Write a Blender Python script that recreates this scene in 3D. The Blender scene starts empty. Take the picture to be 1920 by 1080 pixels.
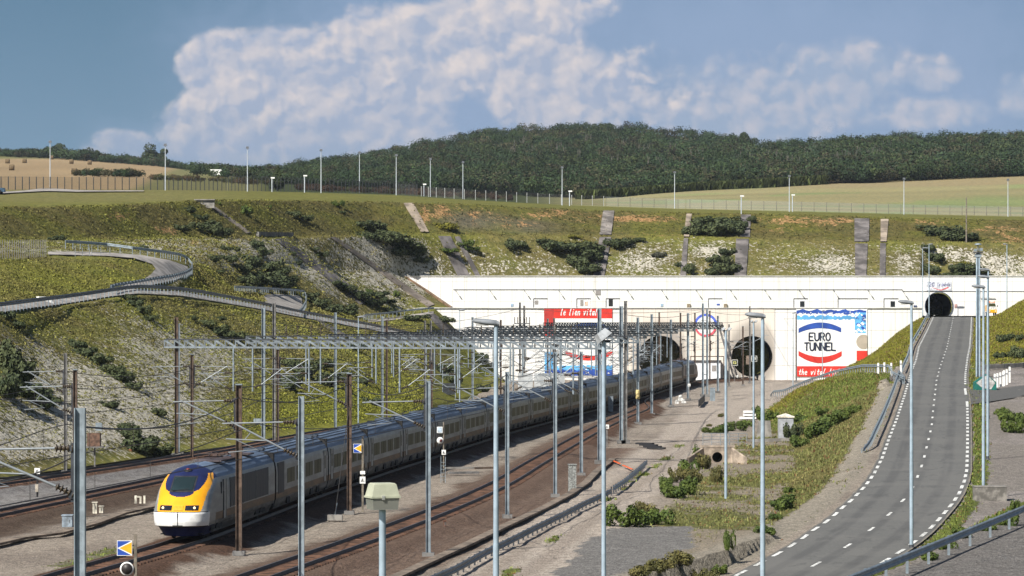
import bpy, math, random
import numpy as np
from mathutils import Vector, Matrix
random.seed(7)
rng = np.random.default_rng(11)
SC = bpy.context.scene
COL = SC.collection
# ------------------------------------------------------------------ camera
F, CZ, HZ = 6200.0, 11.1, 600.0          # focal length (px of a 1920 wide frame), eye height, horizon row
cam = bpy.data.objects.new('camera', bpy.data.cameras.new('camera'))
COL.objects.link(cam)
cam.location = (0, 0, CZ)
cam.rotation_euler = (math.radians(90), 0, 0)
cam.data.sensor_width = 36
cam.data.lens = F / 1920 * 36
cam.data.shift_y = (HZ - 540) / 1920
cam.data.clip_start = 1
cam.data.clip_end = 30000
SC.camera = cam
# ------------------------------------------------------------------ light
EXPO = 0.66
SKY_STRENGTH = 0.052
SUN_EL = math.radians(42)
TRAVEL = Vector((0.64 * math.cos(SUN_EL), 0.768 * math.cos(SUN_EL), -math.sin(SUN_EL))).normalized()
sun = bpy.data.objects.new('sun', bpy.data.lights.new('sun', 'SUN'))
COL.objects.link(sun)
sun.data.energy = 5.0
sun.data.angle = math.radians(0.5)
sun.data.color = (1.0, 0.955, 0.87)
sun.rotation_euler = TRAVEL.to_track_quat('-Z', 'Y').to_euler()
SC.view_settings.view_transform = 'Standard'
SC.view_settings.look = 'None'
SC.view_settings.exposure = EXPO
SC.view_settings.gamma = 1
SC.render.engine = 'CYCLES'


# ------------------------------------------------------------------ node expressions
class E:
    """a scalar socket with arithmetic"""
    def __init__(s, nt, v): s.nt, s.v = nt, v
    def _op(s, op, *a, clamp=False):
        n = s.nt.nodes.new('ShaderNodeMath'); n.operation = op; n.use_clamp = clamp
        for i, x in enumerate((s,) + a):
            if isinstance(x, E):
                if isinstance(x.v, (int, float)): n.inputs[i].default_value = x.v
                else: s.nt.links.new(x.v, n.inputs[i])
            else: n.inputs[i].default_value = x
        return E(s.nt, n.outputs[0])
    def __add__(s, o): return s._op('ADD', o)
    def __sub__(s, o): return s._op('SUBTRACT', o)
    def __mul__(s, o): return s._op('MULTIPLY', o)
    def __truediv__(s, o): return s._op('DIVIDE', o)
    def max(s, o): return s._op('MAXIMUM', o)
    def min(s, o): return s._op('MINIMUM', o)
    def sqrt(s): return s._op('SQRT')
    def sin(s): return s._op('SINE')
    def step(s, a, b):
        n = s.nt.nodes.new('ShaderNodeMapRange'); n.interpolation_type = 'SMOOTHSTEP'
        s.nt.links.new(s.v, n.inputs[0]); n.inputs[1].default_value = a; n.inputs[2].default_value = b
        return E(s.nt, n.outputs[0])
    def lin(s, a, b, c=0.0, d=1.0):
        n = s.nt.nodes.new('ShaderNodeMapRange'); s.nt.links.new(s.v, n.inputs[0])
        for i, x in enumerate((a, b, c, d)): n.inputs[i + 1].default_value = x
        return E(s.nt, n.outputs[0])


def noise(nt, vec, scale, detail=4, rough=0.55, dist=0.0):
    n = nt.nodes.new('ShaderNodeTexNoise')
    n.inputs['Scale'].default_value = scale; n.inputs['Detail'].default_value = detail
    n.inputs['Roughness'].default_value = rough; n.inputs['Distortion'].default_value = dist
    if vec is not None: nt.links.new(vec, n.inputs['Vector'])
    return E(nt, n.outputs['Fac'])


def combine(nt, x, y, z=0.0):
    n = nt.nodes.new('ShaderNodeCombineXYZ')
    for i, a in enumerate((x, y, z)):
        if isinstance(a, E): nt.links.new(a.v, n.inputs[i])
        else: n.inputs[i].default_value = a
    return n.outputs[0]


def mixc(nt, f, a, b, mode='MIX'):
    n = nt.nodes.new('ShaderNodeMix'); n.data_type = 'RGBA'; n.blend_type = mode
    if isinstance(f, E): nt.links.new(f.v, n.inputs[0])
    else: n.inputs[0].default_value = f
    for i, c in ((6, a), (7, b)):
        if isinstance(c, (tuple, list)): n.inputs[i].default_value = (c[0], c[1], c[2], 1)
        else: nt.links.new(c, n.inputs[i])
    return n.outputs[2]


def lin(r, g, b):
    """8-bit display colour to linear"""
    return tuple((x / 255 / 12.92) if x <= 10 else ((x / 255 + 0.055) / 1.055) ** 2.4 for x in (r, g, b))


# ------------------------------------------------------------------ world: sky and clouds (placed by direction)
W = bpy.data.worlds.new('World'); SC.world = W; W.use_nodes = True
nt = W.node_tree; nt.nodes.clear()
out = nt.nodes.new('ShaderNodeOutputWorld'); bg = nt.nodes.new('ShaderNodeBackground')
bg.inputs[1].default_value = SKY_STRENGTH
nt.links.new(bg.outputs[0], out.inputs[0])
sky = nt.nodes.new('ShaderNodeTexSky'); sky.sky_type = 'NISHITA'; sky.sun_disc = False
sky.sun_elevation = SUN_EL
sky.sun_rotation = math.atan2(-TRAVEL.x, -TRAVEL.y)
sky.air_density = 1.0; sky.dust_density = 0.6; sky.ozone_density = 1.2
tc = nt.nodes.new('ShaderNodeTexCoord'); sp = nt.nodes.new('ShaderNodeSeparateXYZ')
nt.links.new(tc.outputs['Generated'], sp.inputs[0])
dx, dy, dz = (E(nt, sp.outputs[i]) for i in range(3))
dyp = dy.max(0.02)
U = dx / dyp * (F / 100) + 9.6          # azimuth in hundredths of a pixel-sized angle
V = dz / dyp * (F / 100)                # elevation, same unit
uv = combine(nt, U, V)
kk = 1.0 / SKY_STRENGTH / 2 ** EXPO


def K(c): return tuple(x * kk for x in lin(*c))


# clear blue near the horizon of this part of the sky
low = dy.step(0.3, 0.8) * dz.lin(0.12, 0.45, 1.0, 0.0)
blue = mixc(nt, V.lin(2.4, 6.5), K((142, 170, 198)), K((108, 146, 178)))
blue = mixc(nt, U.lin(2.0, 8.5) * 0.8, mixc(nt, V.lin(2.4, 6.5), K((124, 156, 182)), K((96, 132, 160))), mixc(nt, V.lin(2.4, 6.5), K((148, 171, 201)), K((134, 160, 194))))
warp = noise(nt, uv, 0.85, 6, 0.58, 0.3)
warp2 = noise(nt, uv, 3.2, 5, 0.6)


def blobs(lst):
    m = None
    for (u0, v0, a, b, w) in lst:
        ex = (U - u0) / a; ey = (V - v0) / b
        d = E(nt, 1.0)._op('SUBTRACT', (ex * ex + ey * ey).sqrt()) * w
        m = d if m is None else m.max(d)
    return m


def puffs(vec):
    h = None
    for sc_, w in ((1.15, .55), (2.5, .30), (5.2, .15)):
        n = nt.nodes.new('ShaderNodeTexVoronoi'); n.feature = 'F1'; n.inputs['Scale'].default_value = sc_
        nt.links.new(vec, n.inputs['Vector']); e = E(nt, n.outputs['Distance']) * w; h = e if h is None else h + e
    return E(nt, .85)._op('SUBTRACT', h * 1.25)


wu, wv = (warp - .5) * .7 + (warp2 - .5) * .22, (noise(nt, uv, 2.1, 5, .65) - .5) * .6
h0 = puffs(combine(nt, U + wu, V * 1.15 + wv)); h1 = puffs(combine(nt, U + wu - .13, V * 1.15 + wv + .16))
main = blobs([(4.3, 4.75, 1.15, .75, .9), (5.6, 4.55, 1.7, 1.1, 1), (7.4, 4.9, 1.9, 1.1, 1), (9.3, 5.3, 1.9, .9, 1), (6.3, 3.6, 2.6, 1.1, 1),
              (4.2, 3.6, 1.5, 1.0, .7), (9.9, 6.0, 1.8, .8, .9), (2.3, 3.25, .9, .35, .5), (10.6, 4.4, 2.2, 1.0, .35)])
veil = blobs([(8.5, 4.4, 6.0, 2.8, 1), (14.5, 5.2, 6.5, 2.0, .9), (17, 4, 5, 1.6, .8), (4.2, 3.3, 2.6, .8, .7)])
right = blobs([(14.6, 4.25, 1.3, .55, .8), (15.8, 4.55, 1.5, .8, .9), (15.4, 4.05, 1.6, .45, .7), (17.4, 4.6, .55, .4, .7), (14.0, 3.7, 1.7, .5, .65), (12.9, 3.75, 1.1, .4, .5),
               (17.2, 3.9, 1.6, .35, .6), (19.2, 4.15, .6, .5, .7), (13.2, 4.6, 1.2, .45, .3)])
dn = (warp - 0.5) * .9 + (h0 - .45) * .75
mm = (main * 1.35 + dn * .50 + .24).step(0.12, 0.36)
mr = (right * 1.25 + dn * .7 + .26).step(0.06, 0.5)
mv = (veil + (warp - 0.5) * 1.0).step(-0.1, 0.8) * 0.75
bright = ((h0 - h1) * 1.7 + 0.44 + (h0 - .45) * .45 + (warp2 - 0.5) * 0.25 + (V - 4.4) * 0.10)._op('MULTIPLY', 1.0, clamp=True)
cloudc = mixc(nt, bright, K((168, 181, 205)), K((226, 217, 216)))
cloudr = mixc(nt, bright, K((163, 180, 205)), K((212, 207, 213)))
c = mixc(nt, mv, blue, K((150, 172, 204)))
c = mixc(nt, mr * 0.75, c, cloudr)
c = mixc(nt, mm * (V.lin(2.9, 4.2, .5, .97)), c, cloudc)
c = mixc(nt, low, sky.outputs[0], c)
nt.links.new(c, bg.inputs[0])


# ------------------------------------------------------------------ helpers: geometry
def P(px, py, D):
    """the point at distance D whose direction is the measured bearing (px, py)"""
    return Vector(((px - 960) * D / F, D, CZ - (py - HZ) * D / F))


def gz(D):                                 # rail level: flat, then rising gently into the portal
    return 0.008 * max(0.0, D - 440.0)


ZB = -0.45                                 # yard ground below rail level


def G(px, py, zb=ZB):
    """where the bearing meets the yard ground"""
    D = (CZ - zb) * F / max(py - HZ, 5)
    for _ in range(30): D = (CZ - gz(D) - zb) * F / max(py - HZ, 5)
    return Vector(((px - 960) * D / F, D, gz(D) + zb))


def zroad(D): return 0.3 + 0.031 * (D - 215)


def GR(px, py, dz=0.0):
    """where the bearing meets the service road's plane"""
    D = (CZ - 0.3 + 0.031 * 215 - dz) / (0.031 + (py - HZ) / F)
    return Vector(((px - 960) * D / F, D, zroad(D) + dz))


def ip(x, tab, k=1):
    return np.interp(x, [t[0] for t in tab], [t[k] for t in tab])


class MB:
    """collects geometry for ONE mesh"""
    def __init__(s): s.v, s.f, s.m, s.sm = [], [], [], []
    def add(s, vs, fs, mi=0, smooth=False):
        o = len(s.v); s.v += [tuple(x) for x in vs]
        for f in fs: s.f.append(tuple(i + o for i in f)); s.m.append(mi); s.sm.append(smooth)
        return s
    def box(s, c, size, mi=0, rz=0.0, top=None):
        hx, hy, hz = size[0] / 2, size[1] / 2, size[2] / 2
        t = top if top is not None else (1, 1)
        vs = []
        for z in (-1, 1):
            for (x, y) in ((-1, -1), (1, -1), (1, 1), (-1, 1)):
                k = t if z > 0 else (1, 1)
                X, Y = x * hx * k[0], y * hy * k[1]
                vs.append((c[0] + X * math.cos(rz) - Y * math.sin(rz), c[1] + X * math.sin(rz) + Y * math.cos(rz), c[2] + z * hz))
        return s.add(vs, [(3, 2, 1, 0), (4, 5, 6, 7), (0, 1, 5, 4), (1, 2, 6, 5), (2, 3, 7, 6), (3, 0, 4, 7)], mi)
    def bar(s, p, q, w, h, mi=0, up=(0, 0, 1)):
        p, q = Vector(p), Vector(q); d = (q - p)
        if d.length < 1e-6: return s
        d.normalize(); u = Vector(up)
        a = d.cross(u)
        if a.length < 1e-3: a = d.cross(Vector((1, 0, 0)))
        a.normalize(); b = a.cross(d).normalized()
        vs = [r + a * (i * w / 2) + b * (j * h / 2) for r in (p, q) for (i, j) in ((-1, -1), (1, -1), (1, 1), (-1, 1))]
        return s.add(vs, [(0, 1, 2, 3), (7, 6, 5, 4), (0, 4, 5, 1), (1, 5, 6, 2), (2, 6, 7, 3), (3, 7, 4, 0)], mi)
    def tube(s, pts, r, n=8, mi=0, r2=None, cap=True):
        pts = [Vector(p) for p in pts]; rings = []; N = len(pts)
        for i, p in enumerate(pts):
            d = (pts[min(i + 1, N - 1)] - pts[max(i - 1, 0)]).normalized()
            a = d.cross(Vector((0, 0, 1)))
            if a.length < 1e-3: a = Vector((1, 0, 0))
            a.normalize(); b = a.cross(d)
            rr = r if r2 is None else r + (r2 - r) * i / max(N - 1, 1)
            rings.append([p + (a * math.cos(t) + b * math.sin(t)) * rr for t in [2 * math.pi * k / n for k in range(n)]])
        o = [x for ring in rings for x in ring]; fs = []
        for i in range(N - 1):
            for k in range(n):
                fs.append((i * n + k, i * n + (k + 1) % n, (i + 1) * n + (k + 1) % n, (i + 1) * n + k))
        s.add(o, fs, mi, n > 5)
        if cap:
            s.add(rings[0], [tuple(range(n - 1, -1, -1))], mi); s.add(rings[-1], [tuple(range(n))], mi)
        return s
    def lathe(s, base, prof, n=12, mi=0, axis=(0, 0, 1)):
        ax = Vector(axis).normalized(); a = ax.orthogonal().normalized(); b = ax.cross(a); base = Vector(base); vs = []
        for (r, z) in prof:
            for k in range(n):
                t = 2 * math.pi * k / n; vs.append(base + ax * z + (a * math.cos(t) + b * math.sin(t)) * r)
        fs = []
        for i in range(len(prof) - 1):
            for k in range(n): fs.append((i * n + k, i * n + (k + 1) % n, (i + 1) * n + (k + 1) % n, (i + 1) * n + k))
        fs.append(tuple(range(n - 1, -1, -1))); L = (len(prof) - 1) * n; fs.append(tuple(L + k for k in range(n)))
        return s.add(vs, fs, mi, True)
    def prism(s, poly, a, b, mi=0):
        """polygon (list of 3D points) extruded from offset a to offset b (vectors)"""
        a, b = Vector(a), Vector(b); n = len(poly)
        vs = [Vector(p) + a for p in poly] + [Vector(p) + b for p in poly]
        fs = [tuple(range(n - 1, -1, -1)), tuple(range(n, 2 * n))] + [(i, (i + 1) % n, n + (i + 1) % n, n + i) for i in range(n)]
        return s.add(vs, fs, mi)
    def ribbon(s, pts, w, z=0.0, mi=0):
        """flat stroke in the XZ plane of a wall; pts are (x, z), w a width or list; y = offset"""
        N = len(pts)
        for i in range(N - 1):
            p, q = Vector((pts[i][0], pts[i][1])), Vector((pts[i + 1][0], pts[i + 1][1]))
            d = (q - p)
            if d.length < 1e-6: continue
            d.normalize(); n = Vector((-d.y, d.x))
            w0 = (w[i] if isinstance(w, (list, tuple)) else w) / 2; w1 = (w[i + 1] if isinstance(w, (list, tuple)) else w) / 2
            p2 = p - d * w0 * .5; q2 = q + d * w1 * .5
            vs = [(p2.x + n.x * w0, z, p2.y + n.y * w0), (p2.x - n.x * w0, z, p2.y - n.y * w0), (q2.x - n.x * w1, z, q2.y - n.y * w1), (q2.x + n.x * w1, z, q2.y + n.y * w1)]
            z -= 0.0006
            s.add(vs, [(0, 1, 2, 3)], mi)
        return s
    def build(s, name, mats, parent=None, loc=None):
        me = bpy.data.meshes.new(name); me.from_pydata(s.v, [], s.f)
        if not isinstance(mats, (list, tuple)): mats = [mats]
        for m in mats: me.materials.append(m)
        me.polygons.foreach_set('material_index', s.m); me.polygons.foreach_set('use_smooth', s.sm)
        me.update()
        o = bpy.data.objects.new(name, me); COL.objects.link(o)
        if loc is not None: o.location = loc
        if parent is not None: o.parent = parent
        return o


def np_mesh(name, verts, faces, mats, smooth=True, attrs=None, midx=None):
    """numpy arrays -> object; faces (n,4) or (n,3)"""
    me = bpy.data.meshes.new(name)
    verts = np.ascontiguousarray(verts, np.float32); faces = np.ascontiguousarray(faces, np.int32)
    k = faces.shape[1]
    me.vertices.add(len(verts)); me.vertices.foreach_set('co', verts.ravel())
    me.loops.add(faces.size); me.loops.foreach_set('vertex_index', faces.ravel())
    me.polygons.add(len(faces)); me.polygons.foreach_set('loop_start', np.arange(len(faces), dtype=np.int32) * k)
    me.polygons.foreach_set('use_smooth', np.full(len(faces), smooth))
    if not isinstance(mats, (list, tuple)): mats = [mats]
    for m in mats: me.materials.append(m)
    if midx is not None: me.polygons.foreach_set('material_index', np.ascontiguousarray(midx, np.int32))
    me.update(calc_edges=True)
    for an, (kind, data) in (attrs or {}).items():
        if kind == 'c':
            a = me.color_attributes.new(an, 'FLOAT_COLOR', 'POINT')
            d = np.ones((len(verts), 4), np.float32); d[:, :3] = data; a.data.foreach_set('color', d.ravel())
        else:
            a = me.attributes.new(an, 'FLOAT', 'POINT'); a.data.foreach_set('value', np.ascontiguousarray(data, np.float32))
    o = bpy.data.objects.new(name, me); COL.objects.link(o)
    return o


def tag(o, label, cat, group=None):
    o['label'] = label; o['category'] = cat
    if group: o['group'] = group
    return o


def empty(name, loc, label=None, cat=None, group=None, rz=0.0):
    o = bpy.data.objects.new(name, None); COL.objects.link(o); o.location = loc; o.rotation_euler = (0, 0, rz)
    o.empty_display_size = 0.3
    if label: tag(o, label, cat, group)
    return o


def struct(o): o['kind'] = 'structure'; return o
def stuff(o, label, cat): o['kind'] = 'stuff'; return tag(o, label, cat)


def dup(root, loc, rz=0.0, label=None, scale=None):
    r = root.copy(); COL.objects.link(r); r.location = loc; r.rotation_euler = (0, 0, rz)
    if label: r['label'] = label
    if scale is not None: r.scale = scale
    for ch in list(root.children):
        c2 = ch.copy(); COL.objects.link(c2); c2.parent = r
        for g2 in ch.children:
            d2 = g2.copy(); COL.objects.link(d2); d2.parent = c2
    return r


# ------------------------------------------------------------------ numpy noise
def vnoise(x, y, seed=0):
    xi = np.floor(x).astype(np.int64); yi = np.floor(y).astype(np.int64); fx = x - xi; fy = y - yi
    fx = fx * fx * (3 - 2 * fx); fy = fy * fy * (3 - 2 * fy)
    def h(a, b):
        n = (a * 374761393 + b * 668265263 + seed * 974711) & 0x7fffffff
        n = ((n ^ (n >> 13)) * 1274126177) & 0x7fffffff
        return ((n ^ (n >> 16)) & 0xffff) / 65535.0
    return (h(xi, yi) * (1 - fx) + h(xi + 1, yi) * fx) * (1 - fy) + (h(xi, yi + 1) * (1 - fx) + h(xi + 1, yi + 1) * fx) * fy


def fbm(x, y, oct=4, seed=0):
    s, a, t = 0, 1.0, 0
    for i in range(oct):
        s = s + a * vnoise(x * 2 ** i + i * 17.3, y * 2 ** i + i * 9.1, seed + i); t += a; a *= 0.55
    return s / t


def sst(x, a, b):
    t = np.clip((x - a) / (b - a), 0, 1); return t * t * (3 - 2 * t)


# ------------------------------------------------------------------ materials
MATS = {}


def mat(name, col, rough=0.7, metal=0.0, var=0.18, scale=3.0, bump=0.0, col2=None, spec=0.4, coord='Object', stretch=None, detail=5):
    """weathered paint, metal, concrete ...: base colour varied by noise"""
    if name in MATS: return MATS[name]
    m = bpy.data.materials.new(name); m.use_nodes = True; nt = m.node_tree; b = nt.nodes['Principled BSDF']
    tc = nt.nodes.new('ShaderNodeTexCoord'); vec = tc.outputs['Object']
    if coord == 'World': vec = nt.nodes.new('ShaderNodeNewGeometry').outputs['Position']
    if stretch:
        mp = nt.nodes.new('ShaderNodeMapping'); mp.inputs['Scale'].default_value = stretch; nt.links.new(vec, mp.inputs[0]); vec = mp.outputs[0]
    n = noise(nt, vec, scale, detail, 0.6)
    c2 = col2 or tuple(x * (1 - 2.2 * var) for x in col)
    c1 = tuple(min(1, x * (1 + var)) for x in col) if not col2 else col
    nt.links.new(mixc(nt, n.step(0.38, 0.66), c2, c1), b.inputs['Base Color'])
    b.inputs['Roughness'].default_value = rough; b.inputs['Metallic'].default_value = metal
    b.inputs['Specular IOR Level'].default_value = spec
    if bump:
        bp = nt.nodes.new('ShaderNodeBump'); bp.inputs['Strength'].default_value = bump; bp.inputs['Distance'].default_value = 0.05
        n2 = noise(nt, vec, scale * 4, 4, 0.6); nt.links.new(n2.v, bp.inputs['Height']); nt.links.new(bp.outputs[0], b.inputs['Normal'])
    MATS[name] = m
    return m


def emat(name, col, strength):
    m = bpy.data.materials.new(name); m.use_nodes = True; b = m.node_tree.nodes['Principled BSDF']
    b.inputs['Base Color'].default_value = (*col, 1); b.inputs['Emission Color'].default_value = (*col, 1); b.inputs['Emission Strength'].default_value = strength
    return m


GALV = mat('galvanised_steel', (0.25, 0.295, 0.33), 0.5, 0.2, 0.12, 2.0)
LAMPGREY = mat('lamp_pole_paint', (0.32, 0.40, 0.47), 0.45, 0.1, 0.08, 1.5)
BROWN = mat('weathered_brown_steel', (0.115, 0.078, 0.058), 0.75, 0.1, 0.2, 2.5)
GREYBROWN = mat('dull_grey_steel', (0.18, 0.175, 0.17), 0.7, 0.15, 0.18, 2.5)
DARKSTEEL = mat('dark_steel', (0.05, 0.055, 0.065), 0.6, 0.3, 0.15, 3)
INSUL = mat('brown_porcelain', (0.06, 0.045, 0.03), 0.25, 0, 0.1, 3)
WIRE = mat('wire_copper', (0.045, 0.042, 0.04), 0.6, 0.3, 0.1, 1)
ALU = mat('aluminium_tube', (0.27, 0.295, 0.315), 0.4, 0.3, 0.06, 2)
CONC = mat('concrete', (0.25, 0.235, 0.215), 0.9, 0, 0.15, 1.2, 0.3)
CONCD = mat('dark_concrete', (0.16, 0.155, 0.15), 0.9, 0, 0.18, 1.0, 0.3)
WHITE = mat('white_paint', (0.78, 0.78, 0.76), 0.6, 0, 0.05, 2)
BLACK = mat('black_paint', (0.012, 0.012, 0.014), 0.6, 0, 0.1, 3)
# ================================================================== the cutting, plateau and hills (one loft of contour lines)
LINES = [
 # A foot of the slope
 [(-260, 935, 212), (0, 896, 240), (162, 874, 258), (275, 857, 275), (475, 830, 307), (640, 805, 344), (780, 780, 392), (870, 752, 464), (945, 722, 546), (975, 716, 575), (1000, 712, 583), (2150, 712, 583)],
 # B outer edge of the ramp road
 [(-260, 604, 262), (0, 586, 300), (120, 572, 335), (210, 557, 358), (260, 552, 370), (340, 556, 395), (430, 571, 425), (560, 595, 470), (700, 620, 520), (790, 640, 550), (850, 674, 566), (905, 708, 574), (945, 715, 579), (975, 714, 582), (2150, 711, 584)],
 # C inner edge of the ramp road
 [(-260, 590, 269), (0, 575, 307), (120, 560, 342), (210, 545, 365), (260, 544, 376), (340, 548, 400), (430, 563, 431), (560, 588, 476), (700, 612, 527), (790, 632, 556), (850, 664, 570), (905, 702, 577), (945, 711, 580), (975, 712, 583), (2150, 711, 584.5)],
 # K
 [(-260, 548, 300), (0, 535, 332), (120, 522, 362), (210, 520, 380), (290, 520, 395), (340, 528, 408), (430, 550, 452), (500, 560, 487), (560, 570, 515), (640, 592, 541), (700, 602, 555), (760, 600, 568), (815, 579, 579.6), (870, 632, 580.3), (945, 706, 580.6), (975, 711, 584), (2150, 710, 585)],
 # P upper hairpin / parking bay / path to the wall top
 [(-260, 500, 340), (0, 489, 362), (100, 487, 380), (250, 484, 400), (310, 492, 412), (350, 508, 425), (430, 530, 476), (500, 547, 508), (560, 550, 532), (640, 580, 552), (700, 592, 562), (760, 588, 574), (815, 578, 581), (900, 578, 585), (1726, 578, 588), (1736, 640, 588), (2150, 640, 590)],
 # T
 [(-260, 476, 365), (0, 470, 385), (120, 468, 400), (300, 475, 435), (370, 482, 465), (430, 490, 500), (500, 497, 533), (560, 500, 555), (640, 505, 575), (700, 508, 586), (760, 519, 597.3), (800, 545, 597.3), (848, 578, 597.3), (870, 580, 599), (1726, 580, 599), (1736, 650, 599), (2150, 650, 600)],
 # Q berm, front
 [(-260, 458, 410), (0, 453, 440), (160, 450, 468), (340, 446, 508), (430, 446, 530), (560, 445, 566), (700, 443, 593), (800, 442, 604), (900, 442, 612), (1000, 442, 616), (1150, 442.5, 624), (1380, 446, 626), (1700, 455, 629), (2150, 458, 632)],
 # Q2 berm, back
 [(-260, 454, 414), (0, 449, 444), (160, 446.5, 472), (340, 443, 512), (430, 443, 534), (560, 442.3, 570), (700, 440.5, 597), (800, 439.5, 608), (900, 439.5, 615), (1000, 439.5, 619), (1150, 440, 627), (1380, 443.5, 629), (1700, 452, 632), (2150, 455, 635)],
 # F crest of the cutting
 [(-260, 396, 432), (0, 392, 462), (200, 388, 496), (400, 377, 548), (560, 378, 588), (700, 380, 612), (850, 384, 626), (1000, 391, 636), (1100, 396, 642), (1300, 401, 646), (1500, 404, 648), (1700, 410, 651), (1920, 414, 654), (2150, 418, 658)],
 # F2 rounded shoulder
 [(-260, 389, 440), (0, 386, 470), (200, 381, 504), (400, 373, 556), (560, 375, 596), (700, 377, 620), (850, 381, 634), (1000, 388, 644), (1100, 392, 652), (1300, 397, 654), (1500, 400.5, 656), (1700, 406.5, 659), (1920, 411, 662), (2150, 415, 666)],
 # H1 foot of the security fence
 [(-260, 358, 530), (0, 357, 560), (100, 357, 575), (310, 357.5, 605), (464, 359, 640), (600, 362, 662), (740, 366, 676), (870, 375, 680), (1055, 385, 690), (1265, 392, 700), (1480, 397, 705), (1695, 402.5, 710), (1890, 406.5, 715), (2150, 411, 720)],
 # H2 field behind the fence
 [(-260, 341, 700), (0, 341, 740), (300, 342, 780), (480, 350, 800), (600, 356, 830), (870, 369, 860), (1000, 376, 880), (1100, 380, 880), (1265, 385, 880), (1480, 385, 880), (1695, 388, 880), (1920, 390, 880), (2150, 392, 880)],
 # I foot of the woods
 [(-260, 326, 1150), (0, 327, 1150), (200, 328, 1150), (360, 333, 1150), (480, 341, 1150), (520, 346, 1200), (700, 354, 1220), (870, 364, 1230), (1000, 371, 1230), (1100, 373, 1230), (1300, 358, 1250), (1540, 344, 1280), (1700, 340, 1290), (1920, 331, 1300), (2150, 324, 1300)],
 # J ground line under the skyline trees
 [(-260, 292, 1900), (0, 292, 1900), (100, 296, 1900), (180, 302, 1900), (300, 312, 1900), (360, 320, 1900), (430, 324, 1850), (480, 328, 1800), (520, 326, 1800), (560, 312, 1850), (640, 302, 1900), (700, 295, 1950), (800, 273, 2050), (900, 256, 2100), (1000, 245, 2150), (1060, 241, 2150), (1160, 242, 2150), (1250, 254, 2100), (1380, 265, 2000), (1420, 281, 1850), (1500, 276, 1800), (1600, 270, 1800), (1750, 265, 1800), (1920, 263, 1800), (2150, 260, 1800)],
 # back of the hills
 [(-260, 300, 2600), (0, 300, 2600), (480, 335, 2600), (1060, 275, 2900), (1500, 290, 2600), (2150, 270, 2600)],
]
def loft_pts(xs):
    """array [line, column, 3]"""
    out = []
    for L in LINES:
        y = ip(xs, L, 1); D = ip(xs, L, 2)
        out.append(np.stack([(xs - 960) * D / F, D, CZ - (y - HZ) * D / F], -1))
    return np.stack(out)


def slope(px, py, k0=0):
    """point of the cutting on the bearing (px, py), and its loft segment"""
    Ls = loft_pts(np.array([float(px)]))[:, 0]
    for k in range(k0, len(Ls) - 1):
        a, b = Ls[k], Ls[k + 1]; d = b - a
        den = (py - HZ) * d[1] + F * d[2]
        if abs(den) < 1e-9: continue
        t = ((CZ - a[2]) * F - (py - HZ) * a[1]) / den
        if -1e-6 <= t <= 1 + 1e-6:
            q = a + d * t; return Vector(q)
    y0 = [HZ + (CZ - q[2]) * F / q[1] for q in Ls]
    k = int(np.argmin([abs(y - py) for y in y0])); return Vector(Ls[k])


SEGN = [56, 3, 10, 10, 12, 16, 2, 14, 4, 10, 8, 14, 18, 3]
xs = np.arange(-260, 2151, 3.5)
Lp = loft_pts(xs)
rows, rk = [], []
for k in range(len(LINES) - 1):
    n = SEGN[k]
    for i in range(n):
        t = i / n; rows.append(Lp[k] * (1 - t) + Lp[k + 1] * t); rk.append(k + t)
rows.append(Lp[-1]); rk.append(len(LINES) - 1)
T = np.stack(rows); rk = np.array(rk); R, C = T.shape[:2]
PX = np.broadcast_to(xs, (R, C)); PY = HZ + (CZ - T[..., 2]) * F / T[..., 1]; RK = np.broadcast_to(rk[:, None], (R, C))
X, Y, Z = T[..., 0], T[..., 1], T[..., 2]
# relief: gullies down the slope and lumps
cut = ((RK < 1) | ((RK > 2) & (RK < 9))).astype(float) * sst(RK, 0.02, 0.1)
walls = (PX > 800) & (RK < 5.6)
amp = cut * np.where(walls, 0, 1)
rel = (fbm(X / 5, Y / 5 + Z / 3, 4, 3) - 0.5) * 0.40 + (fbm(X / 1.3, Y / 1.3 + Z / 1.0, 3, 5) - 0.5) * 0.15
far = sst(RK, 10.5, 12)
Z = Z + rel * amp + far * (fbm(X / 60, Y / 60, 3, 9) - 0.5) * 1.5
# --- cover: colour, chalk share, orange soil share
GREEN = np.array([0.172, 0.170, 0.040]); OLIVE = np.array([0.160, 0.142, 0.048]); BRIGHT = np.array([0.175, 0.182, 0.026])
n1 = fbm(X / 9, Y / 9 + Z / 4, 4, 21); n2 = fbm(X / 3, Y / 3 + Z / 1.5, 4, 31)
colr = OLIVE + (GREEN - OLIVE) * sst(n1, .35, .65)[..., None]


def gauss(cx, cy, sx, sy, rot=0.0):
    c, s = math.cos(rot), math.sin(rot); a = (PX - cx) * c + (PY - cy) * s; b = -(PX - cx) * s + (PY - cy) * c
    return np.exp(-(a / sx) ** 2 - (b / sy) ** 2)


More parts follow.
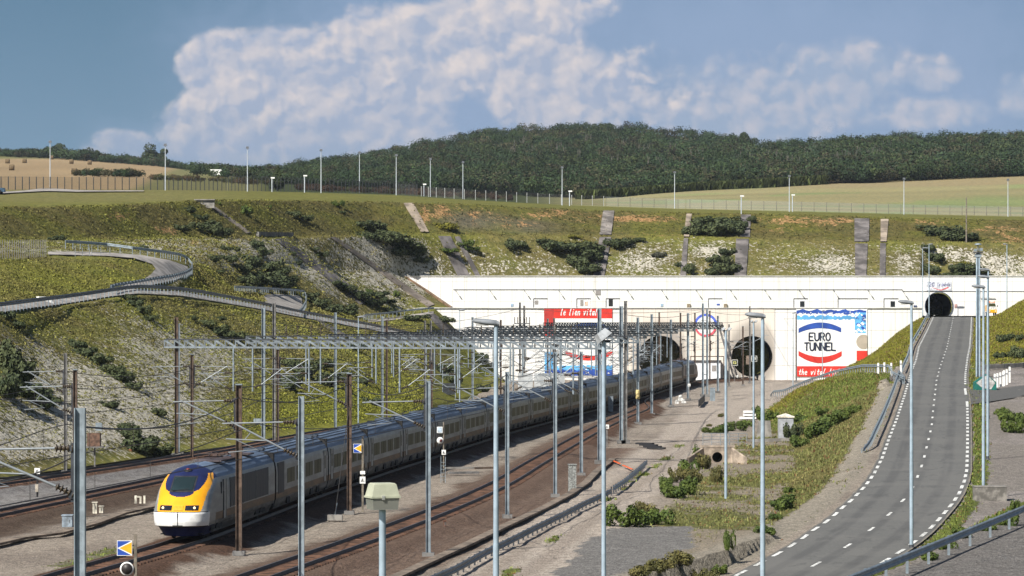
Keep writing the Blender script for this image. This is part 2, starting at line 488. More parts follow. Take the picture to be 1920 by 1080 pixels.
lowband = sst(RK, 4.2, 5.0) * sst(-RK, -6.05, -5.95)      # between the walls and the berm
upband = sst(RK, 6.95, 7.05) * sst(-RK, -8.1, -7.9)
chalk = 0.42 * lowband
for (cx, cy, sx, sy, a, ro) in [(720, 500, 90, 40, .75, .55), (800, 500, 60, 25, .5, .5), (600, 520, 90, 22, .5, .6), (480, 470, 60, 18, .4, .4), (920, 500, 60, 26, .35, 0), (1040, 500, 70, 20, .45, 0), (1210, 490, 60, 28, .6, 0), (1330, 475, 45, 22, .55, 0),
                                (1430, 500, 70, 26, .1, 0), (1560, 495, 55, 22, .7, 0), (1700, 495, 35, 22, .65, 0), (1800, 480, 70, 14, .7, .2), (1880, 500, 60, 26, .7, 0), (300, 462, 40, 10, .5, .1), (380, 480, 50, 22, .45, .3), (430, 500, 40, 20, .4, .5),
                                (60, 820, 190, 70, .72, 0), (200, 770, 150, 60, .55, .4), (330, 730, 140, 70, .55, .5), (420, 660, 100, 50, .4, .5), (300, 640, 120, 30, .3, .5), (90, 680, 100, 40, .42, .4), (520, 620, 60, 20, .3, .4), (660, 640, 60, 20, .3, .3), (330, 530, 14, 10, .5, -.8), (640, 560, 60, 14, .35, .6), (740, 570, 60, 14, .5, .5)]:
    chalk = chalk + a * gauss(cx, cy, sx, sy, ro)
chalk = chalk * np.where((RK > 1) & (RK < 2), 0.1, 1) + (0.14 + .13 * (RK < 1.0)) * cut * (RK < 6)
chalk = chalk * np.where(PX > 800, .66, 1) * np.where((PX > 430) & (PX < 800), .88, 1)
chalk = np.clip(chalk * (0.75 + 0.5 * n1), 0, .93) * (RK < 8.3)
chalk = chalk * (1 - 0.85 * gauss(600, 760, 170, 60, -.1)) * (1 - .7 * gauss(140, 520, 150, 30))
orange = np.zeros_like(X)
for (cx, cy, sx, sy, a) in [(1200, 410, 90, 9, .75), (1040, 400, 60, 10, .6), (880, 400, 60, 14, .4), (960, 418, 50, 12, .45), (1470, 412, 60, 9, .6), (1570, 415, 60, 9, .6), (1740, 416, 50, 8, .5), (1870, 430, 60, 14, .45), (210, 405, 60, 10, .4), (310, 432, 30, 9, .6), (365, 455, 8, 5, .9), (1250, 440, 40, 6, .4), (1480, 432, 40, 7, .4), (870, 505, 30, 14, .45), (820, 395, 20, 14, .6), (795, 410, 12, 18, .6), (1895, 450, 40, 10, .5), (435, 455, 20, 6, .5)]:
    orange = orange + a * gauss(cx, cy, sx, sy)
orange = np.clip(orange * (.6 + .8 * n2), 0, 1) * (RK < 8.4)
greyrock = np.clip(gauss(880, 415, 60, 18) + .8 * gauss(990, 425, 50, 16), 0, 1) * upband
colr = colr * (1 - .55 * greyrock[..., None]) + np.array([.19, .175, .165]) * .55 * greyrock[..., None]
yel = np.clip(gauss(640, 770, 230, 60, -.1) + .8 * gauss(880, 690, 60, 60) + .5 * gauss(140, 530, 170, 30) + .3 * gauss(300, 600, 150, 20), 0, 1) * (RK < 4.5)
colr = colr * (1 - yel[..., None]) + (BRIGHT * (.75 + .5 * n2[..., None])) * yel[..., None]
# plateau: mown grass; fields behind the fence
colr = colr * (1 - .30 * sst(RK, 6.9, 7.1) * sst(-RK, -8.3, -8.0))[..., None]
pl = sst(RK, 8.0, 8.6)
colr = colr * (1 - pl[..., None]) + np.array([.135, .134, .034]) * (0.8 + .4 * n1[..., None]) * pl[..., None]
leftp = pl * sst(-PX, -520, -300) * sst(-PY, -384, -372)
colr = colr * (1 - .6 * leftp[..., None]) + np.array([.165, .15, .06]) * .6 * leftp[..., None]
fld = sst(RK, 10.02, 10.15)
rowst = 0.5 + 0.5 * np.sin((X * 0.25 + Y * 0.97) / 5.0 + 2 * n1)
fr = fld * sst(PX, 960, 1120)
fieldc = np.array([.30, .27, .135]) * (1 - .35 * (vnoise(X / 300, Y / 28, 77))[..., None]) + np.array([-.06, .0, -.02]) * sst(rowst, .4, .8)[..., None] * sst(fbm(X / 60, Y / 40, 3, 5), .4, .6)[..., None]
colr = colr * (1 - fr[..., None]) + fieldc * fr[..., None]
tanb = fr * sst(RK, 11.62, 11.75) * sst(PX, 1400, 1600)
colr = colr * (1 - tanb[..., None]) + np.array([.28, .23, .125]) * tanb[..., None]
fl = fld * sst(-PX, -520, -470)
grn = sst(PX - (340 - (PY - 300) * 2.0), 0, 40) * sst(PY, 304, 310) + sst(-PY, -300, -296)
tan = np.array([.30, .22, .125]) * (0.85 + .3 * vnoise(X / 40, Y / 160, 4))[..., None]
leftc = tan * (1 - np.clip(grn, 0, 1)[..., None]) + np.array([.17, .165, .07]) * np.clip(grn, 0, 1)[..., None]
colr = colr * (1 - fl[..., None]) + leftc * fl[..., None]
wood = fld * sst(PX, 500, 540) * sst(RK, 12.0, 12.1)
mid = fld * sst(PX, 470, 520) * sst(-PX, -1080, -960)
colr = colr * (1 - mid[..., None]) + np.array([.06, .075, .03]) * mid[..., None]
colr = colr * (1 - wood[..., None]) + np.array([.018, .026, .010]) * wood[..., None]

TER = bpy.data.materials.new('chalk_and_grass'); TER.use_nodes = True
nt = TER.node_tree; b = nt.nodes['Principled BSDF']; b.inputs['Roughness'].default_value = 0.95; b.inputs['Specular IOR Level'].default_value = 0.1


def attr(nt, n, c=False):
    a = nt.nodes.new('ShaderNodeAttribute'); a.attribute_name = n
    return a.outputs['Color'] if c else E(nt, a.outputs['Fac'])


pos = nt.nodes.new('ShaderNodeNewGeometry').outputs['Position']
na = noise(nt, pos, 0.9, 6, 0.68, .4); nb = noise(nt, pos, 0.22, 5, 0.6); nc_ = noise(nt, pos, 2.4, 4, 0.65); nd = noise(nt, pos, 0.5, 5, .62, .6)
base = mixc(nt, (na * .6 + nc_ * .4).step(.38, .64), mixc(nt, 1.0, attr(nt, 'Col', True), (.50, .56, .6), 'MULTIPLY'), mixc(nt, 1.0, attr(nt, 'Col', True), (1.32, 1.25, 1.2), 'MULTIPLY'))
base = mixc(nt, nb.step(.45, .72) * .5, base, mixc(nt, 1.0, attr(nt, 'Col', True), (.95, .8, .7), 'MULTIPLY'))
chk = ((attr(nt, 'chalk') - .53) * .95 + (na - .5) * 1.7 + (nc_ - .5) * 2.3 + (nb - .5) * .8).step(.0, .25)
chalkc = mixc(nt, nc_.step(.3, .6), (.21, .19, .145), (.53, .495, .425))
base = mixc(nt, chk * .92, base, chalkc)
org = (attr(nt, 'orange') + (nd - .5) * 2.0 + (nc_ - .5) * 1.4 - .42).step(.0, .22)
base = mixc(nt, org * .9, base, mixc(nt, nc_.step(.35, .65), (.24, .125, .05), (.44, .27, .13)))
nt.links.new(base, b.inputs['Base Color'])
bp = nt.nodes.new('ShaderNodeBump'); bp.inputs['Strength'].default_value = 1.0; bp.inputs['Distance'].default_value = 0.4
ga = attr(nt, 'rough')
nt.links.new(((na + nc_ * .6 + chk * .25) * ga).v, bp.inputs['Height']); nt.links.new(bp.outputs[0], b.inputs['Normal'])

idx = np.arange(R * C).reshape(R, C)
fc = np.stack([idx[:-1, :-1], idx[:-1, 1:], idx[1:, 1:], idx[1:, :-1]], -1).reshape(-1, 4)
rough = np.clip(cut + .12, 0, 1) * np.where((RK > 8.3), .12, 1)
terrain = np_mesh('hillside_terrain', np.stack([X, Y, Z], -1).reshape(-1, 3), fc, TER, True,
                  {'Col': ('c', colr.reshape(-1, 3)), 'chalk': ('f', chalk.ravel()), 'orange': ('f', orange.ravel()), 'rough': ('f', rough.ravel())})
struct(terrain)
TERX, TERY, TERZ, TERK, TCOL = X, Y, Z, RK, colr

# ================================================================== tracks (plan lines)
def spl(tab):
    """smooth plan line D -> X (Catmull-Rom through the table)"""
    D = np.array([t[0] for t in tab], float); Xv = np.array([t[1] for t in tab], float)
    m = np.gradient(Xv, D)
    def f(d):
        d = np.asarray(d, float); k = np.clip(np.searchsorted(D, d) - 1, 0, len(D) - 2); h = D[k + 1] - D[k]; t = (d - D[k]) / h
        e = np.where((t < 0) | (t > 1), 1, 0); tt = np.clip(t, 0, 1)
        v = (2 * tt ** 3 - 3 * tt ** 2 + 1) * Xv[k] + (tt ** 3 - 2 * tt ** 2 + tt) * h * m[k] + (-2 * tt ** 3 + 3 * tt ** 2) * Xv[k + 1] + (tt ** 3 - tt ** 2) * h * m[k + 1]
        return v + np.where(t < 0, (t * h) * m[0], 0) + np.where(t > 1, (t - 1) * h * m[-1], 0)
    return f


T1 = spl([(100, -59.5), (225, -35.5), (268, -27.6), (336, -18.4), (400, -7.5), (480, 8.0), (540, 18.8), (580, 25.8), (640, 33)])
T2 = spl([(90, -41), (140, -35.6), (192, -29.7), (232, -24.6), (300, -16.6), (360, -9.2), (420, -1.0), (470, 5.9), (490, 9.4)])
T3 = spl([(80, -27.2), (110, -23.4), (145, -19.5), (166, -16.65), (186, -14.9), (207, -13.2), (225, -11.5), (243, -9.8), (261, -7.9), (280, -6.0), (298, -4.1), (317, -2.1), (335, 0.0), (372, 4.7), (409, 9.4), (446, 14.5), (482, 19.8), (503, 22.6), (525, 25.6), (545, 28.6), (562, 33.2), (580, 40.6), (600, 48), (640, 62)])
T4 = spl([(80, -20), (110, -15.9), (146, -10.9), (173, -7.0), (222, -1.2), (260, 1.9), (290, 4.4), (334, 8.2), (380, 12.6), (420, 16.6), (455, 17.6), (478, 19.8)])
TRK = [(T1, 90, 640), (T2, 85, 486), (T3, 80, 640), (T4, 80, 474)]

# ================================================================== the yard, embankment and verges (height field)
EL = [(592, 1750), (620, 1737), (650, 1730.5 - 9), (674, 1716), (702, 1705), (737.6, 1695), (785, 1679), (825, 1663), (859, 1651), (889, 1635), (911, 1619), (937, 1594), (949, 1579), (964, 1563), (980, 1543), (994, 1521), (1010, 1500), (1028, 1472), (1046, 1440), (1080, 1374), (1120, 1290), (1180, 1150)]
ER = [(592, 1823), (620, 1822), (650, 1820), (670, 1816), (702, 1812), (730, 1812), (757, 1816), (793, 1817), (841, 1817), (881, 1816), (901, 1812), (925, 1802), (939, 1793), (952, 1783), (966, 1771), (981, 1758), (997, 1742), (1013, 1723), (1030, 1699), (1060, 1650), (1090, 1595), (1120, 1535), (1180, 1400)]
EC = [(592, 1788), (650, 1776), (690, 1762), (714, 1756), (761, 1750.5), (801, 1746.5), (832, 1739), (867, 1730.5), (908, 1715), (932, 1699), (959, 1673), (989, 1638), (1021, 1593), (1054, 1537.5), (1090, 1470), (1130, 1380)]


def edge_plan(tab):
    pts = [GR(np.interp(y, [t[0] for t in tab], [t[1] for t in tab]), y) for y in np.concatenate([np.linspace(592, 700, 60), np.linspace(702, 1000, 120), np.linspace(1002, tab[-1][0], 60)])]
    return pts


pl_l, pl_r, pl_c = edge_plan(EL), edge_plan(ER), edge_plan(EC)
def as_fn(pts):
    a = np.array([(p.y, p.x) for p in pts]); a = a[np.argsort(a[:, 0])]
    def f(d):
        v = np.interp(d, a[:, 0], a[:, 1]); s0 = (a[6, 1] - a[0, 1]) / (a[6, 0] - a[0, 0]); s1 = (a[-1, 1] - a[-8, 1]) / (a[-1, 0] - a[-8, 0])
        return v + np.where(d < a[0, 0], (d - a[0, 0]) * s0, 0) + np.where(d > a[-1, 0], (d - a[-1, 0]) * s1, 0)
    return f


rl, rr, rc = as_fn(pl_l), as_fn(pl_r), as_fn(pl_c)
RAMP = [(341, 40.8, 5.2), (360, 41.2, 5.4), (385, 40.6, 5.1), (410, 39.6, 4.0), (435, 38.5, 2.4), (456, 37.3, .7), (470, 36.5, .2)]
FOOT = [(90, 2.0), (140, 7.5), (156, 10.5), (176, 13.5), (208, 17.0), (232, 19.4), (255, 22.0), (299, 25.8), (344, 27.5), (380, 29.0), (430, 33.5), (456, 36.8), (470, 38.5), (500, 45), (540, 52), (580, 57.5), (640, 60)]
BANKL = (Vector((6.7, 96)), Vector((22.2, 145)))       # crest line of the bank below the viewpoint


def smin_track(x, d):
    m = np.full_like(x, 99.0)
    for f, d0, d1 in TRK:
        w = np.abs(x - f(d)); w = np.where((d < d0 - 3) | (d > d1 + 3), 99, w); m = np.minimum(m, w)
    return m


def height(x, d):
    x = np.asarray(x, float); d = np.asarray(d, float)
    g = 0.008 * np.maximum(0, d - 440)
    t = smin_track(x, d)
    h = g - .55 + .33 * (1 - sst(t, 1.7, 3.1)) + (fbm(x / 2.5, d / 4, 4, 2) - .5) * .22 * sst(t, 1.8, 3.5)
    # drain running from the culvert
    L = rl(d); zr = np.minimum(.3 + .031 * (d - 215), 11.75)
    ft = np.interp(d, [f_[0] for f_ in FOOT], [f_[1] for f_ in FOOT])
    rx = np.interp(d, [q[0] for q in RAMP], [q[1] for q in RAMP]); rz = np.interp(d, [q[0] for q in RAMP], [q[2] for q in RAMP])
    verge = L - np.where(d < 345, 1.6, 2.0)
    top = np.where(d < 345, verge, np.where(d < 470, rx, verge)); tz = np.where(d < 345, zr - .12, np.where(d < 470, rz, zr - .12))
    k = np.clip((x - ft) / np.maximum(top - ft, .5), 0, 1); k = k * .6 + .4 * k * k * (3 - 2 * k)
    lump = (fbm(x / 3, d / 6, 4, 8) - .5)
    h1 = h + (tz - h) * k + lump * .9 * np.sin(np.pi * np.clip((x - ft) / np.maximum(top - ft, .5), 0, 1)) * np.clip((tz - h) / 2, 0, 1)
    # ramp surface then the slope up to the road
    k2 = np.clip((x - rx - 5) / np.maximum(verge - rx - 5, .6), 0, 1)
    h2 = rz + (zr - .12 - rz) * k2 + lump * 1.0 * np.sin(np.pi * k2)
    onr = (d >= 345) & (d < 470) & (x > rx)
    h = np.where(onr, h2, h1)
    h = np.where(x > verge, zr - .12, h)
    # beyond the road: level shoulder, hill rising on the far right
    Rr = rr(d); over = x - Rr
    hill = sst(over, 1.5, 16) * 7.5 * sst(d, 385, 470) * (1 - .25 * sst(d, 520, 600)) + (fbm(x / 4, d / 8, 3, 14) - .5) * .5 * sst(over, 1.5, 6)
    h = np.where(over > .3, zr - .14 + hill, h)
    nb = sst(over, 7, 13) * sst(-np.abs(d - 275), -75, -30) * 2.2
    h = h + nb
    # bank below the viewpoint
    a, bb = BANKL; dirv = (bb - a).normalized(); nx, ny = dirv.y, -dirv.x
    s = (x - a.x) * nx + (d - a.y) * ny
    bank = np.interp((x - a.x) * dirv.x + (d - a.y) * dirv.y, [0, 10, 19, 29, 45, 56], [2.18, 2.12, 2.10, 2.22, 2.56, 2.85])
    kb = sst(s, -5.5, -.4)
    h = np.where(d < 190, h + (np.maximum(bank, h) - h) * kb, h)
    # near bottom: rise to the bridge abutment behind the frame is outside the view
    return np.where(d > 579, np.where(x > L - 6, h - .6, h), h)


dl = [84.0]
while dl[-1] < 640: dl.append(dl[-1] + max(.45, .0021 * dl[-1]))
dv = np.array(dl); M = 300
U0 = np.linspace(0, 1, M)
lo = np.minimum(-.155 * dv - 6, -14) * 1.03; lo = np.maximum(lo, np.interp(dv, [84, 212, 240, 307, 392, 464, 546, 583, 640], [-60, -43, -39, -26.5, -13, -8.5, -3.2, 1.0, 3]))
hi = .155 * dv + 7
X = lo[:, None] + (hi - lo)[:, None] * U0[None]; Yd = np.broadcast_to(dv[:, None], X.shape)
Hh = height(X, Yd)
gpx = 960 + X * F / Yd; gpy = HZ + (CZ - Hh) * F / Yd


def inpoly(px, py, poly):
    r = np.zeros(px.shape, bool); n = len(poly)
    for i in range(n):
        x1, y1 = poly[i]; x2, y2 = poly[(i + 1) % n]
        c = ((y1 > py) != (y2 > py)) & (px < (x2 - x1) * (py - y1) / (y2 - y1 + 1e-12) + x1); r ^= c
    return r


def plan(poly, zb=-.5): return [(G(x, y, zb).x, G(x, y, zb).y) for x, y in poly]


def dist_line(x, y, pts):
    m = np.full(x.shape, 1e9)
    for (ax, ay), (bx, by) in zip(pts[:-1], pts[1:]):
        dx, dy = bx - ax, by - ay; t = np.clip(((x - ax) * dx + (y - ay) * dy) / (dx * dx + dy * dy + 1e-9), 0, 1)
        m = np.minimum(m, np.hypot(x - ax - t * dx, y - ay - t * dy))
    return m


n1 = fbm(X / 5, Yd / 8, 4, 41); n2 = fbm(X / 1.2, Yd / 2, 4, 43); n3 = fbm(X / 14, Yd / 20, 3, 47)
col = np.broadcast_to(np.array([.325, .278, .228]), X.shape + (3,)).copy()          # pale gravel
def lay(c, m):
    global col
    m = np.clip(m, 0, 1)[..., None]; col = col * (1 - m) + np.array(c) * m
tr = smin_track(X, Yd)
grass = np.zeros_like(X)
lay((.215, .18, .15), sst(n1, .5, .68) * .6)
d4 = X - T4(Yd); d3 = X - T3(Yd); d2 = X - T2(Yd)
# brown ballast on both sides of the running lines
rag = (n2 - .5) * 1.6 + (n1 - .5) * 1.8
lay((.105, .062, .042), 1 - sst(tr + rag, 2.3, 3.3))
lay((.135, .062, .036), 1 - sst(np.abs(d4) + (n2 - .5) * .5, .75, 1.0))
lay((.12, .06, .038), 1 - sst(np.minimum(np.abs(d3), np.abs(d2)) + (n2 - .5) * .5, .75, 1.0))
lay((.155, .105, .078), (np.abs(d4) > .95) * (d4 > 0) * (1 - sst(d4 + rag, 5.0, 6.6)) * (Yd < 300) * .92)
lay((.15, .11, .085), (d4 < 0) * (d4 > -5) * (d3 > 2) * (1 - sst(np.abs(d4) + rag, 2.4, 4.0)) * .8)
lay((.105, .075, .055), ((d2 > 1) & (d3 < -1)) * (1 - sst(np.abs(d2) + rag, 3.6, 5.5)) * .9)
lay((.24, .232, .225), ((X - T1(Yd)) > 1.8) * (d2 < -1.5) * .9)
lay((.165, .15, .14), ((X - T1(Yd)) > 1.8) * (d2 < -1.5) * sst(n2, .45, .6) * .7)
m = (np.abs(T3(Yd) - X) < 4.2) & (d3 < 0) & (Yd < 168); grass = np.maximum(grass, m * sst(n1, .45, .62) * .55 * sst(-d3, 2.0, 3.0))
far_y = sst(Yd, 380, 470)
lay((.34, .295, .25), far_y * (tr > 3) * (X > T4(Yd)) * .8)
# dirt road
ROADL = [(905, 1110), (1010, 1030), (1085, 970), (1165, 915), (1232, 870), (1290, 823), (1335, 785), (1385, 757), (1430, 735), (1500, 718)]
dr = dist_line(X, Yd, plan(ROADL)); wd = np.interp(Yd, [150, 240, 350, 460], [2.9, 2.8, 3.6, 6.0])
lay((.42, .362, .305), 1 - sst(dr - wd + (n1 - .5) * 1.6, -.5, .5))
lay((.31, .26, .215), (1 - sst(np.abs(dr - .9) - .45, -.25, .25)) * .65 * (Yd < 330))
grass = np.maximum(grass, (1 - sst(dr + (n2 - .5) * 1.2, .15, .55)) * sst(n1, .47, .6) * .7 * (Yd < 330))
# grey gravel
gp = plan([(1010, 1110), (1075, 1045), (1140, 990), (1300, 985), (1312, 1005), (1250, 1055), (1180, 1110)])
gm = inpoly(X + (n1 - .5) * 3 + (n2 - .5) * 1.5, Yd + (n1 - .5) * 7 + (n2 - .5) * 3, gp).astype(float)
lay((.195, .188, .178), gm * .95)
# weedy ground between dirt road and embankment
ft = np.interp(Yd, [f_[0] for f_ in FOOT], [f_[1] for f_ in FOOT])
weed = sst(dr - wd, .6, 2.4) * (X > np.interp(Yd, [120, 160, 230, 300, 350], [3, 5, 10, 17, 22])) * (Yd < 345) * (1 - gm) * (X < rl(Yd) - 2.6)
grass = np.maximum(grass, weed * (.22 + .55 * sst(n3 * .5 + n1 * .5, .42, .6)))
lay((.255, .215, .150), weed * .6)
L = rl(Yd); Rr = rr(Yd)
emb = sst(X - ft, -1.2, .6) * sst(-(X - L + 1.3), -.6, .5)
rx = np.interp(Yd, [q[0] for q in RAMP], [q[1] for q in RAMP])
onramp = (Yd > 346) & (Yd < 475) & (X > rx - .4) & (X < rx + 5.2)
sand = sst(X - L, -3.4 , -2.4) * sst(-(X - L), .7, 1.0) * (Yd < 350) * sst(n1 + .25, .3, .6)
grass = np.maximum(grass, emb * (.93 - .25 * sst(n3, .5, .7)) * (1 - onramp))
grass = grass * (1 - .9 * sand * sst(-(X - L), 1.0, 1.5))
lay((.31, .275, .22), sand)
lay((.28, .25, .22), onramp * .95)
# right of the road
ov = X - Rr
lay((.24, .215, .19), (ov > .3) * 1.0)
lay((.29, .26, .24), (ov > .3) * sst(n1, .48, .65) * .8)
grass = np.where(ov > .3, np.maximum(np.clip(1.4 * sst(-np.abs(ov - .8), -.9, -.3) * sst(n1 + .2, .3, .6), 0, 1) * .75, np.maximum(sst(Yd, 388, 405) * sst(ov, 1.0, 2.5) * .97, sst(ov, 6.5, 9.5) * sst(-np.abs(Yd - 270), -78, -50) * .9)), grass)
sl = (X < L) & (X > ft) & (Yd > 470)
grass = np.where(sl & (X < L - 1), .97, grass)
# bank below the viewpoint
a, bb = BANKL; dirv = (bb - a).normalized(); s = (X - a.x) * dirv.y - (Yd - a.y) * dirv.x
bk = sst(s, -.2, .5) * (Yd < 200)
lay((.17, .16, .15), bk * .9); grass = grass * (1 - bk)
grass = np.where((s > -6) & (s < -.2) & (Yd < 180) & (ov > .4), np.maximum(grass, sst(n1 + .2, .3, .55) * .8), grass)
# grass colour
gtone = np.array([.125, .152, .034]) * (0.75 + .5 * n1[..., None])
dryw = np.clip(weed, 0, 1)[..., None] * .5; gtone = gtone * (1 - dryw) + np.array([.175, .155, .072]) * (0.75 + .5 * n2[..., None]) * dryw
gy = (sst(Yd, 372, 420) * (X > ft))[..., None]
gtone = gtone * (1 - gy) + np.array([.158, .155, .022]) * (0.8 + .4 * n1[..., None]) * gy
brn = (sst(n3, .5, .66) * emb * (Yd < 360))[..., None]
gtone = gtone * (1 - .35 * brn) + np.array([.17, .125, .055]) * .35 * brn
GRD = bpy.data.materials.new('yard_gravel_and_grass'); GRD.use_nodes = True
nt = GRD.node_tree; b = nt.nodes['Principled BSDF']; b.inputs['Roughness'].default_value = .95; b.inputs['Specular IOR Level'].default_value = .1
pos = nt.nodes.new('ShaderNodeNewGeometry').outputs['Position']
na = noise(nt, pos, 1.1, 6, .65, .3); nb = noise(nt, pos, 9.0, 3, .7); nc_ = noise(nt, pos, 3.0, 5, .65)
gc = attr(nt, 'Col', True); gg = attr(nt, 'GCol', True); gf = attr(nt, 'grass')
grav = mixc(nt, (nb * .65 + nc_ * .35).step(.40, .60), mixc(nt, 1.0, gc, (.52, .52, .54), 'MULTIPLY'), mixc(nt, 1.0, gc, (1.5, 1.5, 1.5), 'MULTIPLY'))
grav = mixc(nt, na.step(.4, .7) * .45, grav, mixc(nt, 1.0, gc, (.72, .70, .68), 'MULTIPLY'))
grs = mixc(nt, (nc_ * .6 + nb * .4).step(.36, .64), mixc(nt, 1.0, gg, (.5, .56, .6), 'MULTIPLY'), mixc(nt, 1.0, gg, (1.35, 1.28, 1.2), 'MULTIPLY'))
fac = (gf + (na - .5) * .9 + (nc_ - .5) * .7 - .5).step(-.12, .2)
nt.links.new(mixc(nt, fac, grav, grs), b.inputs['Base Color'])
bp = nt.nodes.new('ShaderNodeBump'); bp.inputs['Strength'].default_value = 1.0; bp.inputs['Distance'].default_value = .2
nt.links.new((nb + nc_ * (fac + .6)).v, bp.inputs['Height']); nt.links.new(bp.outputs[0], b.inputs['Normal'])
Rn, Cn = X.shape; idx = np.arange(Rn * Cn).reshape(Rn, Cn)
fc = np.stack([idx[:-1, :-1], idx[:-1, 1:], idx[1:, 1:], idx[1:, :-1]], -1).reshape(-1, 4)
# the ground stops at the portal wall except where tracks run in
ground = np_mesh('ground', np.stack([X, Yd, Hh], -1).reshape(-1, 3), fc, GRD, True, {'Col': ('c', col.reshape(-1, 3)), 'GCol': ('c', gtone.reshape(-1, 3)), 'grass': ('f', grass.ravel())})
struct(ground)
GRX, GRY, GRZ, GRG, GRC = X, Yd, Hh, grass, gtone
# base sheet below everything, out to the horizon
base_m = mat('far_ground', (.10, .11, .05), .95, 0, .2, .02, coord='World')
mb = MB(); mb.add([(-9000, -3000, -9), (9000, -3000, -9), (9000, 14000, -9), (-9000, 14000, -9)], [(0, 1, 2, 3)])
struct(mb.build('land', base_m))


def hgt(x, d): return float(height(np.array([x]), np.array([d]))[0])
def onyard(px, py):
    """point of the height field on a bearing"""
    D = (CZ + .4) * F / max(py - HZ, 4)
    ds = np.linspace(86, 636, 1400); xx = (px - 960) * ds / F; hh = height(xx, ds); yy = HZ + (CZ - hh) * F / ds
    k = np.nonzero(yy <= py)[0]
    if len(k) == 0: return G(px, py)
    k = k[0]; return Vector((xx[k], ds[k], hh[k]))


# ================================================================== service road, markings
ASPH = mat('asphalt', (.088, .086, .081), .9, 0, .1, 5, .15, coord='World')
ASPH2 = bpy.data.materials.new('worn_asphalt'); ASPH2.use_nodes = True; nt = ASPH2.node_tree; b = nt.nodes['Principled BSDF']; b.inputs['Roughness'].default_value = .88; b.inputs['Specular IOR Level'].default_value = .25
pos = nt.nodes.new('ShaderNodeNewGeometry').outputs['Position']; la = attr(nt, 'lat'); lo_n = attr(nt, 'lon')
lv = combine(nt, la * 7.0, lo_n * .045); lv2 = combine(nt, la * 7.0, lo_n * .35)
n_a = noise(nt, lv, 1.6, 5, .6); n_b = noise(nt, pos, 6.0, 4, .7); n_c = noise(nt, lv2, .9, 5, .65, .5); n_d = noise(nt, pos, .16, 4, .6)
trk = ((la * 4 - .5) * 6.2832 - 1.5708).sin()          # wheel paths, two per lane
cc = mixc(nt, n_b.step(.3, .7), (.095, .094, .089), (.128, .126, .12)); cc = mixc(nt, trk.step(-.2, .9) * n_a.step(.25, .55) * .85, cc, (.082, .081, .079)); cc = mixc(nt, n_d.step(.45, .62) * .35, cc, (.15, .145, .135)); cc = mixc(nt, n_c.step(.57, .62) * .5, cc, (.07, .069, .067))
edge = (la - .5)._op('ABSOLUTE'); cc = mixc(nt, (edge + (n_c - .5) * .06).step(.475, .5) * .8, cc, (.23, .20, .16)); nt.links.new(cc, b.inputs['Base Color'])
ds = np.linspace(150, 587, 260); vs = []; XL, XR = rl(ds) - .25, rr(ds) + .25
for i, d in enumerate(ds):
    for j in range(7):
        t = j / 6; vs.append((XL[i] + (XR[i] - XL[i]) * t, d, zroad(d) - .02 * (2 * t - 1) ** 2))
idx = np.arange(len(ds) * 7).reshape(-1, 7)
fc = np.stack([idx[:-1, :-1], idx[:-1, 1:], idx[1:, 1:], idx[1:, :-1]], -1).reshape(-1, 4)
road = struct(np_mesh('service_road', np.array(vs), fc, ASPH2, True, {'lat': ('f', np.tile(np.linspace(0, 1, 7), len(ds))), 'lon': ('f', np.repeat(ds, 7))}))
# side road to the right and the platform in front of the upper wall
mb = MB(); pp = [GR(x, y, .03) for x, y in [(1808, 729), (1865, 729), (1960, 716), (1990, 724), (1900, 745), (1855, 752), (1814, 758)]]
mb.add([(p.x, p.y, p.z - .05) for p in pp], [tuple(range(len(pp)))]); struct(mb.build('side_road', ASPH))
mb = MB(); z0 = zroad(590)
mb.add([(-12, 580.9, z0 - .1), (140, 580.9, z0 - .1), (140, 600, z0 - .1), (-12, 600, z0 - .1)], [(0, 1, 2, 3)]); struct(mb.build('platform_pavement', ASPH))
LINE = mat('road_paint', (.70, .70, .67), .7, 0, .25, 5, coord='World')


def dashes(fn, ofs, per, ln, w, d0, d1, phase=0, skip=()):
    mb = MB(); d = d0 + phase
    while d < d1:
        n = 3; q = []
        for i in range(n + 1):
            dd = d + ln * i / n; x = float(fn(dd)) + ofs; x2 = float(fn(dd + .5)) + ofs; t = Vector((x2 - x, .5)).normalized()
            q.append(((x - t.y * w / 2, dd + t.x * w / 2, zroad(dd) + .006), (x + t.y * w / 2, dd - t.x * w / 2, zroad(dd) + .006)))
        if not any(a < d < b_ for a, b_ in skip):
            for i in range(n): mb.add([q[i][0], q[i][1], q[i + 1][1], q[i + 1][0]], [(0, 1, 2, 3)])
        d += per
    return mb


mk = dashes(rl, .12, 4.6, 2.5, .22, 152, 592); mk2 = dashes(rr, -.12, 4.6, 2.5, .22, 152, 592, 1.3, skip=((312, 345),)); mk3 = dashes(rc, 0, 9.4, 2.3, .17, 152, 590, 4)
for o in (mk2, mk3): mk.add(o.v, o.f)
for d0, d1 in ((326, 338), (306, 314)):
    n = 6; 
    for i in range(n):
        da, db = d0 + (d1 - d0) * i / n, d0 + (d1 - d0) * (i + 1) / n; xa, xb = float(rr(da)), float(rr(db))
        mk.add([(xa - .25, da, zroad(da) + .006), (xa + .0, da, zroad(da) + .006), (xb, db, zroad(db) + .006), (xb - .25, db, zroad(db) + .006)], [(0, 1, 2, 3)])
struct(mk.build('road_markings', LINE))
# ================================================================== portal walls
def wx(px, D=580.0): return (px - 960) * D / F
def wz(py, D=580.0): return CZ - (py - HZ) * D / F


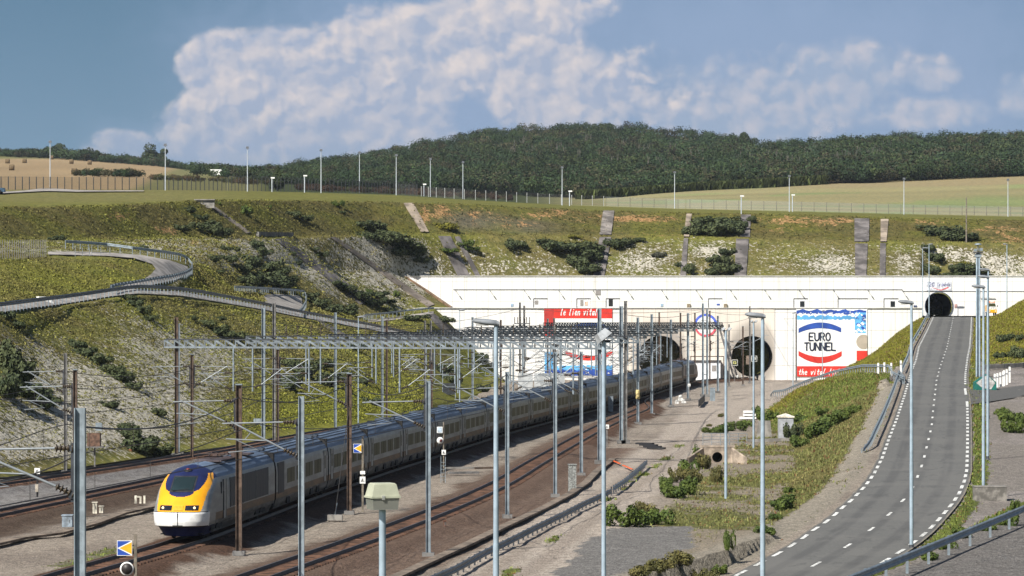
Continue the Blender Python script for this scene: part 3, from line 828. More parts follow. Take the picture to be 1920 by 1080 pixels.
def panelmat(name, c1, c2, bw, bh, joint=(.27, .26, .25), soot=()):
    m = bpy.data.materials.new(name); m.use_nodes = True; nt = m.node_tree; b = nt.nodes['Principled BSDF']; b.inputs['Roughness'].default_value = .8; b.inputs['Specular IOR Level'].default_value = .2
    sp = nt.nodes.new('ShaderNodeSeparateXYZ'); nt.links.new(nt.nodes.new('ShaderNodeTexCoord').outputs['Object'], sp.inputs[0])
    v = combine(nt, E(nt, sp.outputs[0]), E(nt, sp.outputs[2]))
    br = nt.nodes.new('ShaderNodeTexBrick'); br.offset = 0; br.squash = 1
    nt.links.new(v, br.inputs['Vector'])
    for k, val in (('Scale', 1), ('Mortar Size', .034), ('Mortar Smooth', .3), ('Bias', 0), ('Brick Width', bw), ('Row Height', bh)): br.inputs[k].default_value = val
    br.inputs['Color1'].default_value = (*c1, 1); br.inputs['Color2'].default_value = (*c2, 1); br.inputs['Mortar'].default_value = (*joint, 1)
    st = combine(nt, E(nt, sp.outputs[0]) * 1.4, E(nt, sp.outputs[2]) * .12)
    n = noise(nt, st, .6, 5, .65)
    n2 = noise(nt, v, .12, 3, .5)
    c = mixc(nt, n.step(.48, .74) * .36, br.outputs['Color'], (.38, .34, .29)); c = mixc(nt, n2.step(.45, .7) * .10, c, (.45, .41, .35))
    for (cx, cz, r) in soot:
        ex = E(nt, sp.outputs[0]) - cx; ez = E(nt, sp.outputs[2]) - cz; dd = (ex * ex + ez * ez * .55).sqrt() + (n - .5) * 2.4
        c = mixc(nt, dd.step(r + 1.9, r - .1) * .62, c, (.17, .15, .135))
    nt.links.new(c, b.inputs['Base Color']); return m


WALLW = panelmat('white_wall_panels', (.76, .75, .73), (.70, .69, .67), 2.1, 3.1)
HL = [(wx(1238), wz(671), 3.88), (wx(1410), wz(668), 3.55)]
WALLB = panelmat('cream_wall_panels', (.72, .655, .58), (.67, .61, .54), 2.1, 3.1, (.4, .36, .31), HL)
WALLU = panelmat('upper_wall_panels', (.77, .76, .745), (.72, .715, .70), 2.15, 3.6, (.42, .41, .39))
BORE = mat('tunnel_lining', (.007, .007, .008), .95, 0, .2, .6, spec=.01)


def wall(name, x0, x1, z0, z1, y, th, holes, mats, tint=None, mg=.9):
    """slab with horseshoe openings: holes = (cx, cz, r)"""
    mb = MB()
    cells = []; x = x0
    for (cx, cz, r) in holes:
        a, b_ = cx - r - mg, cx + r + mg
        cells.append((x, a, None)); cells.append((a, b_, (cx, cz, r))); x = b_
    cells.append((x, x1, None))
    for (a, b_, h) in cells:
        mi = tint(a, b_) if tint else 0
        for yy, fl in ((y, 1), (y + th, 0)):
            if h is None:
                n = max(1, int((b_ - a) / 8))
                for i in range(n):
                    p, q = a + (b_ - a) * i / n, a + (b_ - a) * (i + 1) / n
                    f = [(0, 1, 2, 3)] if fl else [(3, 2, 1, 0)]
                    mb.add([(p, yy, z0), (q, yy, z0), (q, yy, z1), (p, yy, z1)], f, mi)
            else:
                cx, cz, r = h; N = 48; ang = [-math.pi / 2 + 2 * math.pi * k / N for k in range(N + 1)]
                def rect(t):
                    dxx, dzz = math.cos(t), math.sin(t); k = 1e9
                    if dxx > 1e-9: k = min(k, (b_ - cx) / dxx)
                    if dxx < -1e-9: k = min(k, (a - cx) / dxx)
                    if dzz > 1e-9: k = min(k, (z1 - cz) / dzz)
                    if dzz < -1e-9: k = min(k, (z0 - cz) / dzz)
                    return (cx + dxx * k, cz + dzz * k)
                cor = [math.atan2(zz - cz, xx - cx) for xx in (a, b_) for zz in (z0, z1)]
                ang = sorted(set(round(t, 6) for t in ang + [c if c > -math.pi / 2 else c + 2 * math.pi for c in cor]))
                for t0, t1 in zip(ang[:-1], ang[1:]):
                    o0, o1 = rect(t0), rect(t1); i0 = (cx + r * math.cos(t0), cz + r * math.sin(t0)); i1 = (cx + r * math.cos(t1), cz + r * math.sin(t1))
                    f = [(0, 1, 2, 3)] if fl else [(3, 2, 1, 0)]
                    mb.add([(i0[0], yy, i0[1]), (o0[0], yy, o0[1]), (o1[0], yy, o1[1]), (i1[0], yy, i1[1])], f, mi)
    for (q, f) in (([(x0, y, z1), (x1, y, z1), (x1, y + th, z1), (x0, y + th, z1)], (0, 1, 2, 3)), ([(x0, y, z0), (x0, y, z1), (x0, y + th, z1), (x0, y + th, z0)], (3, 2, 1, 0)), ([(x1, y, z0), (x1, y, z1), (x1, y + th, z1), (x1, y + th, z0)], (0, 1, 2, 3))):
        mb.add(q, [f], 0)
    return mb.build(name, mats)


def bore(parent, cx, cz, r, y, L, name='tunnel_bore'):
    mb = MB(); n = 32
    for (rr_, y0, y1) in ((r + .02, y - .12, y + 1.0), (r - .15, y + .6, y + L)):
        ring = lambda yy: [(cx + rr_ * math.cos(2 * math.pi * k / n), yy, cz + rr_ * math.sin(2 * math.pi * k / n)) for k in range(n)]
        mb.add(ring(y0) + ring(y1), [(k, n + k, n + (k + 1) % n, (k + 1) % n) for k in range(n)], 0, True)
    mb.add([(cx + (r - .15) * math.cos(2 * math.pi * k / n), y + L, cz + (r - .15) * math.sin(2 * math.pi * k / n)) for k in range(n)], [tuple(range(n))], 0)
    o = mb.build(name, BORE, parent); return o


LW = (wx(740), wx(1729)); HL = [(wx(1238), wz(671), 3.88), (wx(1410), wz(668), 3.55)]
lower = wall('portal_wall', LW[0], LW[1], -2.0, wz(578), 580.0, 1.0, HL, [WALLW, WALLB], lambda a, b_: 0)
tag(lower, 'long white concrete wall with two black rail tunnel mouths and painted murals', 'wall')
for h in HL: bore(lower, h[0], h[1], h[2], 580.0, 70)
# cream cladding between and around the two mouths, 6 cm proud
cl = MB()
def cladcell(a, b_, h=None, z0=.0, z1=wz(578.6)):
    if h is None: cl.add([(a, 579.94, z0), (b_, 579.94, z0), (b_, 579.94, z1), (a, 579.94, z1)], [(0, 1, 2, 3)])
clad = wall('cream_cladding', wx(1163), wx(1452), -.5, wz(578.8), 579.93, .05, HL, [WALLB], None, .03); clad.parent = lower
cap = MB().box((sum(LW) / 2, 580.4, wz(578) + .06), (LW[1] - LW[0], 1.3, .12)).build('coping', mat('coping', (.6, .59, .57), .8, 0, .1, .5), lower)
# upper wall
UD = 597.0
UW = (wx(700, UD), 150.0)
HS = (wx(1760.5, UD), wz(574, UD), 2.5)
upper = wall('retaining_wall', UW[0], UW[1], 9.0, wz(518, UD), UD, .8, [HS], [WALLU])
tag(upper, 'upper white retaining wall under the chalk slope with one round road tunnel', 'wall')
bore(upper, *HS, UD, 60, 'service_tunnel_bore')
MB().box((sum(UW) / 2, UD + .35, wz(517.6, UD)), (UW[1] - UW[0], 1.0, .14)).build('coping', MATS['coping'], upper)
RING = mat('blue_grey_ring', (.10, .13, .2), .6)
mb = MB(); n = 48
for k in range(n):
    t0, t1 = 2 * math.pi * k / n, 2 * math.pi * (k + 1) / n
    pt = lambda t, r: (HS[0] + r * math.cos(t), UD - .13, HS[1] + r * math.sin(t))
    mb.add([pt(t0, 2.5), pt(t0, 2.6), pt(t1, 2.6), pt(t1, 2.5)], [(3, 2, 1, 0)])
mb.build('portal_ring', RING, upper)
# cable run with lamp brackets, doors, vents, notices on the upper wall
mb = MB(); 
zc = wz(543, UD)
mb.bar((wx(850, UD), UD - .06, zc), (wx(1692, UD), UD - .06, zc), .05, .09)
mb.build('cable_run', DARKSTEEL, upper)
for k in range(14):
    x = wx(853 + k * 64.4, UD); b_ = MB(); b_.bar((x, UD - .05, zc), (x + .2, UD - .9, zc - .25), .05, .05); b_.box((x + .24, UD - 1.0, zc - .33), (.16, .5, .12))
    b_.build('bracket_lamp', DARKSTEEL, upper)
MB().bar((wx(1692, UD), UD - .05, wz(546.4, UD)), (wx(1990, UD), UD - .05, wz(546.4, UD)), .05, .08).build('cable_run', DARKSTEEL, upper)
SHADETRIM = mat('recess_shade_and_trim', (.22, .22, .23), .8, 0, .1, 2); DOORW = mat('door_white', (.74, .75, .78), .5, 0, .05, 2); DARKGLASS = mat('dark_glass', (.02, .024, .03), .12, 0, .1, 1); LOUV = mat('grey_louvre', (.3, .28, .27), .7, 0, .15, 5, stretch=(1, 1, 8))


def wdoor(x0, x1, y0=559.5, y1=578, kind=0):
    X0, X1, Z0, Z1 = wx(x0, UD), wx(x1, UD), wz(y1 + 14, UD), wz(y0, UD)
    f = MB(); f.box(((X0 + X1) / 2, UD - .05, Z1), (X1 - X0, .12, .14)); f.box((X0, UD - .05, (Z0 + Z1) / 2), (.12, .12, Z1 - Z0 - .15));  # dark bars at top and one side draw the door recess shade
    fr = f.build('door_recess_shade', SHADETRIM, upper)
    MB().box(((X0 + X1) / 2 + .06, UD - .02, (Z0 + Z1) / 2 - .1), (X1 - X0 - .2, .05, Z1 - Z0 - .25)).build('door', DOORW, fr)
    if kind == 1: MB().box((X0 + (X1 - X0) * .62, UD - .06, wz(570, UD)), (.8, .06, 1.0)).build('window', DARKGLASS, fr)
    if kind == 2:
        MB().box((X0 + .95, UD - .06, wz(568, UD)), (.55, .06, 1.1)).build('louvre', LOUV, fr); MB().box((X0 + 1.75, UD - .06, wz(569, UD)), (.5, .06, .7)).build('notice', mat('notice_orange', (.75, .5, .38), .6), fr)
    if kind == 3: MB().box((X0 + (X1 - X0) * .35, UD - .06, wz(567, UD)), (.75, .06, 1.35)).build('opening', BLACK, fr)
    if kind == 4: MB().box((X0 + 1.8, UD - .06, wz(571, UD)), (.55, .06, .3)).build('notice', mat('notice_blue', (.06, .12, .5), .5), fr)
    if kind == 5:
        MB().box((X0 + .55, UD - .06, wz(567, UD)), (.65, .06, .7)).build('vent', LOUV, fr)


wdoor(1000, 1026, kind=5); wdoor(1081, 1107, kind=2); wdoor(1136, 1162, kind=3); wdoor(1328, 1354, kind=4); wdoor(1488, 1514, kind=1); wdoor(1571, 1627); wdoor(1657, 1684, kind=1)
MB().box((wx(1121.5, UD), UD - .04, wz(548.5, UD)), (.85, .08, .85)).build('vent', LOUV, upper)
for x in (1241, 960): MB().box((wx(x, UD), UD - .04, wz(572, UD)), (.5, .06, .55)).build('notice', mat('pale_blue_notice', (.35, .47, .62), .5), upper)
for x in (1291, 1360): MB().box((wx(x, UD), UD - .15, wz(573, UD)), (.6, .3, .65)).build('junction_box', mat('box_brown', (.3, .24, .17), .7), upper)
MB().box((wx(1792, UD), UD - .06, wz(573.5, UD)), (.45, .1, .65)).build('notice', mat('notice_red', (.5, .3, .28), .6), upper)
MB().box((wx(1716, UD), UD - .06, wz(574, UD)), (.6, .1, .3)).build('notice', mat('notice_navy', (.05, .07, .16), .6), upper)
MB().bar((wx(1838, UD), UD - .2, wz(559, UD)), (wx(1866, UD), UD - .2, wz(559, UD)), .1, .12).build('wall_beam', SHADETRIM, upper)
# ------------------------------------------------------------------ lettering
GL = {'E': [[(1, 1), (.02, .98), (.0, .5), (0, 0), (.98, .02)], [(0, .52), (.8, .5)]], 'U': [[(0, 1), (.02, .3), (.2, .03), (.55, 0), (.85, .1), (.98, .35), (1, 1)]],
      'R': [[(0, 0), (.02, 1), (.6, 1.0), (.92, .85), (.92, .66), (.7, .5), (.1, .46)], [(.45, .46), (1, 0)]], 'O': [[(.5, 1), (.15, .88), (0, .5), (.12, .12), (.5, 0), (.88, .12), (1, .5), (.85, .88), (.5, 1)]],
      'T': [[(0, .97), (1, 1)], [(.52, .98), (.48, 0)]], 'N': [[(0, 0), (.03, 1), (.95, .02), (1, 1)]], 'L': [[(.02, 1), (0, .03), (.95, 0)]],
      'l': [[(.6, 1.35), (.3, .5), (.25, 0), (.5, .05)]], 'e': [[(.05, .35), (.8, .45), (.6, .75), (.25, .7), (.1, .3), (.4, 0), (.85, .12)]], 'i': [[(.4, .7), (.35, 0)], [(.45, 1.0), (.5, 1.08)]],
      'n': [[(.1, .7), (.05, 0)], [(.08, .4), (.4, .72), (.75, .65), (.8, 0)]], 'v': [[(.05, .75), (.35, 0), (.85, .8)]], 't': [[(.5, 1.2), (.38, .15), (.65, .0)], [(.05, .75), (.85, .8)]],
      'a': [[(.8, .7), (.3, .68), (.08, .3), (.3, 0), (.7, .3), (.82, .7), (.78, 0)]], 'h': [[(.2, 1.3), (.1, 0)], [(.12, .4), (.45, .7), (.75, .6), (.78, 0)]], 'k': [[(.2, 1.3), (.1, 0)], [(.8, .75), (.2, .35), (.85, 0)]],
      's': [[(.8, .65), (.4, .75), (.2, .55), (.7, .25), (.5, 0), (.1, .08)]], 'u': [[(.1, .7), (.15, .1), (.45, 0), (.75, .2), (.8, .7)], [(.8, .7), (.82, 0)]], '2': [[(.05, .8), (.45, 1), (.85, .8), (.75, .5), (.05, 0), (.95, .02)]], '0': [[(.5, 1), (.1, .7), (.1, .3), (.5, 0), (.9, .3), (.9, .7), (.5, 1)]], '@': []}


def write(mb, text, x, z, h, w, adv, sw, y, mi=0, slant=0.0):
    for ch in text:
        for st in GL.get(ch, []):
            mb.ribbon([(x + (p[0] + slant * p[1]) * w, z + p[1] * h) for p in st], sw, y, mi); y -= .0012
        x += adv
    return mb


BLUE = mat('mural_blue', (.022, .075, .36), .6, 0, .12, .5); CYAN = mat('mural_cyan', (.12, .42, .78), .6, 0, .15, .5); RED = mat('mural_red', (.66, .035, .022), .6, 0, .1, .4); INK = mat('mural_ink', (.018, .024, .05), .6, 0, .1, .5)
BEIGE = mat('mural_beige', (.40, .345, .28), .7, 0, .08, .6); MWHITE = mat('mural_white', (.80, .80, .78), .6, 0, .03, .5); REDD = mat('mural_dark_red', (.40, .03, .025), .6, 0, .1, .4)
MMATS = [MWHITE, BLUE, CYAN, RED, INK, BEIGE, REDD]
MY = 579.86


def rect(mb, x0, y0, x1, y1, mi, k):
    yy = MY - .012 * k
    mb.add([(wx(x0), yy, wz(y1)), (wx(x1), yy, wz(y1)), (wx(x1), yy, wz(y0)), (wx(x0), yy, wz(y0))], [(0, 1, 2, 3)], mi)


def band(mb, xs_, top, bot, mi, k):
    yy = MY - .012 * k
    for i in range(len(xs_) - 1):
        mb.add([(wx(xs_[i]), yy, wz(bot[i])), (wx(xs_[i + 1]), yy, wz(bot[i + 1])), (wx(xs_[i + 1]), yy, wz(top[i + 1])), (wx(xs_[i]), yy, wz(top[i]))], [(0, 1, 2, 3)], mi)


def jag(n, a, b_, lo_, hi_, seed, step=1):
    r = random.Random(seed); xs_ = [a + (b_ - a) * i / n for i in range(n + 1)]; return xs_, [lo_ + (hi_ - lo_) * r.random() * (1 if i % 2 else .45) for i in range(n + 1)]


# mural beside the second mouth
mb = MB(); rect(mb, 1493, 578.5, 1626, 706, 0, 0)
n = 44; xs_ = [1493 + 131 * i / n for i in range(n + 1)]; r_ = random.Random(4)
zig = [579 + 3.2 * abs(((x - 1493) / 13) % 2 - 1) + r_.random() * 1.6 for x in xs_]; m1 = [586.5 + 4 * r_.random() for x in xs_]; m2 = [591 + 4.5 * r_.random() for x in xs_]; m3 = [597.5 + 2.6 * r_.random() for x in xs_]
band(mb, xs_, zig, m1, 1, 1); band(mb, xs_, [q - .6 for q in m2], m3, 2, 1)
for i in range(26):
    x = 1495 + 127 * r_.random(); y = 583 + 5 * r_.random(); s = .6 + 1.3 * r_.random(); yy = MY - .026; mb.add([(wx(x), yy, wz(y)), (wx(x + s), yy, wz(y + s * 1.4)), (wx(x - s * .8), yy, wz(y + s * 1.8))], [(0, 2, 1)], 0)
rect(mb, 1602.5, 586, 1623.5, 624.5, 2, 2)
for i in range(34):
    x = 1603.5 + 19 * r_.random(); y = 587 + 36 * r_.random(); s = 1 + 2.6 * r_.random(); yy = MY - .036 - .0006 * i
    mb.add([(wx(max(1602.6, x - s)), yy, wz(y)), (wx(x), yy, wz(max(586, y - s))), (wx(min(1623.4, x + s * 1.3)), yy, wz(y + .3 * s)), (wx(x + .3 * s), yy, wz(min(624, y + s)))], [(3, 2, 1, 0)], 1 if i % 3 else 0)
def swoosh(mb, cx, xa, xb, ytop, sag, th, mi, k, n=18, up=True):
    xs_ = [xa + (xb - xa) * i / n for i in range(n + 1)]
    c = [ytop + sag * (((x - cx) / ((xb - xa) / 2)) ** 2) * (1 if up else -1) for x in xs_]
    band(mb, xs_, c, [q + th * (0.75 + .25 * math.sin(i / n * 3.14)) for i, q in enumerate(c)], mi, k)
swoosh(mb, 1538, 1497, 1577, 604.5, 11, 11, 1, 3)
swoosh(mb, 1538, 1497, 1578, 669, 11, 12, 3, 3, up=False)
tx = wx(1516.5); write(mb, 'EURO', wx(1517), wz(638.5), 1.34, .74, .98, .25, MY - .05, 4); write(mb, 'TUNNEL', wx(1508.5), wz(657), 1.34, .74, .945, .25, MY - .05, 4)
yy = MY - .03; cx, cz, rr_ = wx(1619), wz(641), 1.28
mb.add([(cx + rr_ * math.cos(t), yy, cz + rr_ * math.sin(t)) for t in np.linspace(math.radians(60), math.radians(300), 26)], [tuple(range(26))], 5)
mb.add([(wx(1619) + .63, yy, cz + 1.1), (wx(1619) + .63, yy, cz - 1.1), (wx(1626), yy, cz - 1.1), (wx(1626), yy, cz + 1.1)], [(0, 1, 2, 3)], 5)
rect(mb, 1606, 657.5, 1626, 706, 3, 3); rect(mb, 1494, 686.5, 1606, 706, 3, 3)
write(mb, 'the vital link', wx(1497), wz(702.5), .78, .46, .53, .13, MY - .06, 0, .25)
mb.build('mural', MMATS, lower)['label'] = 'blue, white and red mural with large dark lettering'
# mural behind the masts
mb = MB(); rect(mb, 1020, 578.5, 1148, 706, 0, 0)
rect(mb, 1020, 578.2, 1148, 597, 3, 1); rect(mb, 1020, 597, 1041, 632, 3, 1); rect(mb, 1020, 578.3, 1038, 625, 6, 2)
swoosh(mb, 1106, 1070, 1142, 604.5, 8, 9, 1, 3)
swoosh(mb, 1104, 1060, 1148, 667, 9, 9, 3, 3, up=False)
rect(mb, 1021, 660, 1037, 701, 2, 2); n = 30; xs_ = [1022 + 126 * i / n for i in range(n + 1)]
band(mb, xs_, [683 + 4 * r_.random() for x in xs_], [694.6] * (n + 1), 2, 3); band(mb, xs_, [690 + 4.5 * abs(((x - 1022) / 10) % 2 - 1) + r_.random() for x in xs_], [704.5] * (n + 1), 1, 4)
for i in range(22):
    x = 1024 + 120 * r_.random(); y = 686 + 16 * r_.random(); s = .8 + 1.6 * r_.random(); yy = MY - .075; mb.add([(wx(x), yy, wz(y)), (wx(x + s), yy, wz(y + s)), (wx(x - s), yy, wz(y + s * .9))], [(0, 2, 1)], 0)
write(mb, 'le lien vital', wx(1050.5), wz(591), .93, .42, .505, .14, MY - .05, 0, .3)
mb.build('mural', MMATS, lower)['label'] = 'red banner mural with white handwriting over blue waves'
# ring emblem between the mouths
mb = MB(); cx, cz = wx(1323), wz(610)
for (t0, t1, mi, r0, r1) in ((math.radians(-8), math.radians(188), 1, 1.62, 2.05), (math.radians(200), math.radians(338), 3, 1.62, 1.98)):
    for k in range(20):
        a, b_ = t0 + (t1 - t0) * k / 20, t0 + (t1 - t0) * (k + 1) / 20; pt = lambda t, r: (cx + r * math.cos(t), MY - .03, cz + r * math.sin(t))
        mb.add([pt(a, r0), pt(a, r1), pt(b_, r1), pt(b_, r0)], [(3, 2, 1, 0)], mi)
mb.add([(cx + 1.62 * math.cos(2 * math.pi * k / 32), MY - .02, cz + 1.62 * math.sin(2 * math.pi * k / 32)) for k in range(32)], [tuple(range(31, -1, -1))], 0)
mb.build('ring_emblem', [MWHITE, mat('emblem_blue', (.08, .14, .6), .6), CYAN, mat('emblem_red', (.75, .12, .16), .6)], lower)
# sign over the road tunnel
mb = MB(); X0, X1, Z0, Z1 = wx(1737, UD), wx(1784, UD), wz(545, UD), wz(528, UD); mb.box(((X0 + X1) / 2, UD - .06, (Z0 + Z1) / 2), (X1 - X0, .06, Z1 - Z0), 0)
write(mb, '20', X0 + .45, wz(537.4, UD), .75, .42, .55, .1, UD - .1, 1); write(mb, 'le shuttle', X0 + 2.0, wz(536.4, UD), .42, .2, .235, .075, UD - .1, 1)
xs_ = [X0 + 1.0 + 2.9 * i / 14 for i in range(15)]; mb.ribbon([(x, wz(541, UD) + .25 * math.sin((i / 14 - .2) * 5) * -1) for i, x in enumerate(xs_)], [.05 + .2 * i / 14 for i in range(15)], UD - .1, 2)
sgn = mb.build('tunnel_sign', [mat('sign_pale', (.68, .7, .76), .5), mat('sign_ink', (.08, .08, .25), .5), mat('sign_red', (.75, .12, .12), .5)], upper)
# small white building against the wall between the mouths, kept as its own thing
mb = MB(); x0, x1 = wx(1293), wx(1349); zt = wz(677); 
hut = empty('equipment_hut', (0, 0, 0), 'low white equipment hut with two doors built against the wall between the tunnel mouths', 'hut')
MB().box(((x0 + x1) / 2, 578.6, (zt + .3) / 2), (x1 - x0, 2.4, zt - .3)).build('wall', mat('hut_white', (.74, .75, .78), .6, 0, .06, .6), hut)
MB().box(((x0 + x1) / 2, 578.5, zt + .08), (x1 - x0 + .3, 2.8, .16)).build('roof', SHADETRIM, hut)
for x in (1301, 1337): MB().box((wx(x), 577.37, wz(690)), (.75, .05, 1.0)).build('vent', LOUV, hut)
mb = MB(); mb.bar((wx(1292), 576.5, wz(668)), (wx(1355), 576.5, wz(668)), .1, .16); mb.bar((wx(1354.5), 576.5, .6), (wx(1354.5), 576.5, wz(668)), .12, .12); mb.bar((wx(1293), 576.5, .6), (wx(1293), 576.5, wz(668)), .12, .12)
mb.build('pipe_frame', BROWN, hut)

# ================================================================== train
PAINT = mat('train_grey_white', (.235, .24, .235), .45, 0, .14, 1.1, spec=.5, stretch=(1, .25, 1.6)); STRIPE = mat('train_ochre_stripe', (.115, .056, .018), .5, 0, .2, 1.5, stretch=(1, .3, 2)); SKIRT = mat('train_skirt', (.11, .11, .108), .6, 0, .25, 1.6, stretch=(1, .4, 1.5))  # skirt coloured darker than the body to carry the shade low down
ROOF = mat('train_roof_blue_grey', (.11, .15, .22), .55, 0, .2, 1.3, spec=.25, stretch=(2, .15, 1)); YEL = mat('train_yellow', (.80, .35, .007), .4, 0, .04, 1.5, spec=.5); NAVY = mat('train_navy', (.014, .02, .075), .5, 0, .1, 1.5, spec=.18); BUMP = mat('train_white', (.74, .74, .73), .4, 0, .07, 2.0)
GLASS = mat('train_window', (.05, .055, .026), .4, 0, .15, .5, spec=.06); UNDER = mat('underframe', (.022, .021, .02), .85, 0, .25, 3); GRILL = mat('side_grille', (.035, .034, .037), .6, 0, .25, 2.2, stretch=(1, 3, .2))  # olive window colour stands in for the sunlit slope seen through
SEC = [(1.16, .38), (1.30, .62), (1.385, .95), (1.41, 1.32), (1.41, 2.45), (1.385, 2.8), (1.34, 3.02), (1.24, 3.22), (1.02, 3.44), (.72, 3.59), (.36, 3.68), (0, 3.71)]


def body(mb, y0, y1, lo_, hi_, mi_of):
    """both sides of the section between indices lo_..hi_"""
    pts = SEC[lo_:hi_ + 1]; n = len(pts); ys = np.linspace(y0, y1, 5)
    for s in (1, -1):
        vs = [(s * p[0], y, p[1]) for y in ys for p in pts]; fs = []
        for j in range(4):
            for i in range(n - 1):
                q = (j * n + i, (j + 1) * n + i, (j + 1) * n + i + 1, j * n + i + 1); fs.append((q if s > 0 else q[::-1], mi_of(lo_ + i)))
        for q, m_ in fs: mb.add([vs[k] for k in q], [(0, 1, 2, 3)], m_, True)


def endcap(mb, y, flip, mi):
    poly = [(p[0], y, p[1]) for p in SEC] + [(-p[0], y, p[1]) for p in SEC[-2::-1]]
    mb.add(poly, [tuple(range(len(poly))) if flip else tuple(range(len(poly) - 1, -1, -1))], mi)


def bogie(parent, y):
    mb = MB(); mb.box((0, y, .62), (2.3, 2.6, .35))
    for yy in (y - 1.3, y + 1.3):
        for x in (-.75, .75): mb.lathe((x - .07, yy, .46), [(.46, 0), (.46, .14)], 16, 0, (1, 0, 0))
        mb.bar((-1.15, yy, .46), (1.15, yy, .46), .16, .16)
    for x in (-1.15, 1.15): mb.box((x, y, .55), (.16, 3.2, .22)); mb.bar((x * 1.06, y - .5, .5), (x * 1.06, y + .6, .95), .1, .1)
    mb.build('bogie', UNDER, parent)


def coach(parent, L, kind):
    h = L / 2 - .22
    mb = MB(); body(mb, -h, h, 0, 6, lambda i: 1 if i == 2 else (2 if i < 2 else 0)); endcap(mb, -h, False, 3); endcap(mb, h, True, 3)
    mb.box((0, 0, .36), (2.2, 2 * h - .1, .04), 3)
    for yy in (-h * .55, -h * .1, h * .35, h * .6):
        mb.box((1.345, yy, .66), (.1, 1.1, .36), 3)
    c = mb.build('coach', [PAINT, STRIPE, SKIRT, UNDER], parent)
    mb = MB(); body(mb, -h - .05, h + .05, 6, 11, lambda i: 0)
    for x in (-1.0, -.72, -.4, 0, .4, .72, 1.0):
        z = np.interp(abs(x), [p[0] for p in SEC[::-1]], [p[1] for p in SEC[::-1]]); mb.box((x, 0, z + .015), (.035, 2 * h, .05), 1)
    for yy in (-h + .9, h - .9): mb.box((0, yy, 3.74), (1.1, .9, .12), 1)
    mb.build('roof', [ROOF, mat('roof_rib', (.05, .065, .09), .6)], c)
    mb = MB(); mb.box((0, h + .2, 2.05), (2.62, .42, 3.1)); mb.build('gangway', UNDER, c)
    if kind == 'r1':
        for sx in (1, -1): MB().box((sx * 1.405, -h + 1.75, 2.1), (.05, 2.3, 1.75)).build('grille', GRILL, c)
        spots = [-h + 5.6 + 3.75 * k for k in range(4)]
    else: spots = [-h + 3.7 + 3.6 * k for k in range(4)]
    for y in spots:
        mb = MB(); mb.box((1.405, y, 2.08), (.03, 2.95, .84)); mb.box((1.41, y, 2.08), (.028, .12, .84), 1); mb.build('window', [GLASS, UNDER], c)
    mb = MB(); mb.box((-1.405, 0, 2.08), (.03, 2 * h - 5, .78)); mb.build('window_band', GLASS, c)
    for y in (-h + 1.3, h - 1.3): 
        if kind == 'r1' and y < 0: continue
        mb = MB(); mb.box((1.408, y, 1.95), (.02, .9, 1.9), 0); mb.box((1.415, y, 2.2), (.02, .34, .8), 1)
        mb.box((1.418, y - .5, 1.95), (.016, .05, 1.95), 2); mb.box((1.418, y + .5, 1.95), (.016, .05, 1.95), 2)
        mb.build('door', [PAINT, GLASS, UNDER], c)
    bogie(c, h + .22)
    return c


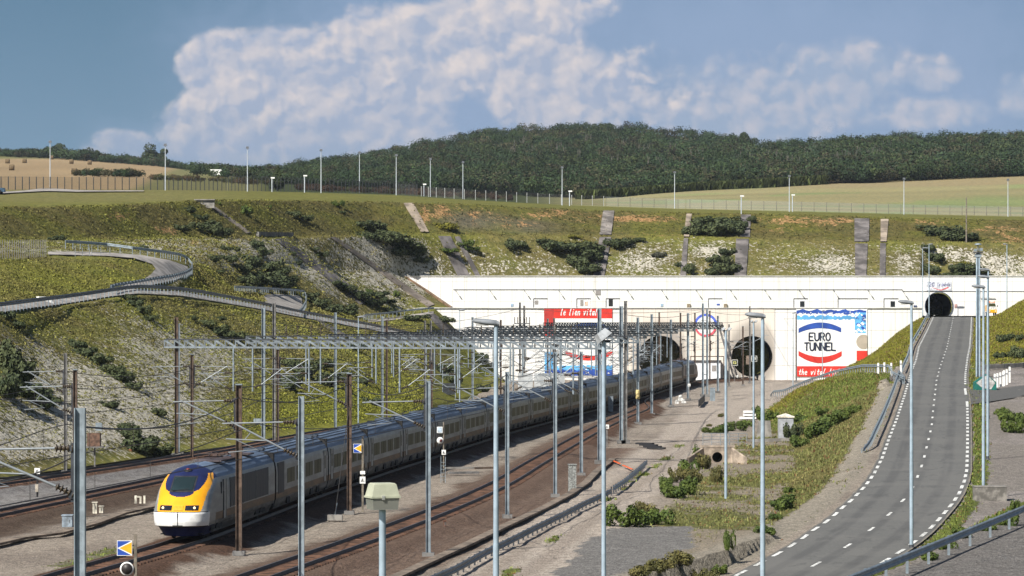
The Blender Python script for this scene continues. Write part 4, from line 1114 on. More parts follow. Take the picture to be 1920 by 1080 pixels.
def power_car(parent):
    Lc = 22.15; ZL = np.unique(np.concatenate([np.linspace(.25, 1.5, 34), np.linspace(1.5, 3.3, 62), np.linspace(3.3, 3.735, 26)]))
    T0 = [(.25, .62), (.7, .42), (.76, .04), (1.0, 0), (1.40, .03), (1.50, .12), (1.62, .22), (2.3, .88), (2.55, 1.16), (3.25, 2.35), (3.5, 3.1), (3.66, 4.1), (3.735, 5.6)]
    LR = [(.25, 1.5), (.75, 1.35), (1.5, 1.25), (2.4, 1.7), (3.2, 2.6), (3.735, 4.0)]
    SZ = SEC[:-1] + [(.06, 3.735)]; zz = [p[1] for p in SZ]; hw = lambda z: np.interp(z, [0.2] + zz, [1.08] + [p[0] for p in SZ])
    A = np.concatenate([np.linspace(0, 1, 44)]); verts = []; NB = 12; p = 2.5
    for z in ZL:
        t0, lr, w = ip(z, T0), ip(z, LR), hw(z); row = []
        w2 = w * (1.0 if z > 1.5 else (.93 if z < .74 else 1.0))
        for a in A:
            th = a * math.pi / 2; row.append((w2 * max(0, math.sin(th)) ** (2 / p), t0 + lr * (1 - max(0, math.cos(th)) ** (2 / p))))
        te = t0 + lr
        for k in range(1, NB + 1): row.append((w2 if te < 7 else w2, te + (Lc - .25 - te) * k / NB))
        full = [(-x, t) for x, t in row[:0:-1]] + row
        verts.append([(x, t, z) for x, t in full])
    V = np.array(verts); R_, C_ = V.shape[:2]; V = V.reshape(-1, 3); idx = np.arange(R_ * C_).reshape(R_, C_)
    fc = np.stack([idx[:-1, :-1], idx[:-1, 1:], idx[1:, 1:], idx[1:, :-1]], -1).reshape(-1, 4)
    cen = V[fc].mean(1); x, t, z = np.abs(cen[:, 0]), cen[:, 1], cen[:, 2]
    m = np.full(len(fc), 0)                                       # 0 paint
    m[z > 3.05] = 3                                              # roof
    tb = np.interp(z, [1.48, 2.4, 3.2, 3.3], [.42, 1.62, 3.65, 3.95])
    m[(z > 1.48) & (z < 3.3) & (t < tb)] = 4                      # yellow
    m[(z > 2.20 + .48 * x ** 2.3) & (t < 4.6 - .5 * x)] = 5       # navy
    m[(z > 1.9) & (z < 3.3) & (t < tb) & (t > tb - .62) & (x > .62)] = 4
    m[(z <= 1.48) & (t < 1.5)] = 6                               # white bumper
    m[(z < .74) & (t < 3.0)] = 5
    m[(z >= .95) & (z < 1.32) & (t > 3.2)] = 1
    m[(z < .95) & (t >= 3.0)] = 2
    m[(z > .70) & (z < .79) & (t < 1.2)] = 7
    m[(np.abs(z - 1.47) < .02) & (t < 1.0)] = 7
    pc = np_mesh('power_car', V, fc, [PAINT, STRIPE, SKIRT, ROOF, YEL, NAVY, BUMP, UNDER], True, midx=m); pc.parent = parent
    mb = MB(); endcap(mb, Lc - .25, True, 0); mb.box((0, 11, .34), (2.1, 20, .05)); mb.box((0, Lc - .05, 2.05), (2.62, .44, 3.1)); mb.build('gangway', UNDER, pc)
    def surf_t(xx, z):
        t0, lr, w = ip(z, T0), ip(z, LR), hw(z); s_ = min(1, abs(xx) / w) ** (p / 2); th = math.asin(s_); return t0 + lr * (1 - max(0, math.cos(th)) ** (2 / p))
    def patch(name, x0, x1, z0, z1, off, m_, n=8, par=None, thick=.03):
        mb = MB(); g = [[(x0 + (x1 - x0) * i / n, z0 + (z1 - z0) * j / n) for i in range(n + 1)] for j in range(n + 1)]
        f3 = [(xx, surf_t(xx, z) - off, z + off * .4) for row in g for xx, z in row]; k = n + 1
        mb.add(f3, [(j * k + i, j * k + i + 1, (j + 1) * k + i + 1, (j + 1) * k + i) for j in range(n) for i in range(n)], 0, True)
        bk = [(a, b_ + thick + off, c) for a, b_, c in f3]; edge = [j for j in range(k)] + [j * k + n for j in range(1, k)] + [n * k + i for i in range(n - 1, -1, -1)] + [j * k for j in range(n - 1, 0, -1)]
        E_ = len(edge); mb.add([f3[e] for e in edge] + [bk[e] for e in edge], [((i + 1) % E_, i, E_ + i, E_ + (i + 1) % E_) for i in range(E_)], 0)
        return mb.build(name, m_, par or pc)
    FR = mat('windscreen_frame', (.03, .03, .035), .5)
    ws = patch('windscreen_surround', -.62, .62, 2.44, 3.20, .015, FR, 10); patch('windscreen', -.54, .54, 2.52, 3.14, .035, mat('windscreen_glass', (.018, .032, .036), .12, 0, .1, .4, spec=.25), 10, ws)
    for s in (-1, 1):
        a, b_ = sorted((s * .34, s * .98)); hl = patch('headlight', a, b_, 1.56, 1.80, .02, mat('lamp_housing', (.02, .02, .03), .15, spec=.8), 8)
        xx = s * .80; zc_ = 1.68; mb = MB(); mb.lathe((xx, surf_t(xx, zc_) - .02, zc_), [(.06, 0), (.06, .05), (.035, .06)], 14, 0, (0, -1, .3)); mb.build('lamp', emat('lamp_glow', (1, .72, .35), .9), hl)
    gm_ = bpy.data.materials.new('yellow_grating'); gm_.use_nodes = True; nt = gm_.node_tree; b_ = nt.nodes['Principled BSDF']; b_.inputs['Roughness'].default_value = .5
    sp = nt.nodes.new('ShaderNodeSeparateXYZ'); nt.links.new(nt.nodes.new('ShaderNodeTexCoord').outputs['Object'], sp.inputs[0])
    br = nt.nodes.new('ShaderNodeTexBrick'); br.offset = 0; nt.links.new(combine(nt, E(nt, sp.outputs[0]), E(nt, sp.outputs[2])), br.inputs['Vector'])
    for k, val in (('Scale', 1), ('Mortar Size', .016), ('Brick Width', .07), ('Row Height', .06)): br.inputs[k].default_value = val
    br.inputs['Color1'].default_value = br.inputs['Color2'].default_value = (.22, .08, .0, 1); br.inputs['Mortar'].default_value = (.78, .38, .01, 1); nt.links.new(br.outputs['Color'], b_.inputs['Base Color'])
    patch('nose_grille', -.24, .24, 1.56, 1.80, .02, gm_, 6)
    mb = MB(); mb.box((0, 0.0, 1.12), (.025, .03, .7)); mb.box((0, .02, .8), (.5, .06, .06)); mb.build('coupler_hatch_seam', UNDER, pc)
    mb = MB(); z0 = 3.44; 
    mb.lathe((0, surf_t(0, z0) - .03, z0 + .02), [(.2, -.03), (.2, .03), (.15, .035)], 18, 0, (0, -.35, .94)); mb.lathe((0, surf_t(0, z0) - .03, z0 + .035), [(.09, 0), (.08, .07), (.03, .09)], 12, 1, (0, -.35, .94)); mb.build('roof_lamp', [FR, mat('lamp_red', (.25, .05, .04), .3)], pc)
    mb = MB(); mb.bar((-.45, surf_t(-.45, 2.5) - .09, 2.5), (.35, surf_t(.35, 2.6) - .09, 2.6), .025, .03); mb.build('wiper', BLACK, pc)
    for s in (-1, 1):
        gp_ = MB(); gp_.box((s * 1.405, 13.3, 2.13), (.06, 12.2, 1.5)); g_ = gp_.build('side_grille', GRILL, pc)
        for yy in (7.2, 11.2, 15.3, 19.4): MB().box((s * 1.415, yy, 2.13), (.06, .07, 1.54)).build('grille_post', SKIRT, g_)
        d_ = MB(); d_.box((s * 1.405, 5.6, 1.9), (.03, .82, 2.0), 0)
        for yy in (5.17, 6.03): d_.box((s * 1.412, yy, 1.9), (.03, .04, 2.0), 1)
        d_.box((s * 1.415, 4.6, 2.5), (.03, .22, .6), 1)
        d_.box((s * 1.42, 5.25, 1.8), (.03, .05, 1.0), 1)
        d_.build('cab_door', [PAINT, UNDER], pc)
    mb = MB(); mb.box((0, 11.8, 3.70), (1.5, 4.2, .06)); mb.bar((-.5, 10.2, 3.85), (.5, 10.2, 3.85), .06, .06)
    for s in (-1, 1): mb.bar((s * .3, 10.2, 3.85), (s * .45, 12.2, 4.0), .05, .05); mb.bar((s * .45, 12.2, 4.0), (s * .2, 13.6, 3.85), .05, .05); mb.box((s * .5, 13.5, 3.82), (.25, .25, .26))
    mb.bar((-.8, 10.0, 4.02), (.8, 10.0, 4.02), .08, .05); mb.build('pantograph', mat('pantograph_rust', (.07, .045, .04), .7), pc)
    for yy in (8.2, 16.0): mb = MB(); mb.box((.2, yy - (0 if yy < 10 else -1), 3.735), (1.4, 1.6, .08)); mb.build('roof_hatch', mat('hatch_rust', (.09, .07, .075), .7, 0, .3, 1.5), pc)
    bogie(pc, 4.3); bogie(pc, 18.0)
    return pc


# running positions along the curve
sd = np.arange(80, 640, .25); sX = T3(sd); sS = np.concatenate([[0], np.cumsum(np.hypot(np.diff(sX), np.diff(sd)))])
def along(s):
    d = float(np.interp(s, sS, sd)); return Vector((float(T3(d)), d, gz(d)))
S0 = float(np.interp(165.3, sd, sS))
train = empty('high_speed_train', along(S0), 'long grey high speed train with a yellow and navy nose curving away to the tunnel', 'train')


def place(o, sa, sb, at_start):
    a, b_ = along(sa), along(sb); d = b_ - a; rz = math.atan2(-d.x, d.y); rx = math.atan2(d.z, math.hypot(d.x, d.y))
    o.rotation_euler = (rx, 0, rz); q = a if at_start else (a + b_) / 2; o.location = q - train.location


pc = power_car(train); place(pc, S0, S0 + 22.15, True)
s = S0 + 22.15; r1 = coach(train, 21.8, 'r1'); place(r1, s, s + 21.8, False); s += 21.8
c0 = None
for i in range(16):
    if c0 is None: c = c0 = coach(train, 18.7, 'std')
    else:
        c = c0.copy(); COL.objects.link(c); c.parent = train
        for g2 in c0.children: d2 = g2.copy(); COL.objects.link(d2); d2.parent = c
    place(c, s, s + 18.7, False); s += 18.7
c = r1.copy(); COL.objects.link(c); c.parent = train
for g2 in r1.children: d2 = g2.copy(); COL.objects.link(d2); d2.parent = c
place(c, s + 21.8, s, False); c.rotation_euler = (0, 0, c.rotation_euler.z); s += 21.8
q = pc.copy(); COL.objects.link(q); q.parent = train
for g2 in pc.children:
    d2 = g2.copy(); COL.objects.link(d2); d2.parent = q
a, b_ = along(s), along(s + 22.15); d = a - b_; q.rotation_euler = (0, 0, math.atan2(-d.x, d.y)); q.location = b_ - train.location

# ================================================================== railway tracks
RAILM = mat('rusty_rail', (.045, .030, .024), .6, .2, .2, 2, coord='World'); SLEEP = mat('brown_sleeper', (.12, .062, .038), .9, 0, .3, 1.2, coord='World')
RAILT = mat('rail_head', (.10, .085, .08), .35, .5, .15, 1, coord='World')
TL = ['railway track running closest to the foot of the chalk slope', 'railway track beside the slope track, on brown ballast', 'railway track that the yellow nosed train runs on', 'rusty railway track beside the pale gravel strip, clear of the train']
for (fn, d0, d1), lab in zip(TRK, TL):
    dd = np.arange(d0, d1, 1.5); base = Vector((float(fn(d0)), d0, 0)); root = empty('railway_track', base, lab, 'track')
    for s_ in (-1, 1):
        mb = MB(); ring = []
        for d in dd:
            x = float(fn(d)); x2 = float(fn(d + .5)); t = Vector((x2 - x, .5)).normalized(); cx = x + s_ * .752 * t.y; cy = d - s_ * .752 * t.x; z = gz(d)
            ring.append([Vector((cx + w * t.y, cy - w * t.x, z + zz)) - base for w, zz in ((-.07, -.16), (-.036, -.02), (-.036, 0), (.036, 0), (.036, -.02), (.07, -.16))])
        n = 6; vs = [v for r in ring for v in r]
        for i in range(len(ring) - 1):
            for k in range(n - 1): mb.add([vs[i * n + k], vs[i * n + k + 1], vs[(i + 1) * n + k + 1], vs[(i + 1) * n + k]], [(3, 2, 1, 0)], 1 if k == 2 else 0)
        mb.build('rail', [RAILM, RAILT], root)
    mb = MB()
    for d in np.arange(d0, d1, .62):
        x = float(fn(d)); x2 = float(fn(d + .5)); a_ = math.atan2(-(x2 - x), .5); mb.box((x - base.x, d - base.y, gz(d) - .22), (2.5, .26, .13), 0, a_)
    sl_ = mb.build('sleepers', SLEEP, root); sl_['kind'] = 'stuff'
# ================================================================== overhead line equipment
def hcol(mb, h, w, mi=0, base=(0, 0, 0), t=.03):
    x, y, z = base
    mb.box((x - w / 2 + t / 2, y, z + h / 2), (t, w, h), mi); mb.box((x + w / 2 - t / 2, y, z + h / 2), (t, w, h), mi); mb.box((x, y, z + h / 2), (w - 2 * t, t, h), mi)
    return mb


def insulator(p, q, parent, n=5, r=.125):
    p, q = Vector(p), Vector(q); L = (q - p).length; mb = MB(); prof = []
    for k in range(n): z = L * (k + .2) / n; prof += [(r * .45, z), (r, z + L * .05), (r, z + L * .4 / n), (r * .45, z + L * .5 / n)]
    mb.lathe(p, [(.03, 0)] + prof + [(.03, L)], 8, 0, q - p)
    return mb.build('insulator', INSUL, parent)


def cantilever(root, sx, zt, zb_, L, off=(0, 0), zc=None):
    """swivelling bracket: stay tube, inclined tube, registration arm"""
    x0, y0 = off; s = 1 if sx > 0 else -1; mb = MB()
    top0, top1 = Vector((x0 + s * .75, y0, zt)), Vector((x0 + s * (L + .35), y0, zt - .06)); bot0 = Vector((x0 + s * .72, y0, zb_ + .28)); apex = Vector((x0 + s * L, y0, zt + .02))
    mb.tube([top0, top1], .036, 6); mb.tube([bot0, apex], .042, 6)
    ra = bot0.lerp(apex, .33); mb.tube([ra + Vector((0, 0, -.02)), Vector((x0 + s * (L + .2), y0, ra.z + .05))], .03, 6)
    mb.tube([Vector((x0 + s * (L - .2), y0, ra.z + .02)), Vector((x0 + s * (L * .62), y0, ra.z - .38)), Vector((x0 + s * (L + .1), y0, ra.z - .5))], .025, 5)
    mb.tube([bot0.lerp(apex, .62), Vector((x0 + s * L * .8, y0, ra.z + .03))], .02, 5)
    c = mb.build('cantilever', ALU, root)
    insulator((x0 + s * .16, y0, zt), top0, c); insulator((x0 + s * .14, y0, zb_), bot0, c)
    return c


KIND = {'brown': BROWN, 'grey': GALV, 'dull': GREYBROWN}
MG = 'overhead line masts standing beside the tracks'


def mast(px, yb, yt, kind, label, arms=(), w=.24, D=None, plate=None):
    b_ = G(px, yb) if D is None else Vector(((px - 960) * D / F, D, gz(D) + ZB)); top = CZ - (yt - HZ) * b_.y / F; h = top - b_.z
    root = empty('catenary_mast', b_, label, 'catenary mast', MG)
    hcol(MB(), h, w).build('column', KIND[kind], root)
    if kind == 'brown': MB().box((0, 0, h + .03), (w + .03, w + .03, .06)).build('column_cap', GALV, root)
    MB().box((0, 0, .0), (.6, .7, .22)).build('footing', CONCD, root)
    for a in arms:
        s, zt, zb_, L = (a + (2.9,))[:4]; cantilever(root, s, zt - b_.z + gz(b_.y), zb_ - b_.z + gz(b_.y), L)
        mb = MB(); mb.bar((s * (w / 2 + .03), 0, zt - b_.z + .15), (s * (w / 2 + .03), 0, zb_ - b_.z - .2), .05, .16); mb.box((s * (w / 2 + .09), 0, zt - b_.z), (.16, .14, .18)); mb.box((s * (w / 2 + .09), 0, zb_ - b_.z), (.16, .14, .18)); mb.build('bracket', DARKSTEEL, root)
    if plate: MB().box((0, -w / 2 - .02, plate - b_.z), (.24, .03, .5)).build('number_plate', mat('plate_cream', (.5, .42, .3), .6), root)
    return root


U_, Lo = 7.1, 5.7
mast(123, 885, 662, 'dull', 'dull grey mast at the outer edge of the slope track, with arms over it', [(-1, 7.2, 5.6)])
mast(141, 968, 694, 'brown', 'brown steel mast just behind the big grey flanged mast, near the small cabinet', [(-1, 7.2, 5.6)])
mast(150, 1330, 765, 'grey', 'big grey flanged mast cut off by the bottom edge, near the yellow nose side', [(-1, 7.3, 5.9, 3.4)], w=.32, D=98)
mast(360, 864, 665, 'brown', 'brown mast rising behind the train nose, beside the beam end', [(-1, 7.3, 5.7), (1, 7.3, 5.7)])
mast(448, 1037, 722, 'brown', 'thick brown mast standing in front of the train power car', [(-1, 7.1, 5.8)], w=.3)
mast(521, 838, 655, 'brown', 'brown topped mast close behind the tall equipment pair', [(1, 7.6, 6.0), (-1, 7.6, 6.0)])
mast(565, 1200, 743, 'grey', 'grey mast cut by the bottom edge, in front of the first coaches', [(-1, 6.9, 5.5)], D=136)
mast(655, 961, 701, 'brown', 'brown mast with a blue and yellow marker board next to it', [(-1, 7.4, 6.0)], w=.28)
mast(803, 1040, 714, 'grey', 'slim grey mast on the brown ballast behind the beige lamp head', [(-1, 7.1, 5.8)])
mast(809, 800, 680, 'brown', 'dark brown mast behind the train, in line with the ladder signal', [(-1, 7.4, 6.0), (1, 7.4, 6.0)])
mast(951, 968, 697, 'grey', 'grey mast right behind the pale lamp pole, on the ballast edge', [(-1, 7.1, 5.7)])
mast(1041, 929, 660, 'grey', 'grey mast beside the concrete cabinet on the ballast', [(-1, 7.1, 5.7)])
mast(1090, 889, 659, 'grey', 'grey mast just past the concrete cabinet, towards the tunnels', [(-1, 7.1, 5.7)])
mast(1039, 770, 596, 'dull', 'grey brown mast rising in front of the red banner mural corner', [(-1, 8.0, 6.6), (1, 8.0, 6.6)], D=410)
mast(1236, 735, 586, 'brown', 'thin brown mast in front of the first tunnel mouth centre', [(-1, 7.2, 5.8)])
mast(1276, 726, 587, 'brown', 'thin brown mast at the edge of the first tunnel mouth', [(1, 7.2, 5.8)])
mast(1303, 719, 587, 'brown', 'thin brown mast before the white hut, beside the ring emblem', [(-1, 7.4, 6.0)])
mast(1331, 715, 583, 'brown', 'thin brown mast before the white hut, crossing the ring emblem', [(1, 7.4, 6.0)])
mast(1367, 725, 608, 'dull', 'pale mast at the near edge of the second tunnel mouth', [(1, 6.8, 5.4)])
mast(1393, 722, 612, 'brown', 'brown mast inside the outline of the second tunnel mouth', [(-1, 6.8, 5.4)])
mast(1406, 717, 574, 'dull', 'tall dull mast carrying a brown box before the second tunnel mouth', [(1, 7.6, 6.2)])
mast(1493, 716, 588, 'dull', 'dark thin mast at the edge of the large lettered mural')
# tall twin anchor masts
def twin(px1, px2, yb, y1, y2, label, gear=True, kind='dull'):
    b_ = G((px1 + px2) / 2, yb); root = empty('anchor_mast', b_, label, 'catenary mast'); D = b_.y
    for px, yt in ((px1, y1), (px2, y2)):
        x = (px - 960) * D / F - b_.x; h = CZ - (yt - HZ) * D / F - b_.z; hcol(MB(), h, .3, 0, (x, 0, 0)).build('column', KIND[kind], root)
    x0, x1 = (px1 - 960) * D / F - b_.x, (px2 - 960) * D / F - b_.x; H = CZ - (y1 - HZ) * D / F - b_.z
    mb = MB()
    for z in (1.2, 3.2, 5.2, H - 3.4): mb.bar((x0, 0, z), (x1, 0, z), .08, .1)
    mb.build('brace', GALV, root)
    if gear:
        MB().bar((x0 - .9, -.2, H - 3.2), (x1 + .9, -.2, H - 3.2), .3, .14).build('switch_platform', DARKSTEEL, root)
        for k in range(6): x = x0 - .8 + (x1 - x0 + 1.6) * k / 5; insulator((x, -.25, H - 3.1), (x, -.25, H - 2.2), root, 6, .1)
    MB().box(((x0 + x1) / 2, 0, .1), (x1 - x0 + .9, 1.1, .4)).build('footing', CONCD, root)
    return root


twin(975, 983, 738, 567, 573, 'tall twin mast with a row of switch insulators, beside the red mural')
twin(1318, 1326, 743, 569, 580, 'tall twin mast between the tunnel mouths, over the ring emblem', False, 'grey')
# gantries: two legs and a lattice beam over all tracks
def gantry(legs_a, legs_b, zb_, kind, label, depth=.62, posts=(), ov=1.0):
    pa = G(legs_a[0][0], legs_a[0][1]); pb = G(legs_b[0][0], legs_b[0][1]); root = empty('catenary_gantry', pa, label, 'gantry', 'lattice gantries over the tracks')
    for L in (legs_a, legs_b):
        for (px, yb, yt, k, w) in L:
            b_ = G(px, yb) - pa; D = b_.y + pa.y; h = CZ - (yt - HZ) * D / F - (b_.z + pa.z)
            lg = hcol(MB(), h, w, 0, b_).build('leg', KIND[k], root); MB().box((b_.x, b_.y, b_.z + .08), (.8, .9, .3)).build('footing', CONCD, lg)
    d = (pb - pa); d.z = 0; Ln = d.length; u = d / Ln; nrm = Vector((-u.y, u.x, 0)); z0 = zb_ - pa.z; a = -ov
    def pt(s, z, k): return u * s + nrm * (k * .28) + Vector((0, 0, z0 + z))
    fmat = [mat('front_beam_grey', (.19, .22, .245), .55, .2, .15, 2) if kind == 'grey' else mat('beam_grey', (.16, .18, .195), .6, .15, .15, 2), DARKSTEEL]; mb = MB(); e0, e1 = a, Ln + ov
    for k in (-1, 1):
        mb.bar(pt(e0, depth / 2, k), pt(e1, depth / 2, k), .09, .11, 1); mb.bar(pt(e0, -depth / 2, k), pt(e1, -depth / 2, k), .13, .15, 0)  # top chord coloured dark to draw the shade of its angle
        n = int((e1 - e0) / .95)
        for i in range(n + 1):
            s_ = e0 + (e1 - e0) * i / n; mb.bar(pt(s_, depth / 2 - .03, k), pt(s_, -depth / 2 + .03, k), .1, .1, 0)
            if i < n and k == -1: mb.bar(pt(s_, depth / 2 - .05, k), pt(s_ + (e1 - e0) / n, -depth / 2 + .05, k), .05, .16, 0)
    for i in range(int(Ln / 2)): s_ = i * 2.0; mb.bar(pt(s_, depth / 2, -1), pt(s_ + 1, depth / 2, 1), .05, .05, 1); mb.bar(pt(s_, -depth / 2, -1), pt(s_ + 1, -depth / 2, 1), .05, .05, 0)
    bm = mb.build('lattice_beam', fmat, root)
    for px in posts:
        s_ = ((px - 960) * (pa.y + pb.y) / 2 / F - pa.x) / u.x; p = pt(s_, depth / 2 + .05, -1); insulator(p, p + Vector((0, 0, 1.0)), bm, 6, .09)
    for fn, d0, d1 in TRK:
        # where the beam crosses this track
        s_ = Ln / 2
        for _ in range(12):
            y = pa.y + u.y * s_; s_ = (float(fn(y)) - pa.x) / u.x
        y = pa.y + u.y * s_
        if not (d0 < y < d1) or s_ < -1 or s_ > Ln + 1: continue
        for sgn in (1, -1):
            so = s_ - sgn * 2.6; p = pt(so, -depth / 2, -1)
            if so < .5 or so > Ln - .5: continue
            mb = MB(); zt = gz(y) + 7.0 - pa.z; zl = gz(y) + 5.4 - pa.z
            mb.tube([p, Vector((p.x, p.y, zl - .3))], .075, 6); mb.build('drop_tube', GALV, root)
            cantilever(root, sgn, zt - (.35 if sgn < 0 else 0), zl - (.2 if sgn < 0 else 0), 2.5, (p.x, p.y))
    return root


gantry([(331, 855, 595, 'brown', .3), (336, 853, 607, 'grey', .12)], [(1124, 868, 578, 'grey', .32)], 9.12, 'grey', 'nearest long light grey lattice gantry across all the tracks', .66, (), 1.0)
gantry([(494, 831, 577, 'grey', .34), (514, 831, 568, 'dull', .3)], [(1165, 830, 574, 'grey', .36), (1173, 830, 564, 'dull', .3)], 9.28, 'grey', 'lattice gantry with brown switch insulators between two tall leg pairs', .6, (538, 559, 584, 602, 686), 1.6)
gantry([(629, 808, 586, 'grey', .28)], [(1196, 795, 595, 'grey', .3)], 9.35, 'dull', 'third lattice gantry, its leg wrapped by a yellow sleeve', .5, (830, 900, 960, 1010, 1040, 1070), 1.0)
gantry([(717, 792, 593, 'grey', .26), (725, 790, 600, 'brown', .24)], [(1222, 778, 589, 'grey', .3)], 9.45, 'dull', 'fourth lattice gantry with a double leg near the ramp fence', .5)
gantry([(797, 773, 601, 'dull', .25), (808, 773, 601, 'dull', .25)], [(1258, 762, 599, 'grey', .3)], 9.6, 'dull', 'fifth lattice gantry starting from two short grey uprights', .5, (990, 1080, 1120))
gantry([(886, 756, 594, 'grey', .3)], [(1290, 750, 587, 'grey', .34)], 9.8, 'dull', 'sixth lattice gantry crossing in front of the first tunnel mouth', .5)
gantry([(939, 750, 600, 'brown', .28)], [(1346, 736, 592, 'grey', .3)], 10.0, 'dull', 'seventh lattice gantry passing below the ring emblem', .5)
gantry([(1027, 731, 597, 'dull', .3)], [(1442, 706, 577, 'dull', .34), (1449, 706, 588, 'dull', .34)], 10.35, 'dull', 'lattice gantry closest to the wall, ending beside the second tunnel mouth', .6)
# wires: contact and carrier over each track, feeders along the masts
wl = ['slope track', 'second track', 'train track', 'gravel side track']
for (fn, d0, d1), w in zip(TRK, wl):
    dd = np.arange(max(d0, 85), min(d1, 600), 4.0); root = empty('overhead_wire', (0, 0, 0), 'contact wire with its carrier wire hung above the ' + w, 'overhead wire')
    sag = lambda d: 1.45 - .85 * (1 - (abs(((d % 48) / 48) - .5) * 2) ** 2)
    c1 = [Vector((float(fn(d)) + .18 * math.sin(d / 15), d, gz(d) + 5.15)) for d in dd]; c2 = [Vector((float(fn(d)) + .18 * math.sin(d / 15), d, gz(d) + 5.15 + sag(d))) for d in dd]
    MB().tube(c1, .02, 4).build('contact_wire', WIRE, root); MB().tube(c2, .02, 4).build('carrier_wire', WIRE, root)
    mb = MB()
    for p, q in list(zip(c1, c2))[::2]: mb.bar(p, q, .02, .02)
    mb.build('dropper', WIRE, root)['kind'] = 'stuff'
def wire(pts, label, sagv=.6, r=.026):
    pp = []
    for p, q in zip(pts[:-1], pts[1:]):
        for k in range(10): t = k / 10; v = p.lerp(q, t); v.z -= sagv * 4 * t * (1 - t); pp.append(v)
    pp.append(pts[-1]); tag(MB().tube(pp, r, 5).build('feeder_cable', WIRE), label, 'cable')
def mp(px, yb, y): b_ = G(px, yb); return Vector((b_.x, b_.y, CZ - (y - HZ) * b_.y / F))
wire([mp(494, 831, 600), mp(717, 792, 612), mp(975, 738, 578), mp(1318, 743, 581)], 'feeder cable drooping between the tall masts towards the red mural')
wire([mp(1172, 830, 590), mp(1318, 743, 582), mp(1442, 706, 585), mp(1493, 716, 596)], 'feeder cable strung past the ring emblem to the lettered mural')
wire([mp(123, 885, 695), mp(360, 864, 690), mp(521, 838, 680), mp(629, 808, 672), mp(721, 792, 664)], 'feeder cable along the masts at the slope foot')
wire([mp(150, 1330, 0) if False else P(150, 800, 98), mp(448, 1037, 745), mp(655, 961, 720), mp(803, 1040, 720)], 'feeder cable linking the brown masts in front of the train')
wire([mp(803, 1040, 716), mp(951, 968, 702), mp(1041, 929, 664), mp(1090, 889, 664), mp(1165, 830, 640)], 'feeder cable along the slim grey masts on the ballast')
wire([mp(336, 853, 625), mp(629, 808, 618), mp(886, 756, 612), mp(1027, 731, 606)], 'thin return wire strung above the gantry beams behind the train')
wire([mp(494, 831, 622), mp(629, 808, 605), mp(797, 773, 612), mp(939, 750, 612)], 'feeder cable hanging from the switch insulators towards the wall')
wire([mp(1124, 868, 600), mp(1196, 795, 606), mp(1258, 762, 608), mp(1290, 750, 600), mp(1346, 736, 600)], 'feeder cable along the grey gantry legs on the yard side')
wire([mp(1124, 868, 620), mp(1222, 778, 612), mp(1318, 743, 600), mp(1406, 717, 596)], 'lower feeder cable from the front gantry leg to the tunnel masts')
wire([P(-60, 742, 230), mp(123, 885, 726), mp(333, 855, 700), mp(521, 838, 700), mp(717, 792, 690)], 'lower cable along the masts at the slope foot')
wire([P(-60, 905, 120), P(150, 850, 98)], 'short cable from the big grey mast out of view', .3)
# yellow sleeve on the gantry leg
b_ = G(1196, 795); 
tag(MB().lathe((b_.x, b_.y - .02, CZ - (748 - HZ) * b_.y / F), [(.22, 0), (.24, .1), (.24, .9), (.2, 1.02)], 12).build('yellow_sleeve', mat('sleeve_yellow', (.5, .40, .18), .7)), 'yellow plastic sleeve strapped round a grey gantry leg', 'sleeve')

# ================================================================== road and yard lamps
LGR = 'lamp posts along the road and yard'


def lamp(px, yb, yt, label, D=None, s=-1, hl=.85, r=.095, base=None, yawd=0):
    p = onyard(px, yb) if D is None else Vector(((px - 960) * D / F, D, CZ - (yb - HZ) * D / F)); zt = CZ - (yt - HZ) * p.y / F
    root = empty('street_lamp', p, label, 'street lamp', LGR); h = zt - p.z
    mb = MB(); mb.tube([(0, 0, 0), (0, 0, h * .35)], r * 1.08, 12); mb.tube([(0, 0, h * .35), (0, 0, h)], r * 1.0, 12, 0, r * .72); mb.build('pole', LAMPGREY, root)
    MB().lathe((0, 0, -.05), [(r * 1.9, 0), (r * 1.9, .07), (r * 1.3, .1), (r * 1.3, .3)], 12).build('base_flange', DARKSTEEL, root)
    hd = MB(); x0, x1 = (.12, -hl) if s < 0 else (-.12, hl)
    prof = [(.0, .10), (.12, .16), (.5, .17), (.85, .14), (1, .05)]; n = 10; vs = []
    for t, w in prof:
        x = x0 + (x1 - x0) * t; zz = .06 + .10 * t
        for k in range(n): a_ = 2 * math.pi * k / n; vs.append((x, w * math.cos(a_), h + zz + w * .8 * math.sin(a_) * (1 if math.sin(a_) > 0 else .6)))
    fs = [(i * n + k, i * n + (k + 1) % n, (i + 1) * n + (k + 1) % n, (i + 1) * n + k) for i in range(len(prof) - 1) for k in range(n)] + [tuple(range(n)), tuple(range(4 * n, 5 * n))]
    hd.add(vs, fs, 0, True); lm = hd.build('lamp_head', mat('lamp_head_grey', (.19, .205, .225), .55, 0, .1, 2), root)
    MB().box((x0 + (x1 - x0) * .62, 0, h + .03), (hl * .5, .2, .05)).build('lens', mat('lamp_lens', (.3, .3, .29), .2), lm)
    return root


